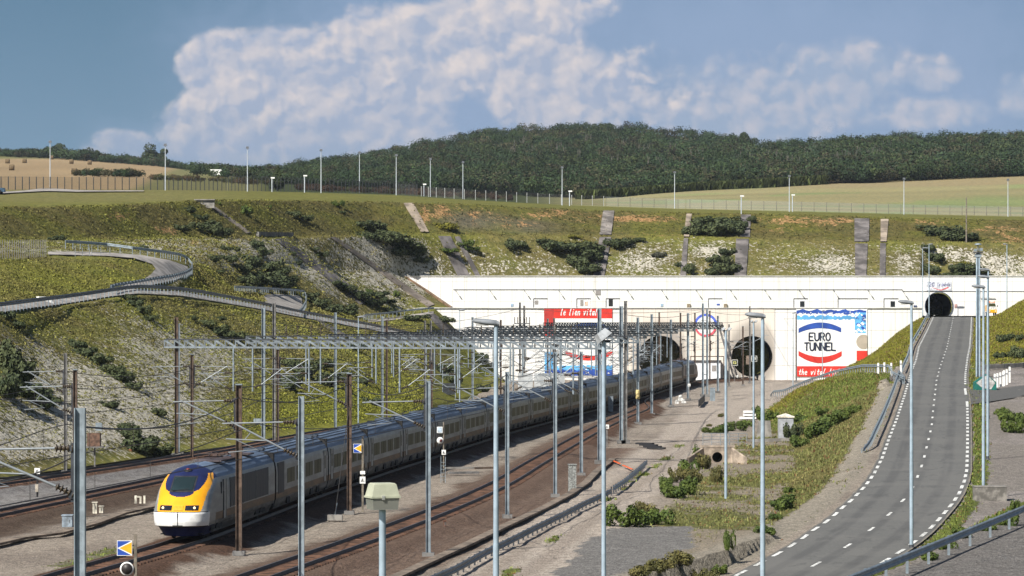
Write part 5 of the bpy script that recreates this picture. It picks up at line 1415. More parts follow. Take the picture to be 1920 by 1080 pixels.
lamp(930, 1240, 611, 'pale blue grey lamp post before the ballast, its long head above the tracks', D=112, hl=.82)
lamp(1430, 1172, 597, 'lamp post with a level grey head, planted by the weedy road verge', D=134, hl=.72)
lamp(1709, 1030, 571, 'tall lamp post standing on the road edge by the bottom crash barrier', hl=.7)
lamp(1844, 936, 541, 'lamp post beside the concrete block on the road shoulder', hl=.75)
lamp(1852, 862, 522, 'second lamp post on the road shoulder, past the concrete block', hl=.75)
lamp(1853, 785, 508, 'third lamp post on the shoulder, nearest the green container', hl=.8)
lamp(1888, 590, 459, 'lamp post in front of the white wall beside the parked orange truck', D=585, hl=.75)
lamp(1730, 598, 466, 'thin lamp post with side arm by the road tunnel edge', D=588, s=1, hl=1.2, r=.08)
lamp(1742, 600, 459, 'taller thin lamp post crossing the road tunnel mouth', D=580, s=1, hl=.7, r=.09)
lamp(672, 797, 596, 'lamp post with a curved arm behind the train, below the ramp', D=352, hl=.9, s=1, r=.07, )
lamp(862, 763, 583, 'slender lamp post behind the train in front of the lower white wall corner', D=424, hl=.8, s=1, r=.07)
lamp(1487, 729, 588, 'slender yard lamp at the near edge of the lettered mural', D=538, hl=.5, s=1, r=.08)
lamp(1542, 704, 584, 'thin pole lamp in front of the lettered mural centre', D=566, hl=.4, s=1, r=.06)
# floodlight posts
def flood(px, yb, yt, label, D=None, sz=.42, r=.09):
    p = onyard(px, yb) if D is None else Vector(((px - 960) * D / F, D, CZ - (yb - HZ) * D / F)); h = CZ - (yt - HZ) * p.y / F - p.z
    root = empty('floodlight_post', p, label, 'floodlight'); MB().tube([(0, 0, 0), (0, 0, h)], r, 12, 0, r * .8).build('pole', LAMPGREY, root)
    mb = MB(); mb.tube([(-.25, 0, h), (.25, 0, h)], .04, 8); mb.build('bracket', DARKSTEEL, root)
    for s in (-1, 1)[: 2 if sz < .3 else 1]:
        m2 = Matrix.Rotation(math.radians(-38), 4, 'Y') @ Matrix.Rotation(math.radians(25), 4, 'Z'); f = MB(); f.box((0, 0, 0), (sz * 1.1, sz * .9, sz * .62), 0, 0, (.75, .75)); o = f.build('floodlight', mat('flood_grey', (.40, .42, .44), .5, 0, .1, 3), root); o.matrix_local = Matrix.Translation((s * .2 * (1 if sz < .3 else .3), -.05, h + sz * .45)) @ m2
        l_ = MB(); l_.box((sz * .1, 0, -sz * .33), (sz * .95, sz * .75, .03)); q = l_.build('lens', BLACK, o)
    return root


flood(1132, 1150, 640, 'post with one big tilted grey floodlight box before the twin gantry legs', D=124, sz=.5)
flood(1361, 935, 620, 'post with two floodlights standing by the culvert railing', sz=.24, r=.1)
flood(1413, 841, 604, 'leaning post with a small lamp cluster behind the railing', sz=.22, r=.1)
# tripod camera mast by the road
p = onyard(1834, 708); root = empty('camera_mast', p, 'stout twin tube camera mast topped by instruments beside the road', 'mast'); h = CZ - (474 - HZ) * p.y / F - p.z
for x, y in ((-.17, 0), (.17, 0), (0, .3)): MB().tube([(x, y, 0), (x * .8, y * .8, h)], .1, 10).build('tube', LAMPGREY, root)
mb = MB(); mb.box((0, .1, h + .02), (1.0, .8, .12)); mb.build('platform', DARKSTEEL, root)
mb = MB(); mb.box((-.3, 0, h + .3), (.3, .5, .3)); mb.box((.3, 0, h + .35), (.32, .5, .36)); mb.box((0, .1, h - .3), (.7, .5, .35)); mb.build('camera_box', GALV, root)
mb = MB(); mb.tube([(0, .1, h), (0, .1, h + .9)], .06, 8); mb.lathe((0, .1, h + .85), [(.36, 0), (.4, .08), (.3, .16), (.1, .2)], 14); mb.build('dome', GALV, root)
# close lamp head at the bottom edge
D = 54.0; c = P(717, 932, D); root = empty('post_top_lamp', (c.x, c.y, -.9), 'beige capped post top lamp close to the camera at the bottom edge', 'street lamp'); zc_ = c.z + .9
CAPB = mat('lamp_cap_beige', (.40, .41, .31), .5, 0, .05, 4)
mb = MB(); n = 12
mb.tube([(0, 0, 0), (.0, 0, zc_ - .21)], .062, 16, 0, .056); mb.build('pole', LAMPGREY, root)
mb = MB(); mb.box((0, 0, zc_ + .115), (.47, .40, .20), 0, .35, (.80, .80)); mb.box((0, 0, zc_ + .222), (.37, .31, .02), 0, .35, (.9, .9)); mb.box((0, 0, zc_ + .006), (.50, .43, .03), 0, .35); cp = mb.build('cap', CAPB, root)
GLC = bpy.data.materials.new('prismatic_bowl'); GLC.use_nodes = True; nt = GLC.node_tree; b_ = nt.nodes['Principled BSDF']; b_.inputs['Base Color'].default_value = (.22, .225, .20, 1); b_.inputs['Roughness'].default_value = .2; b_.inputs['Alpha'].default_value = .72
MB().box((0, 0, zc_ - .105), (.42, .36, .19), 0, .35, (1.08, 1.08)).build('bowl', GLC, root)
mb = MB(); mb.box((.02, -.21, zc_ + .0), (.045, .04, .07), 0, .35); mb.build('clip', mat('bright_clip', (.7, .7, .68), .25, .6), root)
# ================================================================== guard rails
def guardrail(pts, label, h=.75, post=2.0, name='guard_rail', beam=.31, face=1, stuffposts=False, m=None, pm_=None):
    pts = [Vector(p) for p in pts]; base = pts[0].copy(); root = empty(name, base, label, 'guard rail')
    # resample
    L = [0]; 
    for a, b_ in zip(pts[:-1], pts[1:]): L.append(L[-1] + (b_ - a).length)
    def at(s): 
        k = min(max(int(np.searchsorted(L, s)) - 1, 0), len(pts) - 2); t = (s - L[k]) / max(L[k + 1] - L[k], 1e-6); return pts[k].lerp(pts[k + 1], t) - base
    n = max(2, int(L[-1] / 1.0)); mb = MB(); prof = [(.0, -.5), (.045, -.36), (.045, -.2), (0, -.08), (0, .08), (.045, .2), (.045, .36), (0, .5)]; ring = []
    for i in range(n + 1):
        s = L[-1] * i / n; p = at(s); q = at(min(L[-1], s + .6)) - at(max(0, s - .6)); t = Vector((q.x, q.y)).normalized(); nx, ny = t.y * face, -t.x * face
        ring.append([Vector((p.x + nx * (o + .09), p.y + ny * (o + .09), p.z + h - beam / 2 + z * beam)) for o, z in prof])
    k = len(prof)
    for i in range(n):
        for j in range(k - 1): mb.add([ring[i][j], ring[i + 1][j], ring[i + 1][j + 1], ring[i][j + 1]], [(0, 1, 2, 3)], 0, True)
        e = [r + Vector((0, 0, 0)) for r in ring[i]]
    mb.build('beam', m or GALV, root)
    s = .3; cnt = int(L[-1] / post) + 1; first = None
    many = cnt > 100; pm = MB()
    for i in range(cnt):
        p = at(min(L[-1] - .05, .1 + i * post))
        if many: pm.bar((p.x, p.y, p.z - .4), (p.x, p.y, p.z + h - .02), .11, .09)
        elif first is None: first = MB().bar((0, 0, -.4), (0, 0, h - .02), .11, .09).build('post', pm_ or m or GALV, root); first.location = p
        else: o = first.copy(); COL.objects.link(o); o.parent = root; o.location = p
    if many: pm.build('posts', pm_ or m or GALV, root)['kind'] = 'stuff'
    return root


def onslope(lst, dz=.1): return [slope(x, y) + Vector((0, 0, dz)) for x, y in lst]


guardrail(onslope([(-60, 594), (0, 588), (60, 579.5), (120, 571.5), (170, 564), (210, 557.5), (235, 553.5), (260, 551), (300, 552), (340, 555), (380, 560.5), (430, 569), (500, 582), (560, 594.5), (630, 607), (700, 619.5), (750, 630), (790, 639)]), 'long crash barrier with a shade-darkened beam along the outer edge of the ramp on the chalk slope', .95, 2.0, beam=.4, m=mat('shade_zinc', (.07, .085, .11), .5, .2, .12, 2), pm_=GALV)  # beam zinc coloured dark to show its back in shade, posts plain
guardrail(onslope([(122, 466), (160, 468), (200, 471), (250, 478), (300, 484), (335, 489), (352, 496), (361, 506), (360, 515), (348, 523), (325, 530), (290, 536), (250, 543.5), (222, 548), (208, 552)]), 'pale crash barrier curling round the hairpin bend on the slope', .95, 2.0, beam=.36)
guardrail(onslope([(440, 549), (480, 550.5), (520, 552), (555, 554), (570, 556), (575, 562), (574, 575), (567, 588), (562, 593)]), 'pale crash barrier round the small gravel bay above the ramp', .9, 2.0, beam=.34)
guardrail(onslope([(682, 601), (700, 599), (724, 597), (760, 592), (790, 589), (813, 587)]), 'short crash barrier on the path leading to the lower wall corner', .95, 2.0, beam=.3)
guardrail(onslope([(884, 690), (900, 700), (925, 711), (945, 716)]), 'short barrier at the slope foot beside the lower wall', .9, 2.0)
e1 = [GR(np.interp(y, [t[0] for t in EL], [t[1] for t in EL]), y) + Vector((-.95, 0, -.1)) for y in np.linspace(594, 699, 22)]
e2 = [GR(np.interp(y, [t[0] for t in EL], [t[1] for t in EL]), y) + Vector((-1.1, 0, -.12)) for y in np.linspace(706, 846, 24)]
guardrail(e1[::-1], 'grey crash barrier beside the road climbing to the road tunnel', .8, 2.0, face=1)
e2[-1] += Vector((-.5, 0, -.5)); e2[-2] += Vector((-.15, 0, -.2))
guardrail(e2[::-1], 'grey crash barrier beside the road, ending in a ramped tail', .85, 2.0, face=1)
rp = []
for d in np.linspace(347, 470, 40):
    x = float(np.interp(d, [q[0] for q in RAMP], [q[1] for q in RAMP])) + .3; rp.append(Vector((x, d, hgt(x, d))))
guardrail([e2[0] + Vector((-.1, -.5, 0)), Vector((41.2, 347, hgt(41.2, 347)))] + rp[1:], 'crash barrier curving down the side ramp to the gravel yard', .85, 2.0, face=-1)
a, b_ = BANKL; bl = []
for k in range(20):
    q = a.lerp(b_, .1 + .9 * k / 19); bl.append(Vector((q.x, q.y, hgt(q.x, q.y))))
bottom = guardrail([P(1560, 1092, 104), P(1587, 1078, 106), P(1679, 1042, 115), P(1778, 1002.5, 124.5), P(1920, 945, 139), P(2010, 909, 150)] and [Vector((p.x, p.y, p.z - .78)) for p in [P(1540, 1098, 101.5), P(1587, 1078.5, 106), P(1679, 1042.5, 115), P(1778, 1003, 124.5), P(1920, 945.5, 139), P(2010, 909, 150)]], 'weathered crash barrier on the bank at the bottom corner', .78, 4.0, face=1)
lp = [Vector((p.x, p.y, p.z)) for p in [G(800, 1101), G(850, 1079), G(905, 1048), G(950, 1026), G(1000, 1000), G(1050, 975.5), G(1095, 952), G(1130, 936), G(1143, 929)]]
guardrail(lp, 'low crash barrier with a shade-darkened beam along the gravel track', .46, 2.0, face=1, beam=.36, m=mat('half_shade_zinc', (.15, .17, .195), .5, .2, .12, 2), pm_=DARKSTEEL)  # beam coloured darker than the end section, shade on its back
lp2 = [G(x, y) for x, y in [(1146, 926), (1170, 910), (1190, 893), (1211, 874)]]
guardrail(lp2, 'pale end section of crash barrier along the gravel track', .50, 2.0, face=1, beam=.36, pm_=DARKSTEEL)

# ================================================================== strips of concrete and paths on the slope
def strip(poly, label, m, name='drainage_chute', cat='chute', n=14, dz=.16):
    """poly: top-a, top-b, bottom-b, bottom-a bearings"""
    a0, a1, b1, b0 = poly; mb = MB(); rows = []
    for i in range(n + 1):
        t = i / n; p = (a0[0] + (b0[0] - a0[0]) * t, a0[1] + (b0[1] - a0[1]) * t); q = (a1[0] + (b1[0] - a1[0]) * t, a1[1] + (b1[1] - a1[1]) * t)
        rows.append([slope(p[0] + (q[0] - p[0]) * k / 3, p[1] + (q[1] - p[1]) * k / 3) + Vector((0, -.12, dz)) for k in range(4)])
    vs = [v for r in rows for v in r] + [v + Vector((0, .3, -.5)) for r in rows for v in r]; N = 4 * (n + 1); fs = []
    for i in range(n):
        for k in range(3): fs.append((i * 4 + k, i * 4 + k + 1, i * 4 + k + 5, i * 4 + k + 4))
        fs.append((i * 4, i * 4 + 4, N + i * 4 + 4, N + i * 4)); fs.append((i * 4 + 3, N + i * 4 + 3, N + i * 4 + 7, i * 4 + 7))
    fs.append((0, N, N + 1, N + 2, N + 3, 3, 2, 1))
    mb.add(vs, fs); o = mb.build(name, m)
    return tag(o, label, cat, 'concrete strips down the cutting slope') if cat == 'chute' else o


CH = mat('chute_concrete', (.155, .14, .135), .95, 0, .25, .35, .3, coord='World'); CHT = mat('chute_tan', (.30, .245, .19), .95, 0, .22, .35, .3, coord='World'); CHP = mat('path_tan', (.215, .18, .15), .95, 0, .2, .3, .3, coord='World')
strip([(757, 382), (775, 381.5), (804, 436), (790, 436)], 'tan bare strip at the crest, above the twin sloping chutes', CHT)
strip([(822, 444), (845, 444), (881, 518), (858, 518)], 'wide slanting grey chute above the upper wall end', CH)
strip([(853, 445), (862, 445), (901, 519), (892, 519)], 'narrow slanting chute beside the wide slanting one', CH)
strip([(1131, 396), (1152, 396), (1146, 441), (1124, 441)], 'upper half of the leaning grey chute with dark bushes beside', CHT if 0 else mat('chute_pale', (.23, .205, .185), .95, 0, .25, .35, .3, coord='World'))
strip([(1124, 446), (1146, 446), (1133, 519), (1112, 519)], 'lower half of the leaning grey chute with dark bushes beside', CH)
strip([(1287, 402), (1297, 402), (1292, 445), (1282, 445)], 'thin chute upper half, next to the large round bush', CHT)
strip([(1282, 448), (1290, 448), (1286, 519), (1275, 519)], 'thin chute lower half, above the middle of the upper wall', CH)
strip([(1389, 404), (1408, 404), (1406, 445), (1387, 445)], 'upper part of the grey chute beside the large round bush', CH)
strip([(1380, 449), (1404, 449), (1399, 519), (1377, 519)], 'lower part of the grey chute beside the dark bush column', CH)
strip([(1602, 411), (1630, 411), (1629, 454), (1602, 454)], 'broad upright chute upper half towards the road tunnel', CH)
strip([(1603, 458), (1627, 458), (1624, 520), (1603, 520)], 'broad upright chute lower half towards the road tunnel', CH)
strip([(1651, 412), (1666, 412), (1662, 454), (1651, 454)], 'narrow upright strip upper half, tan, nearest the road tunnel', CHT)
strip([(1650, 457), (1661, 457), (1660, 520), (1649, 520)], 'narrow upright strip lower half, grey, nearest the road tunnel', CH)
strip([(396, 390), (404, 389), (472, 438), (463, 439)], 'stepped pale channel running down from the headwall at the crest', CHP)
strip([(516, 450), (533, 449), (700, 566), (676, 572)], 'long dark corrugated drain down the chalk slope', CH, n=26)
strip([(620, 446), (630, 446), (815, 572), (803, 577)], 'long tan footpath strip slanting down the chalk to the wall', CHP, n=26)
strip([(760, 521), (764, 520), (849, 577), (845, 579)], 'brown edge strip along the end of the upper wall', mat('rust_edge', (.25, .16, .1), .9, 0, .2, .5), dz=.3)
strip([(592, 600), (603, 602), (655, 632), (640, 636)], 'short dark drain below the ramp road', CH)
strip([(800, 590), (815, 590), (868, 632), (835, 628)], 'dark paved wedge on the slope under the lower wall corner', CH)
# ramp road, hairpin, bay, paths, plateau track
RP = mat('ramp_gravel', (.31, .285, .262), .95, 0, .16, .5, .2, coord='World')
def sheet(lo_, hi_, name, m, n=4, dz=.07):
    rows = []
    for (x0, y0), (x1, y1) in zip(lo_, hi_): rows.append([slope(x0 + (x1 - x0) * k / n, y0 + (y1 - y0) * k / n) + Vector((0, 0, dz)) for k in range(n + 1)])
    mb = MB(); vs = [v for r in rows for v in r]; w = n + 1
    mb.add(vs, [(i * w + k, i * w + k + 1, (i + 1) * w + k + 1, (i + 1) * w + k) for i in range(len(rows) - 1) for k in range(n)], 0, True)
    return struct(mb.build(name, m))
def dens(l, n=40):
    x = np.linspace(0, len(l) - 1, n); a = np.array(l, float); return list(zip(np.interp(x, range(len(l)), a[:, 0]), np.interp(x, range(len(l)), a[:, 1])))
sheet(dens([(-80, 597.5), (0, 588), (60, 579), (120, 571.5), (210, 557), (260, 552), (340, 556), (430, 571), (500, 583), (560, 595), (700, 620), (790, 640)], 70), dens([(-80, 585), (0, 575), (60, 567), (120, 560), (210, 545), (260, 544), (340, 548.5), (430, 564), (500, 576), (560, 589), (700, 613), (790, 633)], 70), 'ramp_road', RP, 3, .12)
sheet(dens([(90, 479.5), (140, 480.5), (200, 482), (250, 486), (285, 497), (292, 506), (283, 517), (268, 527), (235, 537), (205, 546)], 46), dens([(90, 474), (140, 474), (200, 475.5), (262, 480), (318, 490), (352, 502), (354, 515), (330, 527), (290, 535.5), (222, 547.5)], 46), 'hairpin_road', RP, 6, .16)
sheet(dens([(492, 561), (500, 572), (520, 583), (560, 592)], 12), dens([(500, 553), (530, 554), (565, 557), (569, 584)], 12), 'gravel_bay', RP, 5, .16)
sheet(dens([(690, 606), (740, 601), (813, 590)], 14), dens([(690, 601), (740, 596), (813, 585)], 14), 'wall_path', RP, 2, .14)
sheet(dens([(-20, 366), (40, 362.5), (90, 360), (140, 361.5), (215, 361), (270, 360.5)], 14), dens([(-20, 362.5), (40, 360), (75, 355.5), (95, 355), (160, 359), (270, 359)], 14), 'plateau_track', RP, 2, .2)
mb = MB(); p = slope(385, 386); mb.box((p.x, p.y, p.z + .3), (3.0, .5, 1.3)); mb.box((p.x - .1, p.y - .1, p.z + 1.0), (3.4, 1.0, .16)); tag(mb.build('headwall', CONC), 'concrete headwall at the crest where the stepped channel starts', 'headwall')
mb = MB(); p, q = slope(483, 443), slope(548, 444); mb.bar(p + Vector((0, 0, .35)), q + Vector((0, 0, .35)), .5, .8); tag(mb.build('dark_kerb_wall', CONCD), 'low dark wall on the berm at the head of the corrugated drain', 'low wall')

# ================================================================== plateau lamps and fences
PG = 'lamp posts on the plateau above the cutting'
LPW = mat('lamp_pole_white', (.46, .50, .54), .5, 0, .05, 1)
pls = [(94, 267, 351, 'tall pale lamp post before the tan field, by the plateau track'), (310, 273, 357, 'tall lamp post in front of the round dark tree'), (464, 278, 359, 'tall lamp post before the dip between the two woods'), (602, 283, 362, 'tall lamp post at the start of the wooded hill, carrying a side arm'), (674, 287, 362, 'tall lamp post over the dark Y topped fence'), (743, 292, 366, 'tall lamp post near the end of the dark Y topped fence'), (807, 299, 369, 'tall lamp post just past the dark fence end'), (868, 305, 373, 'tall lamp post above the grey rocky patch'), (1054, 315, 385, 'tall lamp post before the tall woods, beside a short camera post'), (1265, 324, 391, 'tall lamp post at the maize strip'), (1480, 331, 397, 'tall lamp post before the pale stubble field, beside a short post'), (1695, 336, 402, 'tall lamp post before the stubble, above the narrow strip'), (1890, 338, 406, 'tall lamp post at the far end of the stubble field')]
shortp = [(510, 334, 360, 'short white post beside the lone bushy tree'), (571, 330, 361, 'short white post at the first Y topped fence posts'), (795, 346, 368, 'short post with a flat white head by the fence end'), (1068, 359, 386, 'short camera post with white head before the woods'), (1390, 368, 402, 'short white post at the crest beside the round bush'), (1486, 366, 397, 'short white headed post before the stubble field'), (571 + 242, 352, 369, 'tiny marker post on the plateau rim')]
proto = None
for px, yt, yb, lab in pls:
    p = slope(px, yb, 7); h = (yb - yt) * p.y / F
    if proto is None:
        root = proto = empty('lamp_post', p, lab, 'lamp post', PG); H0 = h
        MB().tube([(0, 0, -.3), (0, 0, h)], .11, 8, 0, .07).build('pole', LPW, root); MB().box((0, 0, h + .15), (.62, .5, .42), 0, 0, (.7, .7)).build('lamp_head', mat('plateau_head', (.12, .13, .15), .5), root)
    else: dup(proto, p, 0, lab, (1, 1, h / H0))
for px, yt, yb, lab in shortp[:6]:
    p = slope(px, yb, 7); h = (yb - yt) * p.y / F; root = empty('camera_post', p, lab, 'camera post', 'short white posts on the plateau'); MB().tube([(0, 0, -.3), (0, 0, h)], .11, 8).build('pole', LPW, root); MB().box((.15, 0, h + .05), (.75, .35, .28)).build('head', WHITE, root)
p = slope(1812, 455, 4); tag(MB().tube([p + Vector((0, 0, -.4)), p + Vector((0, 0, 85 * p.y / F))], .15, 8, 0, .1).build('wooden_pole', mat('old_wood', (.2, .17, .14), .9)), 'bare wooden pole standing alone on the slope above the road tunnel', 'pole')
MESH = bpy.data.materials.new('wire_mesh'); MESH.use_nodes = True; nt = MESH.node_tree; b_ = nt.nodes['Principled BSDF']; b_.inputs['Base Color'].default_value = (.05, .05, .05, 1); b_.inputs['Alpha'].default_value = .30; b_.inputs['Roughness'].default_value = .8
MESH2 = bpy.data.materials.new('pale_wire_mesh'); MESH2.use_nodes = True; nt = MESH2.node_tree; b_ = nt.nodes['Principled BSDF']; b_.inputs['Base Color'].default_value = (.33, .36, .37, 1); b_.inputs['Alpha'].default_value = .22; b_.inputs['Roughness'].default_value = .8


def fence(pts, hgt_, sp, label, pm, mm, ytop=True, r=.07):
    base = pts[0].copy(); root = empty('security_fence', base, label, 'fence'); L = [0]
    for a, b_ in zip(pts[:-1], pts[1:]): L.append(L[-1] + (b_ - a).length)
    n = int(L[-1] / sp); first = None; panel = MB(); prev = None
    for i in range(n + 1):
        s = L[-1] * i / n; k = min(max(int(np.searchsorted(L, s)) - 1, 0), len(pts) - 2); t = (s - L[k]) / max(L[k + 1] - L[k], 1e-6); p = pts[k].lerp(pts[k + 1], t) - base
        if first is None:
            mb = MB(); mb.bar((0, 0, -.4), (0, 0, hgt_), r * 2, r * 2)
            if ytop: mb.bar((0, 0, hgt_), (-.38, -.2, hgt_ + .5), r * 1.2, r * 1.2); mb.bar((0, 0, hgt_), (.38, .2, hgt_ + .5), r * 1.2, r * 1.2)
            first = mb.build('post', pm, root)
        else: o = first.copy(); COL.objects.link(o); o.parent = root; o.location = p
        if prev is not None: panel.add([prev + Vector((0, .05, 0)), p + Vector((0, .05, 0)), p + Vector((0, .05, hgt_)), prev + Vector((0, .05, hgt_))], [(0, 1, 2, 3)])
        prev = p
    panel.build('wire_mesh', mm, root)
    return root


PD = mat('fence_post_dark', (.045, .05, .055), .8, 0, .1, 1); PLt = mat('fence_post_pale', (.33, .34, .33), .8, 0, .1, 1)
def fl(a, b_, n=30, k0=8, dy=0): return [slope(x, float(np.interp(x, [t[0] for t in LINES[10]], [t[1] for t in LINES[10]])) - 1.2 + dy, k0) for x in np.linspace(a, b_, n)]
fence(fl(-60, 424), 2.3, 2.18, 'long dark mesh fence in front of the tan field', PD, MESH, False)
fence(fl(428, 782), 2.5, 1.5 * 1.2, 'dark mesh fence with Y shaped post tops below the wooded hill', PD, MESH, True, .06)
fence(fl(790, 1132, 24), 2.2, 2.5, 'pale post mesh fence in front of the tall woods', PLt, MESH, False, .07)
fence(fl(1136, 2100, 40), 2.1, 2.7, 'faint thin mesh fence in front of the stubble field', GREYBROWN, MESH2, False, .045)
# compound fence on the hairpin
cp = [slope(x, y) for x, y in [(-70, 487), (-20, 486.5), (30, 485.5), (86, 484)]]
root = fence(cp, 2.15, .62, 'grey palisade compound fence beside the hairpin road', GREYBROWN, MESH, False, .035)
cp = [slope(88, 484), slope(88, 470)]
mb = MB(); mb.bar(cp[0] + Vector((0, 0, .1)), cp[0] + Vector((0, 0, 2.4)), .12, .12); mb.build('corner_post', PLt).parent = root
root.children[-1].location = -root.location
for k, (x0, x1) in enumerate(((141, 168), (172, 206))):
    mb = MB(); a, b_ = slope(x0, 481), slope(x1, 481.5)
    for t in (0, .5, 1): p = a.lerp(b_, t); mb.bar(p, p + Vector((0, 0, 1.3)), .06, .06)
    for z in (.5, 1.25): mb.bar(a + Vector((0, 0, z)), b_ + Vector((0, 0, z)), .05, .05)
    tag(mb.build('metal_gate', ALU), ['low tubular gate on the hairpin road, closer to the compound', 'low tubular gate on the hairpin road, closer to the bend'][k], 'gate')
p = slope(103, 572); mb = MB(); mb.box((p.x - 1.2, p.y, p.z + .4), (2.0, 1.4, .9), 0, .5, (.6, .8)); tag(mb.build('white_rubble_block', WHITE), 'white painted block lying beside the ramp road', 'block')

# ================================================================== signs, signals, boxes in the yard
def sign_board(mb, x, y, z, w, h, mi=0, t=.03): mb.box((x, y, z), (w, t, h), mi)
SB = mat('sign_blue', (.02, .07, .36), .5, 0, .06, 2); SY = mat('sign_yellow', (.72, .38, .015), .5, 0, .06, 2)


def marker(px, yb, px_s, y0, y1, label, extra=None, D=None, ptop=None):
    b_ = G(px, yb) if D is None else Vector(((px - 960) * D / F, D, ZB)); D = b_.y; zz = lambda y: CZ - (y - HZ) * D / F - b_.z; xx = lambda x: (x - 960) * D / F - b_.x
    root = empty('marker_board', b_, label, 'railway sign'); top = zz(ptop or y0) + .1
    MB().box((0, 0, top / 2 - .1), (.12, .12, top + .2)).build('post', mat('wood_post', (.19, .165, .13), .9, 0, .2, 3), root)
    x0, x1 = xx(px_s[0]), xx(px_s[1]); z0, z1 = zz(y1), zz(y0); mb = MB(); yy = -.12
    mb.box(((x0 + x1) / 2, yy, (z0 + z1) / 2), (x1 - x0, .03, z1 - z0), 0); mb.box(((x0 + x1) / 2, yy - .017, (z0 + z1) / 2), ((x1 - x0) * .93, .004, (z1 - z0) * .93), 1)
    e = .03 * (x1 - x0)
    tri = lambda k, off, m_: mb.add([(x0 + (x1 - x0) * (.03 + k), yy - off, (z0 + z1) / 2), (x1 - e, yy - off, z0 + e + k * .62 * (z1 - z0)), (x1 - e, yy - off, z1 - e - k * .62 * (z1 - z0))], [(0, 1, 2)], m_)
    tri(.0, .021, 0); tri(.13, .024, 2)
    mb.build('sign_face', [WHITE, SB, SY], root)
    mb = MB(); mb.bar((x0 + .2, yy + .03, (z0 + z1) / 2 + .1), (0, 0, (z0 + z1) / 2 + .1), .04, .05); mb.bar((x0 + .2, yy + .03, (z0 + z1) / 2 - .15), (0, 0, (z0 + z1) / 2 - .15), .04, .05); mb.build('bracket', DARKSTEEL, root)
    return root, xx, zz


def warn(parent, x, y, z, w=.34, h=.42):
    mb = MB(); mb.box((x, y, z), (w, .03, h), 0); a = w * .30
    tri = [(x - a, y - .02, z - a * .75), (x + a, y - .02, z - a * .75), (x, y - .02, z + a)]
    for i in range(3): mb.bar(tri[i], tri[(i + 1) % 3], .01, .05, 1, (0, 1, 0))
    mb.box((x, y - .02, z - a * .1), (.04, .008, a * .8), 1)
    return mb.build('warning_plate', [WHITE, BLACK], parent)


root, xx, zz = marker(680, 957, (663, 678), 832, 849, 'blue board with a yellow arrow triangle on a post beside the brown mast', ptop=822)
warn(root, 0, -.09, zz(900)); MB().box((0, -.09, zz(886)), (.3, .03, .2)).build('white_plate', WHITE, root)
root, xx, zz = marker(254, 1120, (220, 248.5), 1013, 1041.5, 'blue board with a yellow arrow triangle over a round white ringed sign', D=132, ptop=1006)
mb = MB(); c = (xx(238.5), -.12, zz(1066)); mb.lathe((c[0], -.10, c[2]), [(.275, 0), (.275, .03)], 28, 0, (0, -1, 0)); mb.lathe((c[0], -.132, c[2]), [(.225, 0), (.225, .006)], 28, 1, (0, -1, 0)); mb.build('round_sign', [WHITE, mat('round_dark', (.035, .03, .03), .5, 0, .2, 5)], root)


def warnpost(px, yb, y, label, extra=False):
    b_ = G(px, yb); root = empty('warning_post', b_, label, 'railway sign', 'white warning plates on posts'); z = CZ - (y - HZ) * b_.y / F - b_.z
    MB().box((0, .02, z / 2), (.12, .1, z)).build('post', BLACK if extra else GREYBROWN, root); warn(root, 0, -.06, z, .36, .38)
    if extra: MB().box((-.02, -.1, z * .35), (.2, .16, .5)).build('box', mat('box_cream', (.5, .44, .36), .7), root)
    return root


warnpost(70, 932, 883, 'white warning plate on a black post between the two slope tracks', True)
warnpost(1138, 838, 800, 'white warning plate beside the grey twin legs'); warnpost(1292, 752, 722, 'small white warning plate at the train tail')
# ladder signal
b_ = G(832, 905); root = empty('track_signal', b_, 'signal with square and round boards over a ladder, in front of the coaches', 'railway signal'); D = b_.y; zz = lambda y: CZ - (y - HZ) * D / F - b_.z
MB().tube([(.0, .1, 0), (0, .1, zz(792))], .055, 8).build('pole', mat('signal_pole', (.22, .19, .15), .8), root)
mb = MB(); mb.box((-.28, -.02, zz(806)), (.40, .06, .44), 0); mb.box((-.28, -.055, zz(806)), (.32, .01, .36), 1); mb.build('square_board', [WHITE, mat('board_pale', (.5, .6, .7), .5)], root)
mb = MB(); mb.lathe((-.25, .0, zz(826)), [(.24, 0), (.24, .04)], 20, 0, (0, -1, 0)); mb.lathe((-.2, -.05, zz(826)), [(.11, 0), (.11, .05)], 14, 1, (0, -1, 0)); mb.build('round_board', [WHITE, mat('dark_red', (.12, .03, .03), .4)], root)
warn(root, 0, 0, zz(848), .3, .34)
mb = MB(); 
for x in (-.2, .12): mb.bar((x, -.12, 0), (x, -.02, zz(856)), .035, .035)
for k in range(6): z = .2 + k * .25; mb.bar((-.2, -.12, z), (.12, -.12, z), .03, .03)
mb.build('ladder', GALV, root)
# signal boards at the second tunnel mouth
for px, py, w, D, lab, yel in ((1377.5, 680, 11.5, 566, 'square white signal board with a yellow square at the tunnel mouth', True), (1414, 672.5, 11, 560, 'square white signal board overlapping the tunnel mouth centre', False)):
    c = P(px, py, D); root = empty('signal_board', (c.x, c.y, gz(D) - .4), lab, 'railway signal'); z = c.z - gz(D) + .4; s = w * D / F; mb = MB(); mb.box((0, 0, z), (s, .1, s), 0); mb.box((0, -.06, z), (s * .82, .03, s * .82), 1); mb.box((0, -.08, z), (s * .5, .03, s * .42), 0 if not yel else 2); mb.box((0, -.1, z), (s * .22, .02, s * .18), 1)
    mb.build('board', [mat('board_white', (.66, .66, .62), .5), mat('board_dark', (.03, .04, .03), .5), mat('board_yellow', (.6, .58, .22), .5)], root); MB().bar((0, .06, 0), (0, .06, z), .1, .1).build('post', GREYBROWN, root)
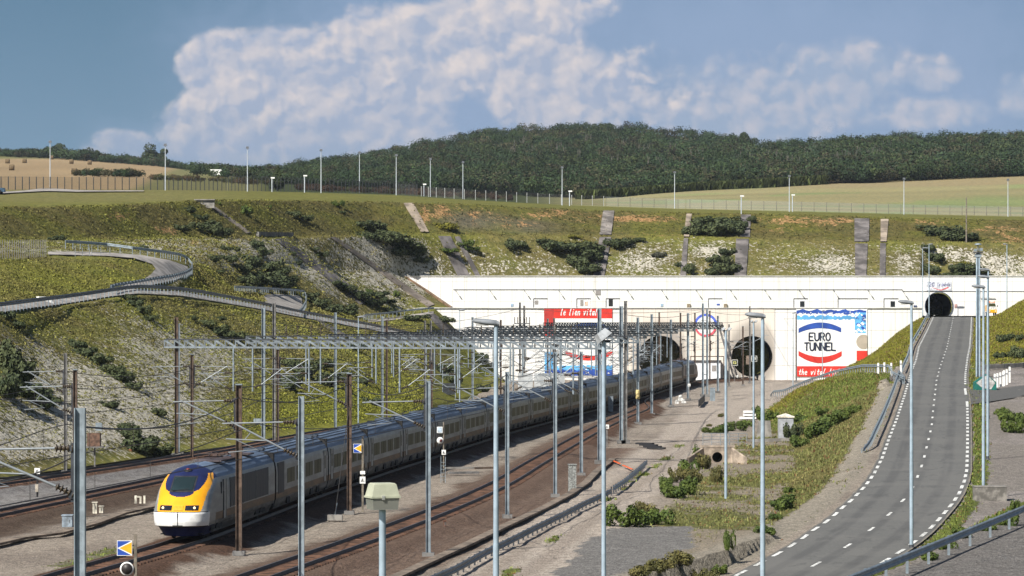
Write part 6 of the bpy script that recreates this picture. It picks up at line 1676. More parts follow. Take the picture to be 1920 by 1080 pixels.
c = P(1403, 675, 572); tag(MB().box(c, (.75, .5, 1.5), 0).build('brown_signal_box', mat('box_tan', (.25, .19, .15), .7)), 'tan equipment box fixed to the tall dull mast at the tunnel', 'equipment box')
for px in (1383, 1392, 1420, 1433): 
    p = G(px, 713); tag(MB().lathe((p.x, p.y, p.z), [(.12, 0), (.14, .4), (.22, .5), (.22, .8), (.08, .9)], 10).build('ground_signal', mat('gs_white', (.6, .6, .58), .5) if px != 1420 else DARKSTEEL), 'small white ground signal at the tunnel mouth, ' + {1383: 'beside the yellow squared board', 1392: 'next to the thin brown mast', 1420: 'darker than the rest', 1433: 'closest to the mural'}[px], 'ground signal', 'ground signals at the tunnel')


def cabinet(px, yb, yt, wpx, label, m, roof=None, depth=.8, name='trackside_cabinet', D=None):
    b_ = onyard(px, yb); D = b_.y; h = (yb - yt) * D / F; w = wpx * D / F; root = empty(name, b_, label, 'cabinet')
    MB().box((0, 0, h / 2), (w, depth, h)).build('cabinet_body', m, root)
    mb = MB(); mb.box((.0, -depth / 2 - .008, h * .5), (.02, .012, h * .92)); mb.box((w * .2, -depth / 2 - .012, h * .55), (.03, .02, .16)); mb.build('door_seam', GREYBROWN, root)
    if roof == 'hip':
        mb = MB(); e = w / 2 + .1; f = depth / 2 + .1; mb.add([(-e, -f, h), (e, -f, h), (e, f, h), (-e, f, h), (-e, -f, h + .12), (e, -f, h + .12), (e, f, h + .12), (-e, f, h + .12), (0, 0, h + .42)], [(0, 1, 5, 4), (1, 2, 6, 5), (2, 3, 7, 6), (3, 0, 4, 7), (4, 5, 8), (5, 6, 8), (6, 7, 8), (7, 4, 8), (3, 2, 1, 0)]); mb.build('hip_roof', mat('roof_cream', (.68, .62, .52), .7), root)
    else: MB().box((0, 0, h + .03), (w + .08, depth + .08, .06)).build('lid', m, root)
    return root


cabinet(1473, 823, 783, 27, 'tall grey kiosk with a cream hipped roof below the road embankment', mat('kiosk_grey', (.34, .355, .38), .7, 0, .1, 1.5), 'hip', 1.5, 'service_kiosk')
cabinet(1073, 922, 872, 15, 'speckled concrete cabinet on the ballast by the slim masts', mat('pebble_concrete', (.25, .26, .25), .9, 0, .25, 12), None, .6)
cabinet(127, 988, 967, 19, 'small grey box with a sloped lid by the brown mast', mat('grey_box', (.24, .29, .34), .6), None, .6)
cabinet(1337 - 1, 752, 728, 9, 'narrow grey cabinet beside the tall twin mast', GALV, None, .8)
cabinet(1145, 772, 744, 9, 'grey cabinet on a stand beside the twin gantry legs', GALV, None, .5)
cabinet(178, 963, 943, 8, 'thin white marker post between the tracks', mat('post_cream', (.62, .58, .48), .7), None, .2, 'marker_post')
cabinet(190, 962, 950, 7, 'squat white marker block beside the thin one', MATS['post_cream'], None, .3, 'marker_block')
cabinet(834, 988, 979, 4, 'short rusty stake in the ballast near the slim mast', mat('rust', (.15, .06, .035), .9), None, .1, 'rusty_stake')
for px, yb in ((257, 944), (262, 944), (267, 944)): pass
mb = MB(); b_ = G(262, 944); mb.box((-.25, 0, .25), (.14, .14, .5)); mb.box((.05, 0, .22), (.12, .14, .44)); mb.box((.3, 0, .25), (.12, .14, .5)); mb.box((-.1, 0, .42), (.3, .1, .1)); o = mb.build('cable_stub', MATS['post_cream']); o.location = b_; tag(o, 'small cluster of cream cable stubs in the ballast before the train', 'cable stub')
# equipment cage and rusty tank by the slope foot
b_ = G(180, 876); root = empty('equipment_stand', b_, 'rusty equipment boxes on a stand behind the big grey mast', 'equipment stand'); D = b_.y; zz = lambda y: CZ - (y - HZ) * D / F - b_.z
MB().bar((-.1, 0, 0), (-.1, 0, zz(838)), .12, .12).build('stand_leg', GREYBROWN, root); MB().box((-.15, 0, zz(825)), (1.0, .8, 1.1)).build('brown_box', mat('rust_box', (.14, .08, .055), .8, 0, .25, 3), root); MB().box((.25, -.1, zz(800)), (.5, .4, .6)).build('grey_box', GALV, root); MB().box((-.1, -.1, zz(838)), (1.5, 1.0, .1)).build('tray', GREYBROWN, root)
p = G(226, 861); tag(MB().lathe((p.x - 1.0, p.y, p.z + .45), [(.3, 0), (.42, .1), (.42, 1.9), (.3, 2.0)], 14, 0, (1, 0, 0)).build('rusty_tank', mat('rust_tank', (.22, .09, .04), .85, 0, .2, 2)), 'rusty tank lying in the grass at the slope foot', 'tank')
p = G(10, 862); mb = MB(); mb.bar((p.x - 3, p.y, p.z + 1.1), (p.x + 1, p.y, p.z + 1.1), .1, .1); 
for x in (-2.8, -1, .8): mb.bar((p.x + x, p.y, p.z), (p.x + x, p.y, p.z + 1.1), .08, .08)
tag(mb.build('tubular_barrier', ALU), 'low tubular barrier in the grass at the left edge'.replace('left edge', 'slope foot, cut by the frame'), 'barrier')
# transformer frame behind the train
p = G(842, 752); root = empty('switchgear', (p.x, p.y, p.z), 'dark switchgear frame in the grass behind the train', 'switchgear'); mb = MB()
for x in (-.9, .9):
    for y in (-.6, .6): mb.bar((x, y, 0), (x, y, 5.2), .09, .09)
for z in (2.0, 3.6, 5.2): mb.bar((-.9, -.6, z), (.9, -.6, z), .08, .08); mb.bar((-.9, .6, z), (.9, .6, z), .08, .08)
mb.build('lattice_frame', GALV, root); MB().box((0, 0, 1.7), (1.9, 1.2, 1.6)).build('switch_box', mat('switch_dark', (.03, .035, .04), .7), root)
for x in (-.6, 0, .6): insulator((x, -.3, 5.2), (x, -.3, 6.1), root, 6, .12)
p = G(978, 742); 
for k, x in enumerate((0, 2.4, 4.8)):
    tag(MB().box((p.x + .6 + x, p.y + 8, p.z + 1.7), (2.2, 1.2, 3.0)).build('grey_kiosk', mat('kiosk_pale', (.42, .44, .45), .7, 0, .1, 1)), ['pale grey kiosk behind the train tail end, first of three by the mural', 'middle pale grey kiosk of three below the blue mural waves', 'last pale grey kiosk of three below the blue mural waves'][k], 'kiosk')
# culvert, railing, drain
b_ = onyard(1345, 868); root = empty('culvert', b_, 'concrete culvert with a round black pipe mouth under a railing', 'culvert'); D = b_.y; sc = D / F
mb = MB(); n = 24; W2, H2, r = 2.0, 1.25, .42
CULV = mat('culvert_concrete', (.33, .27, .215), .95, 0, .2, 1.5, .2)
cy = .45
ang = [2 * math.pi * k / n for k in range(n)]
def rct(t):
    dx, dz = math.cos(t), math.sin(t); k = min((W2 * .62) / max(abs(dx), 1e-6), (H2 - cy) / max(dz, 1e-6) if dz > 0 else (cy + .3) / max(-dz, 1e-6)); return (dx * k, cy + dz * k)
for i in range(n):
    a_, c_ = ang[i], ang[(i + 1) % n]; o0, o1 = rct(a_), rct(c_); mb.add([(r * math.cos(a_), 0, cy + r * math.sin(a_)), (o0[0], 0, o0[1]), (o1[0], 0, o1[1]), (r * math.cos(c_), 0, cy + r * math.sin(c_))], [(0, 1, 2, 3)])
mb.box((0, .3, H2 + .08), (2.9, .7, .16)); mb.prism([(-1.24, 0, -.3), (-1.24, 0, H2), (-2.6, -2.2, .5), (-2.6, -2.2, -.3)], (0, 0, 0), (.2, .12, 0)); mb.prism([(1.24, 0, -.3), (1.24, 0, H2), (2.3, -1.6, .5), (2.3, -1.6, -.3)], (-.2, .12, 0), (0, 0, 0))
mb.build('headwall', CULV, root)
mb = MB(); mb.lathe((0, -.06, cy), [(r + .07, 0), (r + .07, .06), (r, .06), (r, .0)], 24, 0, (0, -1, 0)) if False else mb.tube([(0, .0, cy), (0, 2.5, cy)], r, 24, 0, cap=False); mb.add([(r * math.cos(t), 2.4, cy + r * math.sin(t)) for t in ang], [tuple(range(n))]); mb.build('pipe', BLACK, root)
p0 = onyard(1318, 836); p1 = onyard(1400, 836); root = empty('culvert_railing', p0, 'galvanised tube railing with four rails above the culvert', 'railing'); dv_ = Vector((p1.x - p0.x, 0, 0)); mb = MB()
for k in range(4): z = .35 + k * .27; t0, t1 = (.02, .98) if k % 2 else (0, .96); mb.tube([dv_ * t0 + Vector((0, 0, z)), dv_ * t1 + Vector((0, 0, z))], .03, 6)
mb.build('rails', ALU, root)
for k in range(6): MB().tube([dv_ * (k / 5) + Vector((0, 0, -.2)), dv_ * (k / 5) + Vector((0, 0, 1.18))], .035, 6).build('post', ALU, root)
p0 = onyard(1400, 829); p1 = onyard(1486, 826)
tag(MB().bar(p0 + Vector((0, 0, .1)), p1 + Vector((0, 0, .1)), .4, .3).build('concrete_kerb', CONC), 'low concrete kerb in the grass past the railing', 'kerb')
# pallet stack, boulder slab
for k in range(3):
    b_ = onyard(1405, 787); mb = MB(); mb.box((b_.x + [0, .2, .1][k] - .2, b_.y, b_.z + .2 + .36 * k), ([1.9, 1.4, 1.2][k], 1.2, .24), 0); mb.box((b_.x + .1, b_.y, b_.z + .03 + .36 * k), ([1.8, 1.3, 1.2][k], 1.0, .06), 1)
    tag(mb.build('white_pallet_load', [WHITE, BROWN]), ['bottom', 'middle', 'top'][k] + ' layer of the white block stack by the dirt road', 'block stack')
b_ = onyard(1431, 820); tag(MB().box((b_.x + .1, b_.y, b_.z + .8), (1.5, .4, 1.7), 0, 0, (.8, .9)).build('stone_slab', CONC), 'rounded concrete slab upright in the grass', 'slab')
# steps / ramp by the twin legs
p0 = G(1222, 838); root = empty('timber_steps', p0, 'dark timber steps lying on the bank beside the dirt road', 'steps')
for k in range(4): MB().box((.3 * k - .6, -1.2 * k + .8, .28 - .09 * k), (1.7, .5, .14), 0, -.5).build('step', BLACK, root)
# cable troughs
def trough(pts, label, w=.55, m=None, h=.12):
    mb = MB()
    for a, b_ in zip(pts[:-1], pts[1:]): mb.bar(a + Vector((0, 0, h / 2)), b_ + Vector((0, 0, h / 2)), w, h)
    tag(mb.build('cable_trough', m or mat('trough_brown', (.19, .15, .115), .95, 0, .2, 1.5, coord='World')), label, 'cable trough')
trough([G(x, y) + Vector((0, 0, .03)) for x, y in [(720, 1096), (800, 1059), (880, 1022), (950, 988), (1020, 955), (1070, 928), (1098, 908), (1120, 885), (1150, 862)]], 'brown cable trough along the edge of the ballast')
trough([G(x, y) + Vector((0, 0, .03)) for x, y in [(-20, 1026), (40, 1012), (110, 1003), (180, 984), (230, 965), (290, 952)]], 'cable trough between the train and the second track')
# guy anchor
p = G(628, 974); q = mp(655, 961, 760); root = empty('guy_anchor', p, 'guy wire tied to a concrete block beside the brown mast', 'guy anchor'); MB().box((0, 0, .12), (.85, .6, .3)).build('block', CONC, root); MB().tube([(0, 0, .2), q - p], .018, 5).build('guy_wire', WIRE, root); MB().tube([(0, 0, .2), (q - p) * .14], .03, 6).build('turnbuckle', GALV, root)
# green container with white posts, concrete block, side barrier
p = GR(1848, 731); root = empty('grit_bin', (p.x, p.y, p.z), 'dark green grit bin with sloping white lids beside the road', 'grit bin'); k = p.y / F
mb = MB(); w, hgtb, hr = 41 * k, 14 * k, 29 * k; x0, x1 = -w / 2, w / 2; d_ = 1.3
mb.add([(x0, 0, 0), (x1, 0, 0), (x1, 0, hgtb), (.15, 0, hr), (x0, 0, hgtb), (x0, d_, 0), (x1, d_, 0), (x1, d_, hgtb), (.15, d_, hr), (x0, d_, hgtb)], [(0, 1, 2, 3, 4), (9, 8, 7, 6, 5), (1, 6, 7, 2), (5, 0, 4, 9), (4, 3, 8, 9), (3, 2, 7, 8), (5, 6, 1, 0)]); mb.build('bin_body', mat('teal', (.012, .13, .105), .5, 0, .1, 2), root)
mb = MB(); mb.add([(x0 + .14, -.02, hgtb - .05), (-.3, -.02, .18), (.55, -.02, .06), (x1 - .12, -.02, hgtb - .05), (.25, -.02, hr - .14), (.0, -.02, hr - .14)], [(0, 1, 2, 3, 4, 5)]); mb.build('lid', mat('lid_grey', (.46, .45, .43), .5), root)
pr = None
for i, (x, yb, yt) in enumerate([(1865, 726, 704), (1870, 726, 702.5), (1875.5, 725, 701), (1881, 724, 699), (1883.5, 723, 697), (1887.5, 721, 695), (1893, 717, 690)]):
    p = GR(x - 1 * (i == 4), yb, .0); lab = 'white bollard of the row beside the green grit bin, ' + ['closest to the bin', 'second from the bin', 'third from the bin', 'fourth from the bin', 'fifth from the bin', 'sixth from the bin', 'tallest and last of the row'][i]
    if pr is None: pr = root = empty('bollard', p, lab, 'bollard', 'white bollards beside the grit bin'); MB().box((0, 0, .68), (.19, .15, 1.4)).build('post', WHITE, root); MB().box((0, -.01, .98), (.2, .16, .14)).build('band', mat('band_grey', (.3, .31, .33), .5), root)
    else: dup(pr, p, 0, lab, (1, 1, (yb - yt) / 22.5))
for x, yb, yt, lab in ((1646.5, 704, 679, 'white marker post at the ramp bend, first of three'), (1671, 704, 680, 'white marker post at the ramp bend, second of three'), (1689, 699, 677, 'white marker post where the ramp meets the road'), (1658, 703, 681, 'white marker post between the first two at the ramp bend')):
    p = GR(x, yb, .1); dup(pr, Vector((p.x, p.y, p.z)), 0, lab, (1, 1, 1)); 
p = P(1858, 962, 205); p.z = hgt(p.x, 205); root = empty('concrete_block', p, 'weathered concrete block beside the road shoulder lamp', 'concrete block'); MB().box((0, .5, .45), (2.0, .9, .9)).build('block', mat('old_block', (.21, .195, .175), .95, 0, .22, 2, .3), root); MB().box((0, .5, .92), (2.05, .95, .06)).build('cap', CONC, root)
pts = [GR(x, y, 0) for x, y in [(1845, 692), (1880, 690.5), (1915, 688.5), (1960, 682)]]; trough(pts, 'pale kerb wall along the foot of the far grass bank', .3, CONC, .5)
# maintenance truck and car
z0 = zroad(590) - .1; c = P(1858, 596, 590); root = empty('maintenance_truck', (c.x, 588, z0), 'small white and yellow maintenance truck with orange beacons parked by the wall', 'truck')
mb = MB(); mb.box((0, 2.1, .62), (1.45, 3.6, .16)); mb.build('chassis', BLACK, root)
mb = MB(); mb.box((0, .9, 1.18), (1.5, 1.7, .95), 0, 0, (.96, .95)); mb.box((0, .98, 1.98), (1.42, 1.4, .68), 0, 0, (.86, .8)); mb.build('cab', mat('truck_white', (.7, .7, .68), .35), root)
mb = MB(); mb.add([(-.62, .27, 1.68), (.62, .27, 1.68), (.54, .40, 2.24), (-.54, .40, 2.24)], [(0, 1, 2, 3)]); mb.build('windscreen', GLASS, root)
mb = MB(); mb.box((0, .0, .78), (1.56, .2, .42), 0); mb.box((0, -.02, 1.05), (1.5, .12, .14), 0); mb.build('bumper', mat('truck_yellow', (.75, .38, .01), .4), root)
mb = MB(); mb.box((0, 2.7, 1.35), (1.6, 2.0, 1.1)); mb.build('load_body', mat('truck_yellow', (.75, .38, .01), .4), root)
for x in (-.42, .42): mb = MB(); mb.lathe((x, .8, 2.32), [(.13, 0), (.14, .2), (.06, .28)], 12); mb.build('beacon', mat('beacon_orange', (.8, .2, .02), .3), root)
MB().box((0, .8, 2.36), (.5, .3, .14)).build('light_bar', mat('light_bar', (.75, .28, .1), .4), root)
for x in (-.52, .52): MB().box((x, -.115, .86), (.22, .03, .16)).build('headlight', mat('lens_clear', (.8, .8, .75), .1), root); MB().box((x * 1.72, .35, 1.75), (.14, .1, .34)).build('mirror', BLACK, root)
wh = None
for x in (-.66, .66):
    for y in (.85, 3.1):
        mb = MB(); mb.lathe((x - .11, y, .36), [(.2, 0), (.36, .02), (.36, .2), (.2, .22)], 16, 0, (1, 0, 0)); mb.build('wheel', BLACK, root)
p = slope(-4, 364.5, 8); root = empty('parked_car', p + Vector((-.9, 0, .1)), 'blue grey car on the plateau track, cut by the edge of the view', 'car')
mb = MB(); mb.box((0, 0, .62), (4.1, 1.7, .62), 0, 0, (.97, .94)); mb.build('body', mat('car_blue', (.05, .10, .16), .3), root)
mb = MB(); mb.box((-.1, 0, 1.18), (2.3, 1.5, .55), 0, 0, (.72, .85)); mb.build('cabin', DARKGLASS, root)
for x in (-1.25, 1.3):
    for y in (-.78, .78): mb = MB(); mb.lathe((x, y - .1, .32), [(.18, 0), (.32, .02), (.32, .18), (.18, .2)], 14, 0, (0, 1, 0)); mb.build('wheel', BLACK, root)
# truck parked far off by the woods
p = slope(407, 333, 10); root = empty('white_trailer', p, 'far white trailer parked below the distant wood', 'trailer'); MB().box((0, 0, 2.0), (5.0, 2.4, 2.2)).build('box_body', WHITE, root); MB().box((0, 0, .7), (4.6, 2.0, .4)).build('chassis', BLACK, root)
# tunnel lamp glimmer deep in the road tunnel
c = Vector((wx(1766, 616), 616, wz(583, 616))); root = empty('tunnel_lamp', c, 'small lit amber lamp inside the round road tunnel', 'lamp'); MB().lathe((0, 0, -.07), [(.06, 0), (.13, .05), (.13, .12), (.05, .16)], 12).build('bulb', emat('amber_glow', (1, .55, .12), 6), root); MB().bar((0, 0, -2.2), (0, 0, -.07), .06, .06).build('stand', BLACK, root)

# odds and ends along the tracks
for k, (xa, ya, xb, yb_, lab) in enumerate(((1148, 866, 1162, 872, 'orange plastic netting scrap by the end of the low barrier, farther piece'), (1168, 875, 1186, 883, 'orange plastic netting scrap by the end of the low barrier, nearer piece'))):
    a, b_ = G(xa, ya), G(xb, yb_); tag(MB().bar(a + Vector((0, 0, .12)), b_ + Vector((0, 0, .12)), .14, .06).build('netting', mat('net_orange', (.75, .13, .03), .8)), lab, 'netting')
for k, (x, y, L, lab) in enumerate(((866, 884, 2.6, 'concrete slab lying in the ballast beside the ladder signal'), (868, 890, 2.2, 'darker slab under the concrete slab by the ladder signal'), (910, 884, 1.6, 'rusty rail offcut on the ballast past the slabs'))):
    p = G(x, y); tag(MB().bar(p + Vector((-L / 2, 0, .25 - .12 * (k == 1))), p + Vector((L / 2, .9, .25 - .12 * (k == 1))), .5 if k < 2 else .15, .14).build('slab' if k < 2 else 'rail_offcut', [CONC, GREYBROWN, BROWN][k]), lab, 'slab' if k < 2 else 'rail')
for k, (x, y, w, h, lab) in enumerate(((1269, 757, .5, .5, 'small white lineside box before the train tail, leftmost'.replace(', leftmost', ', lowest')), (1276, 752, .7, .8, 'white domed lineside signal before the train tail'), (1282, 756, .6, .5, 'grey white lineside box next to the domed one'))):
    p = G(x, y); mb = MB(); mb.box((0, 0, h * .3), (w, w, h * .6)); mb.lathe((0, 0, h * .6), [(w * .3, 0), (w * .42, h * .15), (w * .3, h * .4), (.02, h * .5)], 10); o = mb.build('lineside_box', MATS['gs_white']); o.location = p; tag(o, lab, 'lineside box')
a, b_ = G(1310, 763), G(1321, 752); tag(MB().bar(a + Vector((0, 0, .45)), b_ + Vector((0, 0, .45)), .1, .9).build('dark_screen', DARKSTEEL), 'dark low screen standing by the yard edge near the twin mast', 'screen')
p = G(497, 822); root = empty('switch_cabinet', p, 'blue grey cabinet at the foot of the tall equipment legs', 'cabinet'); MB().box((-.5, -.6, 1.0), (1.1, .7, 1.9)).build('cabinet_body', GALV, root); MB().box((-.5, -.96, .5), (.5, .03, .5)).build('door', DARKSTEEL, root)
# ================================================================== vegetation
def leafmat(name, c, c2, rough=.7):
    m = bpy.data.materials.new(name); m.use_nodes = True; nt = m.node_tree; b = nt.nodes['Principled BSDF']; b.inputs['Roughness'].default_value = rough; b.inputs['Specular IOR Level'].default_value = .25
    pos = nt.nodes.new('ShaderNodeNewGeometry').outputs['Position']
    oi = nt.nodes.new('ShaderNodeObjectInfo'); rnd = E(nt, oi.outputs['Random'])
    n = noise(nt, pos, .9, 4, .7); f = (n.step(.35, .65) * .75 + rnd * .3)._op('MULTIPLY', 1, clamp=True)
    nt.links.new(mixc(nt, f, c, c2), b.inputs['Base Color']); return m


LEAF = [leafmat('gorse_leaf', (.026, .040, .017), (.080, .094, .038)), leafmat('shrub_leaf', (.035, .06, .012), (.095, .125, .022)), leafmat('weed_leaf', (.05, .055, .018), (.145, .125, .04)), leafmat('broom_leaf', (.08, .085, .012), (.19, .17, .02)), leafmat('grey_thorn', (.035, .04, .03), (.085, .085, .06))]


def quads(cn, size, r, up=.0):
    """leaf quads lying over the clumps: cn = (centres, outward normals)"""
    cen, nr = cn; n = len(cen); nj = nr + r.normal(size=(n, 3)) * .45; nj[:, 2] += .15; nj /= np.linalg.norm(nj, axis=1)[:, None]
    a = np.cross(nj, r.normal(size=(n, 3))); a /= np.linalg.norm(a, axis=1)[:, None] + 1e-9; b = np.cross(nj, a); s = (size * r.uniform(.6, 1.3, n))[:, None]
    if up: a[:, 2] += up * .5
    v = np.stack([cen - a * s - b * s * .6, cen + a * s * .2 - b * s * .8, cen + a * s + b * s * .5, cen - a * s * .3 + b * s * .8], 1).reshape(-1, 3)
    return v, np.arange(4 * n).reshape(n, 4)


def crown_pts(n, r, lumps=9, flat=.8):
    cs = r.normal(size=(lumps, 3)) * .42; cs[:, 2] = np.abs(cs[:, 2]) * flat + .35; rs = r.uniform(.24, .5, lumps)
    k = r.integers(0, lumps, n); d = r.normal(size=(n, 3)); d /= np.linalg.norm(d, axis=1)[:, None]
    p = cs[k] + d * (rs[k] * r.uniform(.7, 1.08, n))[:, None]
    p[:, 2] = np.maximum(p[:, 2], .02); return p, d


bush_mesh = {}
def bush_proto(kind, var):
    k = (kind, var)
    if k not in bush_mesh:
        r = np.random.default_rng(100 + var * 7 + kind)
        p = crown_pts(1500, r, 11, .55); v, f = quads(p, .085 if kind != 2 else .07, r, .5 if kind == 2 else .15)
        o = np_mesh('foliage', v, f, LEAF[kind], False); me = o.data; bpy.data.objects.remove(o)
        bush_mesh[k] = me
    return bush_mesh[k]


STEM = mat('bush_stem', (.05, .04, .03), .9)
_st = MB()
for a_ in range(5): _st.tube([(0, 0, -.2), (.25 * math.cos(a_ * 1.3), .25 * math.sin(a_ * 1.3), .5)], .03, 5)
_so = _st.build('stem', STEM); STM = _so.data; bpy.data.objects.remove(_so)
ORD = ['first', 'second', 'third', 'fourth', 'fifth', 'sixth', 'seventh', 'eighth', 'ninth', 'tenth', 'eleventh', 'twelfth', 'thirteenth', 'fourteenth', 'fifteenth', 'sixteenth', 'seventeenth', 'eighteenth']


def bushes(area, kind, lst, where, name='bush', grp=None, word='dark gorse bush'):
    lst = sorted(lst)
    for i, (px, yb, w, h) in enumerate(lst):
        p = where(px, yb); k_ = 1.2 if where is sl_ else 1.0; W = w * k_ * p.y / F; Hh_ = h * (1.1 if where is sl_ else 1.0) * p.y / F; v = (i * 5 + len(area)) % 4
        big = sorted(range(len(lst)), key=lambda q: -lst[q][2] * lst[q][3]).index(i)
        lab = f'{word} {area}' + ('' if len(lst) == 1 else f', {ORD[i]} ' + ('towards the road' if len((word + area).split()) < 11 else 'along'))
        root = empty(name, p, lab, 'bush', grp or 'bushes on the cutting slope', random.uniform(0, 6))
        o = bpy.data.objects.new('foliage', bush_proto(kind, v)); COL.objects.link(o); o.parent = root; o.scale = (W * .52, W * .52, max(Hh_ * .72, W * .22)); o.location = (0, 0, -.1)
        s = bpy.data.objects.new('stem', STM); COL.objects.link(s); s.parent = root; s.scale = (W * .4, W * .4, Hh_ * .5)


sl_ = lambda x, y: slope(x, y)
bushes('band below the ramp at the dark barrier', 0, [(238, 562, 26, 14), (252, 574, 28, 18), (266, 588, 30, 20), (280, 602, 24, 16)], sl_)
bushes('band behind the first gantry beam', 0, [(360, 600, 26, 12), (382, 612, 34, 18), (410, 628, 44, 22), (438, 638, 44, 24), (462, 644, 36, 22)], sl_)
bushes('strip half way up the chalk, before the brown masts', 0, [(140, 652, 34, 20), (158, 668, 40, 24), (180, 682, 44, 26), (205, 700, 40, 24), (228, 716, 44, 28), (250, 730, 30, 20)], sl_)
bushes('mass at the slope edge cut by the frame', 0, [(4, 690, 60, 60), (28, 715, 60, 60), (8, 745, 60, 60), (55, 750, 60, 40), (80, 765, 50, 36), (14, 598, 30, 20), (30, 615, 24, 20)], sl_)
bushes('clump at the slope foot before the train nose', 0, [(245, 822, 46, 28), (262, 848, 60, 40), (290, 858, 50, 30), (230, 806, 34, 20), (300, 780, 26, 22), (205, 764, 30, 18)], sl_)
bushes('thicket above the gravel bay', 0, [(452, 512, 34, 24), (470, 500, 44, 30), (480, 535, 60, 34), (510, 540, 60, 36), (535, 540, 44, 30), (460, 538, 50, 26), (500, 512, 46, 30), (525, 516, 36, 22), (490, 480, 30, 22), (478, 464, 24, 18)], sl_)
bushes('by the hairpin bend', 0, [(400, 490, 36, 16), (428, 492, 34, 18), (420, 470, 22, 12), (345, 486, 16, 10), (408, 512, 22, 10), (440, 470, 16, 10), (268, 465, 14, 8)], sl_)
bushes('on the upper slope by the stepped channel', 0, [(338, 432, 34, 16), (372, 432, 38, 20), (400, 438, 40, 24), (420, 440, 30, 20), (375, 412, 24, 14), (392, 424, 30, 16), (356, 398, 24, 14), (110, 452, 30, 14)], sl_)
bushes('small and alone near the crest of the grassy slope', 1, [(460, 402, 20, 20), (411, 384, 10, 9), (504, 391, 9, 10), (632, 387, 16, 13)], sl_, word='rounded green bush')
bushes('on the green upper slope', 0, [(550, 408, 28, 16), (568, 414, 28, 14), (642, 400, 12, 8)], sl_)
bushes('in the large mass above the tan footpath', 0, [(690, 430, 44, 22), (712, 434, 36, 16), (700, 452, 50, 22), (735, 460, 60, 30), (765, 468, 50, 26), (750, 480, 50, 24), (785, 480, 40, 24), (722, 444, 40, 16), (790, 492, 26, 14)], sl_)
bushes('along the corrugated drain', 0, [(600, 482, 26, 14), (588, 470, 20, 10), (548, 478, 18, 10), (560, 496, 18, 10), (645, 548, 44, 20), (672, 560, 44, 20), (700, 574, 44, 22), (628, 536, 30, 14), (732, 586, 30, 14)], sl_)
bushes('between the bay and the wall end', 0, [(600, 578, 46, 24), (628, 588, 50, 24), (655, 590, 40, 20), (584, 560, 26, 16), (708, 558, 36, 16), (730, 568, 20, 10), (775, 600, 40, 14), (830, 604, 34, 14)], sl_)
bushes('left of the leaning grey chute'.replace('left of', 'in the broad mass before'), 0, [(1030, 470, 44, 24), (1060, 472, 50, 26), (1095, 476, 50, 30), (1110, 490, 40, 30), (1080, 500, 40, 26), (1105, 512, 36, 22), (962, 466, 38, 22), (1018, 456, 24, 12)], sl_)
bushes('just past the leaning grey chute on the berm', 0, [(1155, 464, 36, 22), (1180, 458, 36, 16), (1196, 452, 20, 10)], sl_)
bushes('in the big round clump at the crest', 0, [(1305, 440, 36, 24), (1330, 442, 50, 34), (1360, 440, 50, 34), (1382, 432, 30, 26), (1318, 424, 40, 24), (1350, 420, 50, 18), (1411, 416, 20, 14)], sl_)
bushes('in the column beside the lower grey chute', 0, [(1362, 478, 30, 16), (1352, 496, 40, 24), (1366, 512, 40, 26), (1338, 516, 30, 20), (1290, 512, 22, 24), (1272, 500, 10, 12)], sl_)
bushes('on the slope over the road tunnel', 0, [(1745, 432, 36, 14), (1770, 442, 50, 24), (1795, 450, 44, 24), (1815, 450, 40, 18), (1740, 470, 26, 16), (1755, 490, 30, 20), (1745, 512, 30, 20), (1805, 512, 40, 24), (1835, 514, 40, 20), (1790, 520, 40, 14)], sl_)
bushes('with yellow tips above the road tunnel', 3, [(1808, 498, 22, 12)], sl_, word='yellowish broom bush')
bushes('with yellow flowers scattered in the dark masses', 3, [(1100, 462, 24, 14), (1380, 436, 12, 8), (760, 452, 16, 8), (840, 430, 36, 16), (1075, 446, 20, 8)], sl_, word='yellowish broom bush')
bushes('alone above the middle of the upper wall', 4, [(1236, 482, 22, 14)], sl_, word='dry brown bush')
bushes('in the grass behind the train', 0, [(540, 690, 44, 24), (570, 705, 50, 30), (600, 690, 40, 24), (620, 725, 50, 40), (545, 730, 50, 34), (830, 700, 36, 24), (850, 720, 36, 30), (700, 760, 30, 20), (680, 720, 30, 16), (660, 655, 40, 20), (905, 735, 22, 18), (900, 680, 24, 24), (410, 600, 20, 10)], sl_)
bushes('growing on the chalk near the tan footpath', 1, [(742, 556, 12, 14), (690, 548, 16, 10), (840, 474, 30, 14), (878, 470, 26, 14), (868, 462, 24, 14)], sl_, word='fresh green bush')
yd = lambda x, y: onyard(x, y)
YG = 'shrubs in the yard and verges'
bushes('by the dirt road, in the big pair', 1, [(1178, 988, 62, 50), (1228, 985, 64, 50)], yd, grp=YG, word='leafy green shrub')
bushes('beside the dry drain', 1, [(1285, 890, 44, 46), (1262, 934, 50, 36), (1292, 928, 40, 44), (1310, 862, 30, 36), (1250, 912, 30, 30)], yd, grp=YG, word='rank green shrub')
bushes('with reddish stems beside the dry drain', 2, [(1318, 880, 34, 44), (1302, 905, 36, 40), (1345, 905, 30, 40), (1270, 905, 34, 40), (1205, 975, 60, 44)], yd, grp=YG, word='dry reddish weed clump')
bushes('at the bottom edge by the grey gravel', 2, [(1235, 1085, 60, 40), (1275, 1080, 60, 36), (1200, 1090, 50, 36), (1310, 1092, 50, 36)], yd, grp=YG, word='dry weed clump')
bushes('near the bottom verge of the road', 1, [(1364, 1046, 26, 62), (1350, 1078, 34, 24), (1432, 1000, 46, 22), (1452, 974, 30, 20), (1470, 955, 54, 34), (1482, 925, 30, 22)], yd, grp=YG, word='tall green weed')
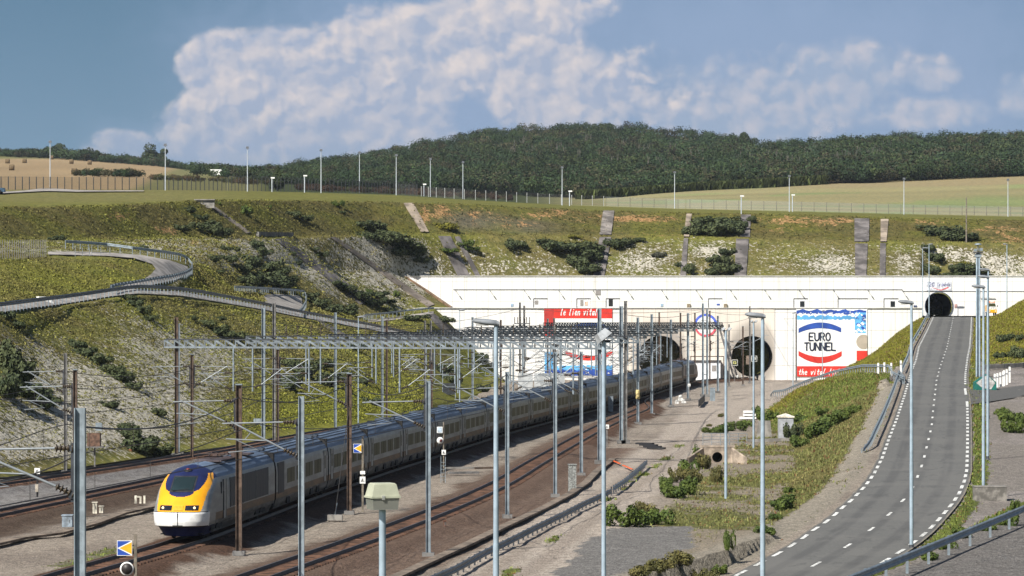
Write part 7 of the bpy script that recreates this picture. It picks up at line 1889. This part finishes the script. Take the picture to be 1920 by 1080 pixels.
bushes('on the road embankment below the barrier', 1, [(1560, 800, 50, 36), (1540, 815, 50, 36), (1520, 822, 44, 36), (1582, 790, 40, 30), (1500, 838, 40, 26), (1600, 775, 40, 20), (1500, 790, 40, 20), (1545, 775, 30, 16)], yd, grp=YG, word='bright green shrub')
bushes('leaning on the grey kiosk', 0, [(1487, 822, 32, 40)], yd, grp=YG, word='dark blue green shrub')
bushes('at the dirt road edge by the white blocks', 2, [(1351, 782, 12, 12), (1330, 800, 14, 10)], yd, grp=YG, word='dry brown tuft')
bushes('behind the white block stack', 1, [(1420, 785, 26, 30), (1440, 790, 40, 28), (1395, 800, 40, 22), (1340, 812, 40, 20), (1370, 808, 40, 20)], yd, grp=YG, word='green shrub')
bushes('on the far grass bank beyond the bollards', 0, [(1890, 640, 34, 22), (1908, 672, 40, 30), (1880, 672, 30, 18), (1912, 640, 20, 20)], yd, grp=YG, word='dark shrub')
bushes('on the mound by the gravel shoulder', 1, [(1895, 790, 40, 30), (1915, 800, 40, 40), (1900, 812, 40, 30), (1880, 778, 30, 20)], yd, grp=YG, word='grassy green shrub')
bushes('between the bottom barrier and the concrete block', 1, [(1800, 1010, 40, 30), (1770, 1030, 40, 26), (1850, 995, 40, 26), (1888, 985, 36, 36), (1740, 1050, 40, 26), (1905, 960, 24, 40)], yd, grp=YG, word='rough green weed')

# ------------------------------------------------------------------ grass, herbs (stuff)
def vcolmat(name, rough=.9):
    m = bpy.data.materials.new(name); m.use_nodes = True; nt = m.node_tree; b = nt.nodes['Principled BSDF']; b.inputs['Roughness'].default_value = rough; b.inputs['Specular IOR Level'].default_value = .15
    nt.links.new(attr(nt, 'Col', True), b.inputs['Base Color']); return m


BLADE = vcolmat('grass_blade')


def tufts(name, pts, colr, h, w, nb, r, label, cat, nrm=None):
    n = len(pts); ang = r.uniform(0, 6.28, (n, nb)); lean = r.uniform(.15, .75, (n, nb)); hh = h[:, None] * r.uniform(.55, 1.25, (n, nb)); ww = w[:, None] * r.uniform(.6, 1.4, (n, nb))
    ox = r.normal(size=(n, nb)) * w[:, None] * 1.6; oy = r.normal(size=(n, nb)) * w[:, None] * 1.6
    bx = pts[:, 0:1] + ox; by = pts[:, 1:2] + oy; bz = np.repeat(pts[:, 2:3], nb, 1) - .06
    dx, dy = np.cos(ang), np.sin(ang)
    v = np.stack([np.stack([bx - dy * ww, by + dx * ww, bz], -1), np.stack([bx + dy * ww, by - dx * ww, bz], -1), np.stack([bx + dx * hh * lean + dy * ww * .3, by + dy * hh * lean - dx * ww * .3, bz + hh], -1), np.stack([bx + dx * hh * lean - dy * ww * .5, by + dy * hh * lean + dx * ww * .5, bz + hh * .93], -1)], 2).reshape(-1, 3)
    c = np.repeat((colr[:, None] * r.uniform(.6, 1.45, (n, nb))[..., None]).reshape(-1, 3), 4, 0)
    o = np_mesh(name, v, np.arange(len(v)).reshape(-1, 4), BLADE, False, {'Col': ('c', np.clip(c, 0, 1))}); return stuff(o, label, cat)


r = np.random.default_rng(5)
# yard and embankment
m = (GRG > .22) & (GRY < 577) & (GRY > 95)
ii = np.argwhere(m); cell = np.hypot(GRX[ii[:, 0], np.minimum(ii[:, 1] + 1, GRX.shape[1] - 1)] - GRX[ii[:, 0], ii[:, 1]], 0) * (.0021 * GRY[ii[:, 0], ii[:, 1]])
wgt = cell * GRG[ii[:, 0], ii[:, 1]] ** 1.6; wgt /= wgt.sum()
k = r.choice(len(ii), 95000, p=wgt); a, b_ = ii[k, 0], ii[k, 1]
jx = GRX[a, b_] + r.uniform(-.3, .3, len(k)); jy = GRY[a, b_] + r.uniform(-.5, .5, len(k)); jz = height(jx, jy)
col_ = GRC[a, b_] * r.uniform(.7, 1.3, (len(k), 1)); straw = r.random(len(k)) < .13; col_[straw] = np.array([.20, .155, .07]) * r.uniform(.7, 1.2, (straw.sum(), 1)); redd = r.random(len(k)) < .06; col_[redd] = np.array([.13, .06, .03])
size = np.clip(.13 + .0004 * jy, .15, .30)
tufts('embankment_grass', np.stack([jx, jy, jz], 1), col_, size * r.uniform(.35, .95, len(k)), size * .17, 4, r, 'rough green and straw coloured grass on the road embankment and verges', 'grass')
# chalk slope herbs
m = (TERK > .05) & (TERK < 8.3) & (TERX * F / TERY + 960 > -40) & (TERX * F / TERY + 960 < 1960) & ~((TERX * F / TERY + 960 > 800) & (TERK < 5.6))
HP = [(90, 486), (90, 470), (200, 470), (265, 474), (330, 486), (364, 500), (362, 520), (330, 534), (285, 542), (200, 552), (200, 545), (235, 534), (268, 524), (286, 506), (270, 492), (245, 487)]
BAY = [(488, 552), (572, 552), (578, 590), (560, 597), (520, 588), (496, 572)]
m &= ~(inpoly(PX, PY, HP) | inpoly(PX, PY, BAY)); m &= ~((TERK > 0.97) & (TERK < 2.03))
ii = np.argwhere(m); ch = chalk[m] if chalk.shape == m.shape else 0
dyr = np.gradient(TERZ, axis=0); drw = np.sqrt(np.gradient(TERX, axis=0) ** 2 + np.gradient(TERY, axis=0) ** 2 + dyr ** 2)[m]; dcw = np.sqrt(np.gradient(TERX, axis=1) ** 2 + np.gradient(TERY, axis=1) ** 2)[m]
wgt = drw * dcw * (1.0 - .55 * ch) * np.clip(520 / TERY[m], .7, 2) ** 1.5; wgt /= wgt.sum()
k = r.choice(len(ii), 75000, p=wgt); a, b_ = ii[k, 0], ii[k, 1]; a2 = np.minimum(a + 1, TERX.shape[0] - 1); t = r.random(len(k))
pt = np.stack([TERX[a, b_] * (1 - t) + TERX[a2, b_] * t, TERY[a, b_] * (1 - t) + TERY[a2, b_] * t, TERZ[a, b_] * (1 - t) + TERZ[a2, b_] * t], 1)
pt[:, 0] += r.uniform(-.5, .5, len(k)) * (pt[:, 1] / 500); tc_ = TCOL[a, b_] * r.uniform(.6, 1.2, (len(k), 1)); dk = r.random(len(k)) < .25; tc_[dk] *= .6
sz = np.clip(.22 * pt[:, 1] / 420, .14, .30)
tufts('slope_herbs', pt, tc_, sz * r.uniform(.35, .9, len(k)), sz * .40, 4, r, 'low herbs and grass tufts growing over the chalk cutting slopes', 'grass')
# mown plateau rim
# ------------------------------------------------------------------ woods
TREEL = vcolmat('tree_leaf')
def crown_set(n, seeds, lumps, flat):
    return [crown_pts(n, np.random.default_rng(s), lumps, flat) for s in seeds]


protos = crown_set(300, range(40, 48), 8, .55)


def wood(name, pos_, hgt_, label, q=.30, tones=None, trunks=0.0):
    r = np.random.default_rng(len(pos_)); V, Cc = [], []
    pal = np.array(tones or [(.024, .040, .016), (.030, .047, .018), (.021, .036, .016), (.038, .050, .020), (.046, .043, .024), (.027, .044, .023)])
    for i, (p, h) in enumerate(zip(pos_, hgt_)):
        pr = protos[int(r.integers(0, len(protos)))]; w = h * r.uniform(.50, .98); an = r.uniform(0, 6.28); c, s = math.cos(an), math.sin(an)
        pr, dn_ = pr; q_ = np.stack([(pr[:, 0] * c - pr[:, 1] * s) * w, (pr[:, 0] * s + pr[:, 1] * c) * w, (pr[:, 2] / 1.3) * h * .9 + h * .04], 1) + p; dn_ = np.stack([dn_[:, 0] * c - dn_[:, 1] * s, dn_[:, 0] * s + dn_[:, 1] * c, dn_[:, 2]], 1)
        v, f = quads((q_, dn_), q * (h / 9), r, .0); V.append(v)
        base = pal[int(r.integers(0, len(pal)))] * r.uniform(.6, 1.65); cc = base * r.uniform(.78, 1.25, (len(q_), 1)); Cc.append(np.repeat(cc, 4, 0))
        if r.random() < trunks:
            for _ in range(2):
                x = p[0] + r.uniform(-1, 1); y = p[1] - 2.2; b = .16; lean = r.uniform(-1.2, 1.2); zz = h * r.uniform(.5, .85)
                V.append(np.array([[x - b, y, p[2]], [x + b, y, p[2]], [x + lean + b * .5, y, p[2] + zz], [x + lean - b * .5, y, p[2] + zz]])); Cc.append(np.repeat(np.array([[.24, .21, .17]]) * r.uniform(.7, 1.1), 4, 0))
    V = np.concatenate(V); o = np_mesh(name, V, np.arange(len(V)).reshape(-1, 4), TREEL, False, {'Col': ('c', np.concatenate(Cc))}); return stuff(o, label, 'woodland')


def lofted(px, kf):
    """points on the loft at line coordinate kf"""
    L = loft_pts(np.asarray(px, float)); k = np.floor(kf).astype(int); t = (kf - k)[:, None]; i = np.arange(len(px)); return L[k, i] * (1 - t) + L[np.minimum(k + 1, len(LINES) - 1), i] * t


r = np.random.default_rng(3)
n = 3600; px = r.uniform(500, 1990, n); u = r.random(n) ** 1.25; kf = 12.02 + u * .985
front = r.random(n) < .16; kf[front] = 12.0 + r.random(front.sum()) * .03
pp = lofted(px, np.minimum(kf, 12.999)); hh = r.uniform(5.5, 10.5, n) * np.where(kf > 12.8, .85, 1); hh *= np.interp(px, [500, 640, 760, 900], [.6, .75, .9, 1])
band_ = (kf > 12.25) & (kf < 12.62) & (px > 900) & (px < 1700)
wood('wooded_hill', pp, hh, 'dense dark deciduous wood covering the rounded hill', .36, None, 0)
k = np.nonzero(band_ & (r.random(n) < .07))[0]
tm = MB()
for i in k:
    p = pp[i]; x, y, z = p[0], p[1] - 5, p[2]
    for _ in range(3):
        xa = x + r.uniform(-3, 3); le = r.uniform(-1.2, 1.2); h = r.uniform(3, 5.5)
        tm.tube([(xa, y, z + 1), (xa + le * .4, y, z + h * .6), (xa + le, y, z + h + 2)], .2, 4, 0, .1)
        if r.random() < .6: tm.tube([(xa + le * .4, y, z + h * .6), (xa + le * .4 + r.uniform(-2, 2), y, z + h + 2)], .13, 4, 0, .06)
stuff(tm.build('tree_trunks', mat('pale_bark', (.15, .135, .115), .9)), 'pale bare tree trunks showing between the crowns of the hill wood', 'tree trunks')
n = 420; px = r.uniform(-60, 520, n); kf = r.uniform(12.9, 12.999, n); pp = lofted(px, kf); base_h = np.interp(px, [0, 100, 180, 250, 300, 330, 380, 440, 480, 520], [5.2, 7, 6.5, 6, 6.5, 4.5, 4.2, 4.2, 6, 7])
wood('ridge_wood', pp, base_h * r.uniform(.7, 1.2, n), 'dark wood along the far ridge behind the tan field', .5)
px = r.uniform(365, 520, 150); pp = lofted(px, r.uniform(12.1, 12.95, 150)); wood('hollow_wood', pp, r.uniform(4, 7, 150), 'dark scrub filling the dip between the two hills', .5)
px = r.uniform(140, 262, 60); kf = np.full(60, 11.72) + r.uniform(-.03, .03, 60); pp = lofted(px, kf); wood('field_hedge', pp, r.uniform(2.0, 3.6, 60), 'dark hedge crossing the foot of the tan field', .5)
px = r.uniform(280, 520, 90); pp = lofted(px, 11.0 + r.uniform(.2, .6, 90)); wood('scrub_belt', pp, r.uniform(1.2, 2.6, 90), 'brown green scrub behind the dark mesh fence', .5, [(.06, .05, .025), (.045, .05, .022), (.07, .05, .03)])
px = r.uniform(560, 960, 150); pp = lofted(px, 10.3 + r.uniform(0, .6, 150)); wood('fence_scrub', pp, r.uniform(1.0, 2.4, 150), 'brown scrub and hedge behind the Y topped fence', .5, [(.06, .04, .03), (.045, .045, .022), (.055, .035, .025)])


def tree(px, yb, hpx, wpx, label, seg, q=.30, conif=False, n=3500, tones=((.02, .032, .01), (.045, .06, .02))):
    p = slope(px, yb, seg); h = hpx * p.y / F; w = wpx * p.y / F; root = empty('tree', p, label, 'tree'); r = np.random.default_rng(int(px)); c, cd = crown_pts(n, r, 13, .9)
    if conif: c[:, :2] *= (1.15 - c[:, 2:3] / 1.6)
    v, f = quads((np.stack([c[:, 0] * w * .55, c[:, 1] * w * .55, c[:, 2] / 1.25 * h * .85 + h * .08], 1), cd), q * h / 6, r); o = np_mesh('crown', v, f, leafmat('crown_leaf', *tones), False); o.parent = root
    mb = MB(); mb.tube([(0, 0, -.3), (.05, 0, h * .3), (0, 0, h * .7)], h * .035, 8, 0, h * .012)
    for a_ in range(5): mb.tube([(0, 0, h * (.28 + .06 * a_)), (math.cos(a_ * 2.3) * w * .3, math.sin(a_ * 2.3) * w * .3, h * (.5 + .06 * a_))], h * .014, 5, 0, h * .005)
    mb.build('trunk', STEM, root)


tree(287, 311, 29, 46, 'big round dark tree standing out on the far ridge', 12)
tree(521, 358, 42, 30, 'lone bushy dark green tree beside the start of the Y topped fence', 8, .26, True)
tree(105, 296, 24, 34, 'rounded tree rising above the ridge wood near the first lamp post', 12)
tree(166, 302, 24, 36, 'low domed tree on the far ridge wood between two lamp posts', 12)
tree(363, 316, 10, 16, 'small lone tree at the dip of the far ridge', 12)
tree(1398, 268, 24, 30, 'feathery tree breaking the skyline where the hill drops', 12)
# maize strip and hay bales
a = np.linspace(0, 1, 2600); px = 1090 + 455 * a; kf = np.interp(px, [1090, 1300, 1545], [11.72, 11.93, 11.97]); q = r.random(2600); pts_ = lofted(px, np.minimum(kf + .02 * q, 11.999))
cc = np.array([.06, .075, .025]) * r.uniform(.6, 1.3, (2600, 1)); tufts('maize_strip', pts_, cc, np.full(2600, 2.9), np.full(2600, .45), 5, r, 'dark green strip of maize between the wood and the stubble', 'crop')
HAY = mat('hay', (.15, .105, .055), .95, 0, .2, 2)
for i, (x, y) in enumerate([(14, 307), (46, 306), (22, 319), (134, 307), (168, 309), (139, 327), (250, 328), (97, 299)]):
    p = slope(x, y, 11); tag(MB().lathe(p + Vector((-.9, 0, 1.0)), [(1.15, 0), (1.2, .1), (1.2, 1.7), (1.15, 1.8)], 14, 0, (1, 0, 0)).build('hay_bale', HAY), 'round hay bale lying in the distant tan field', 'hay bale', 'round bales in the tan field')

# ================================================================== air
hz = bpy.data.materials.new('haze'); hz.use_nodes = True; nt = hz.node_tree; nt.nodes.clear(); o_ = nt.nodes.new('ShaderNodeOutputMaterial'); v_ = nt.nodes.new('ShaderNodeVolumePrincipled')
v_.inputs['Density'].default_value = 0.00005; v_.inputs['Color'].default_value = (.80, .88, 1.0, 1); v_.inputs['Anisotropy'].default_value = .3; nt.links.new(v_.outputs[0], o_.inputs['Volume'])
mb = MB(); mb.box((0, 5000, 95), (19000, 17000, 210)); ho = mb.build('haze', hz); stuff(ho, 'thin pale blue haze in the air over the far hills', 'haze')
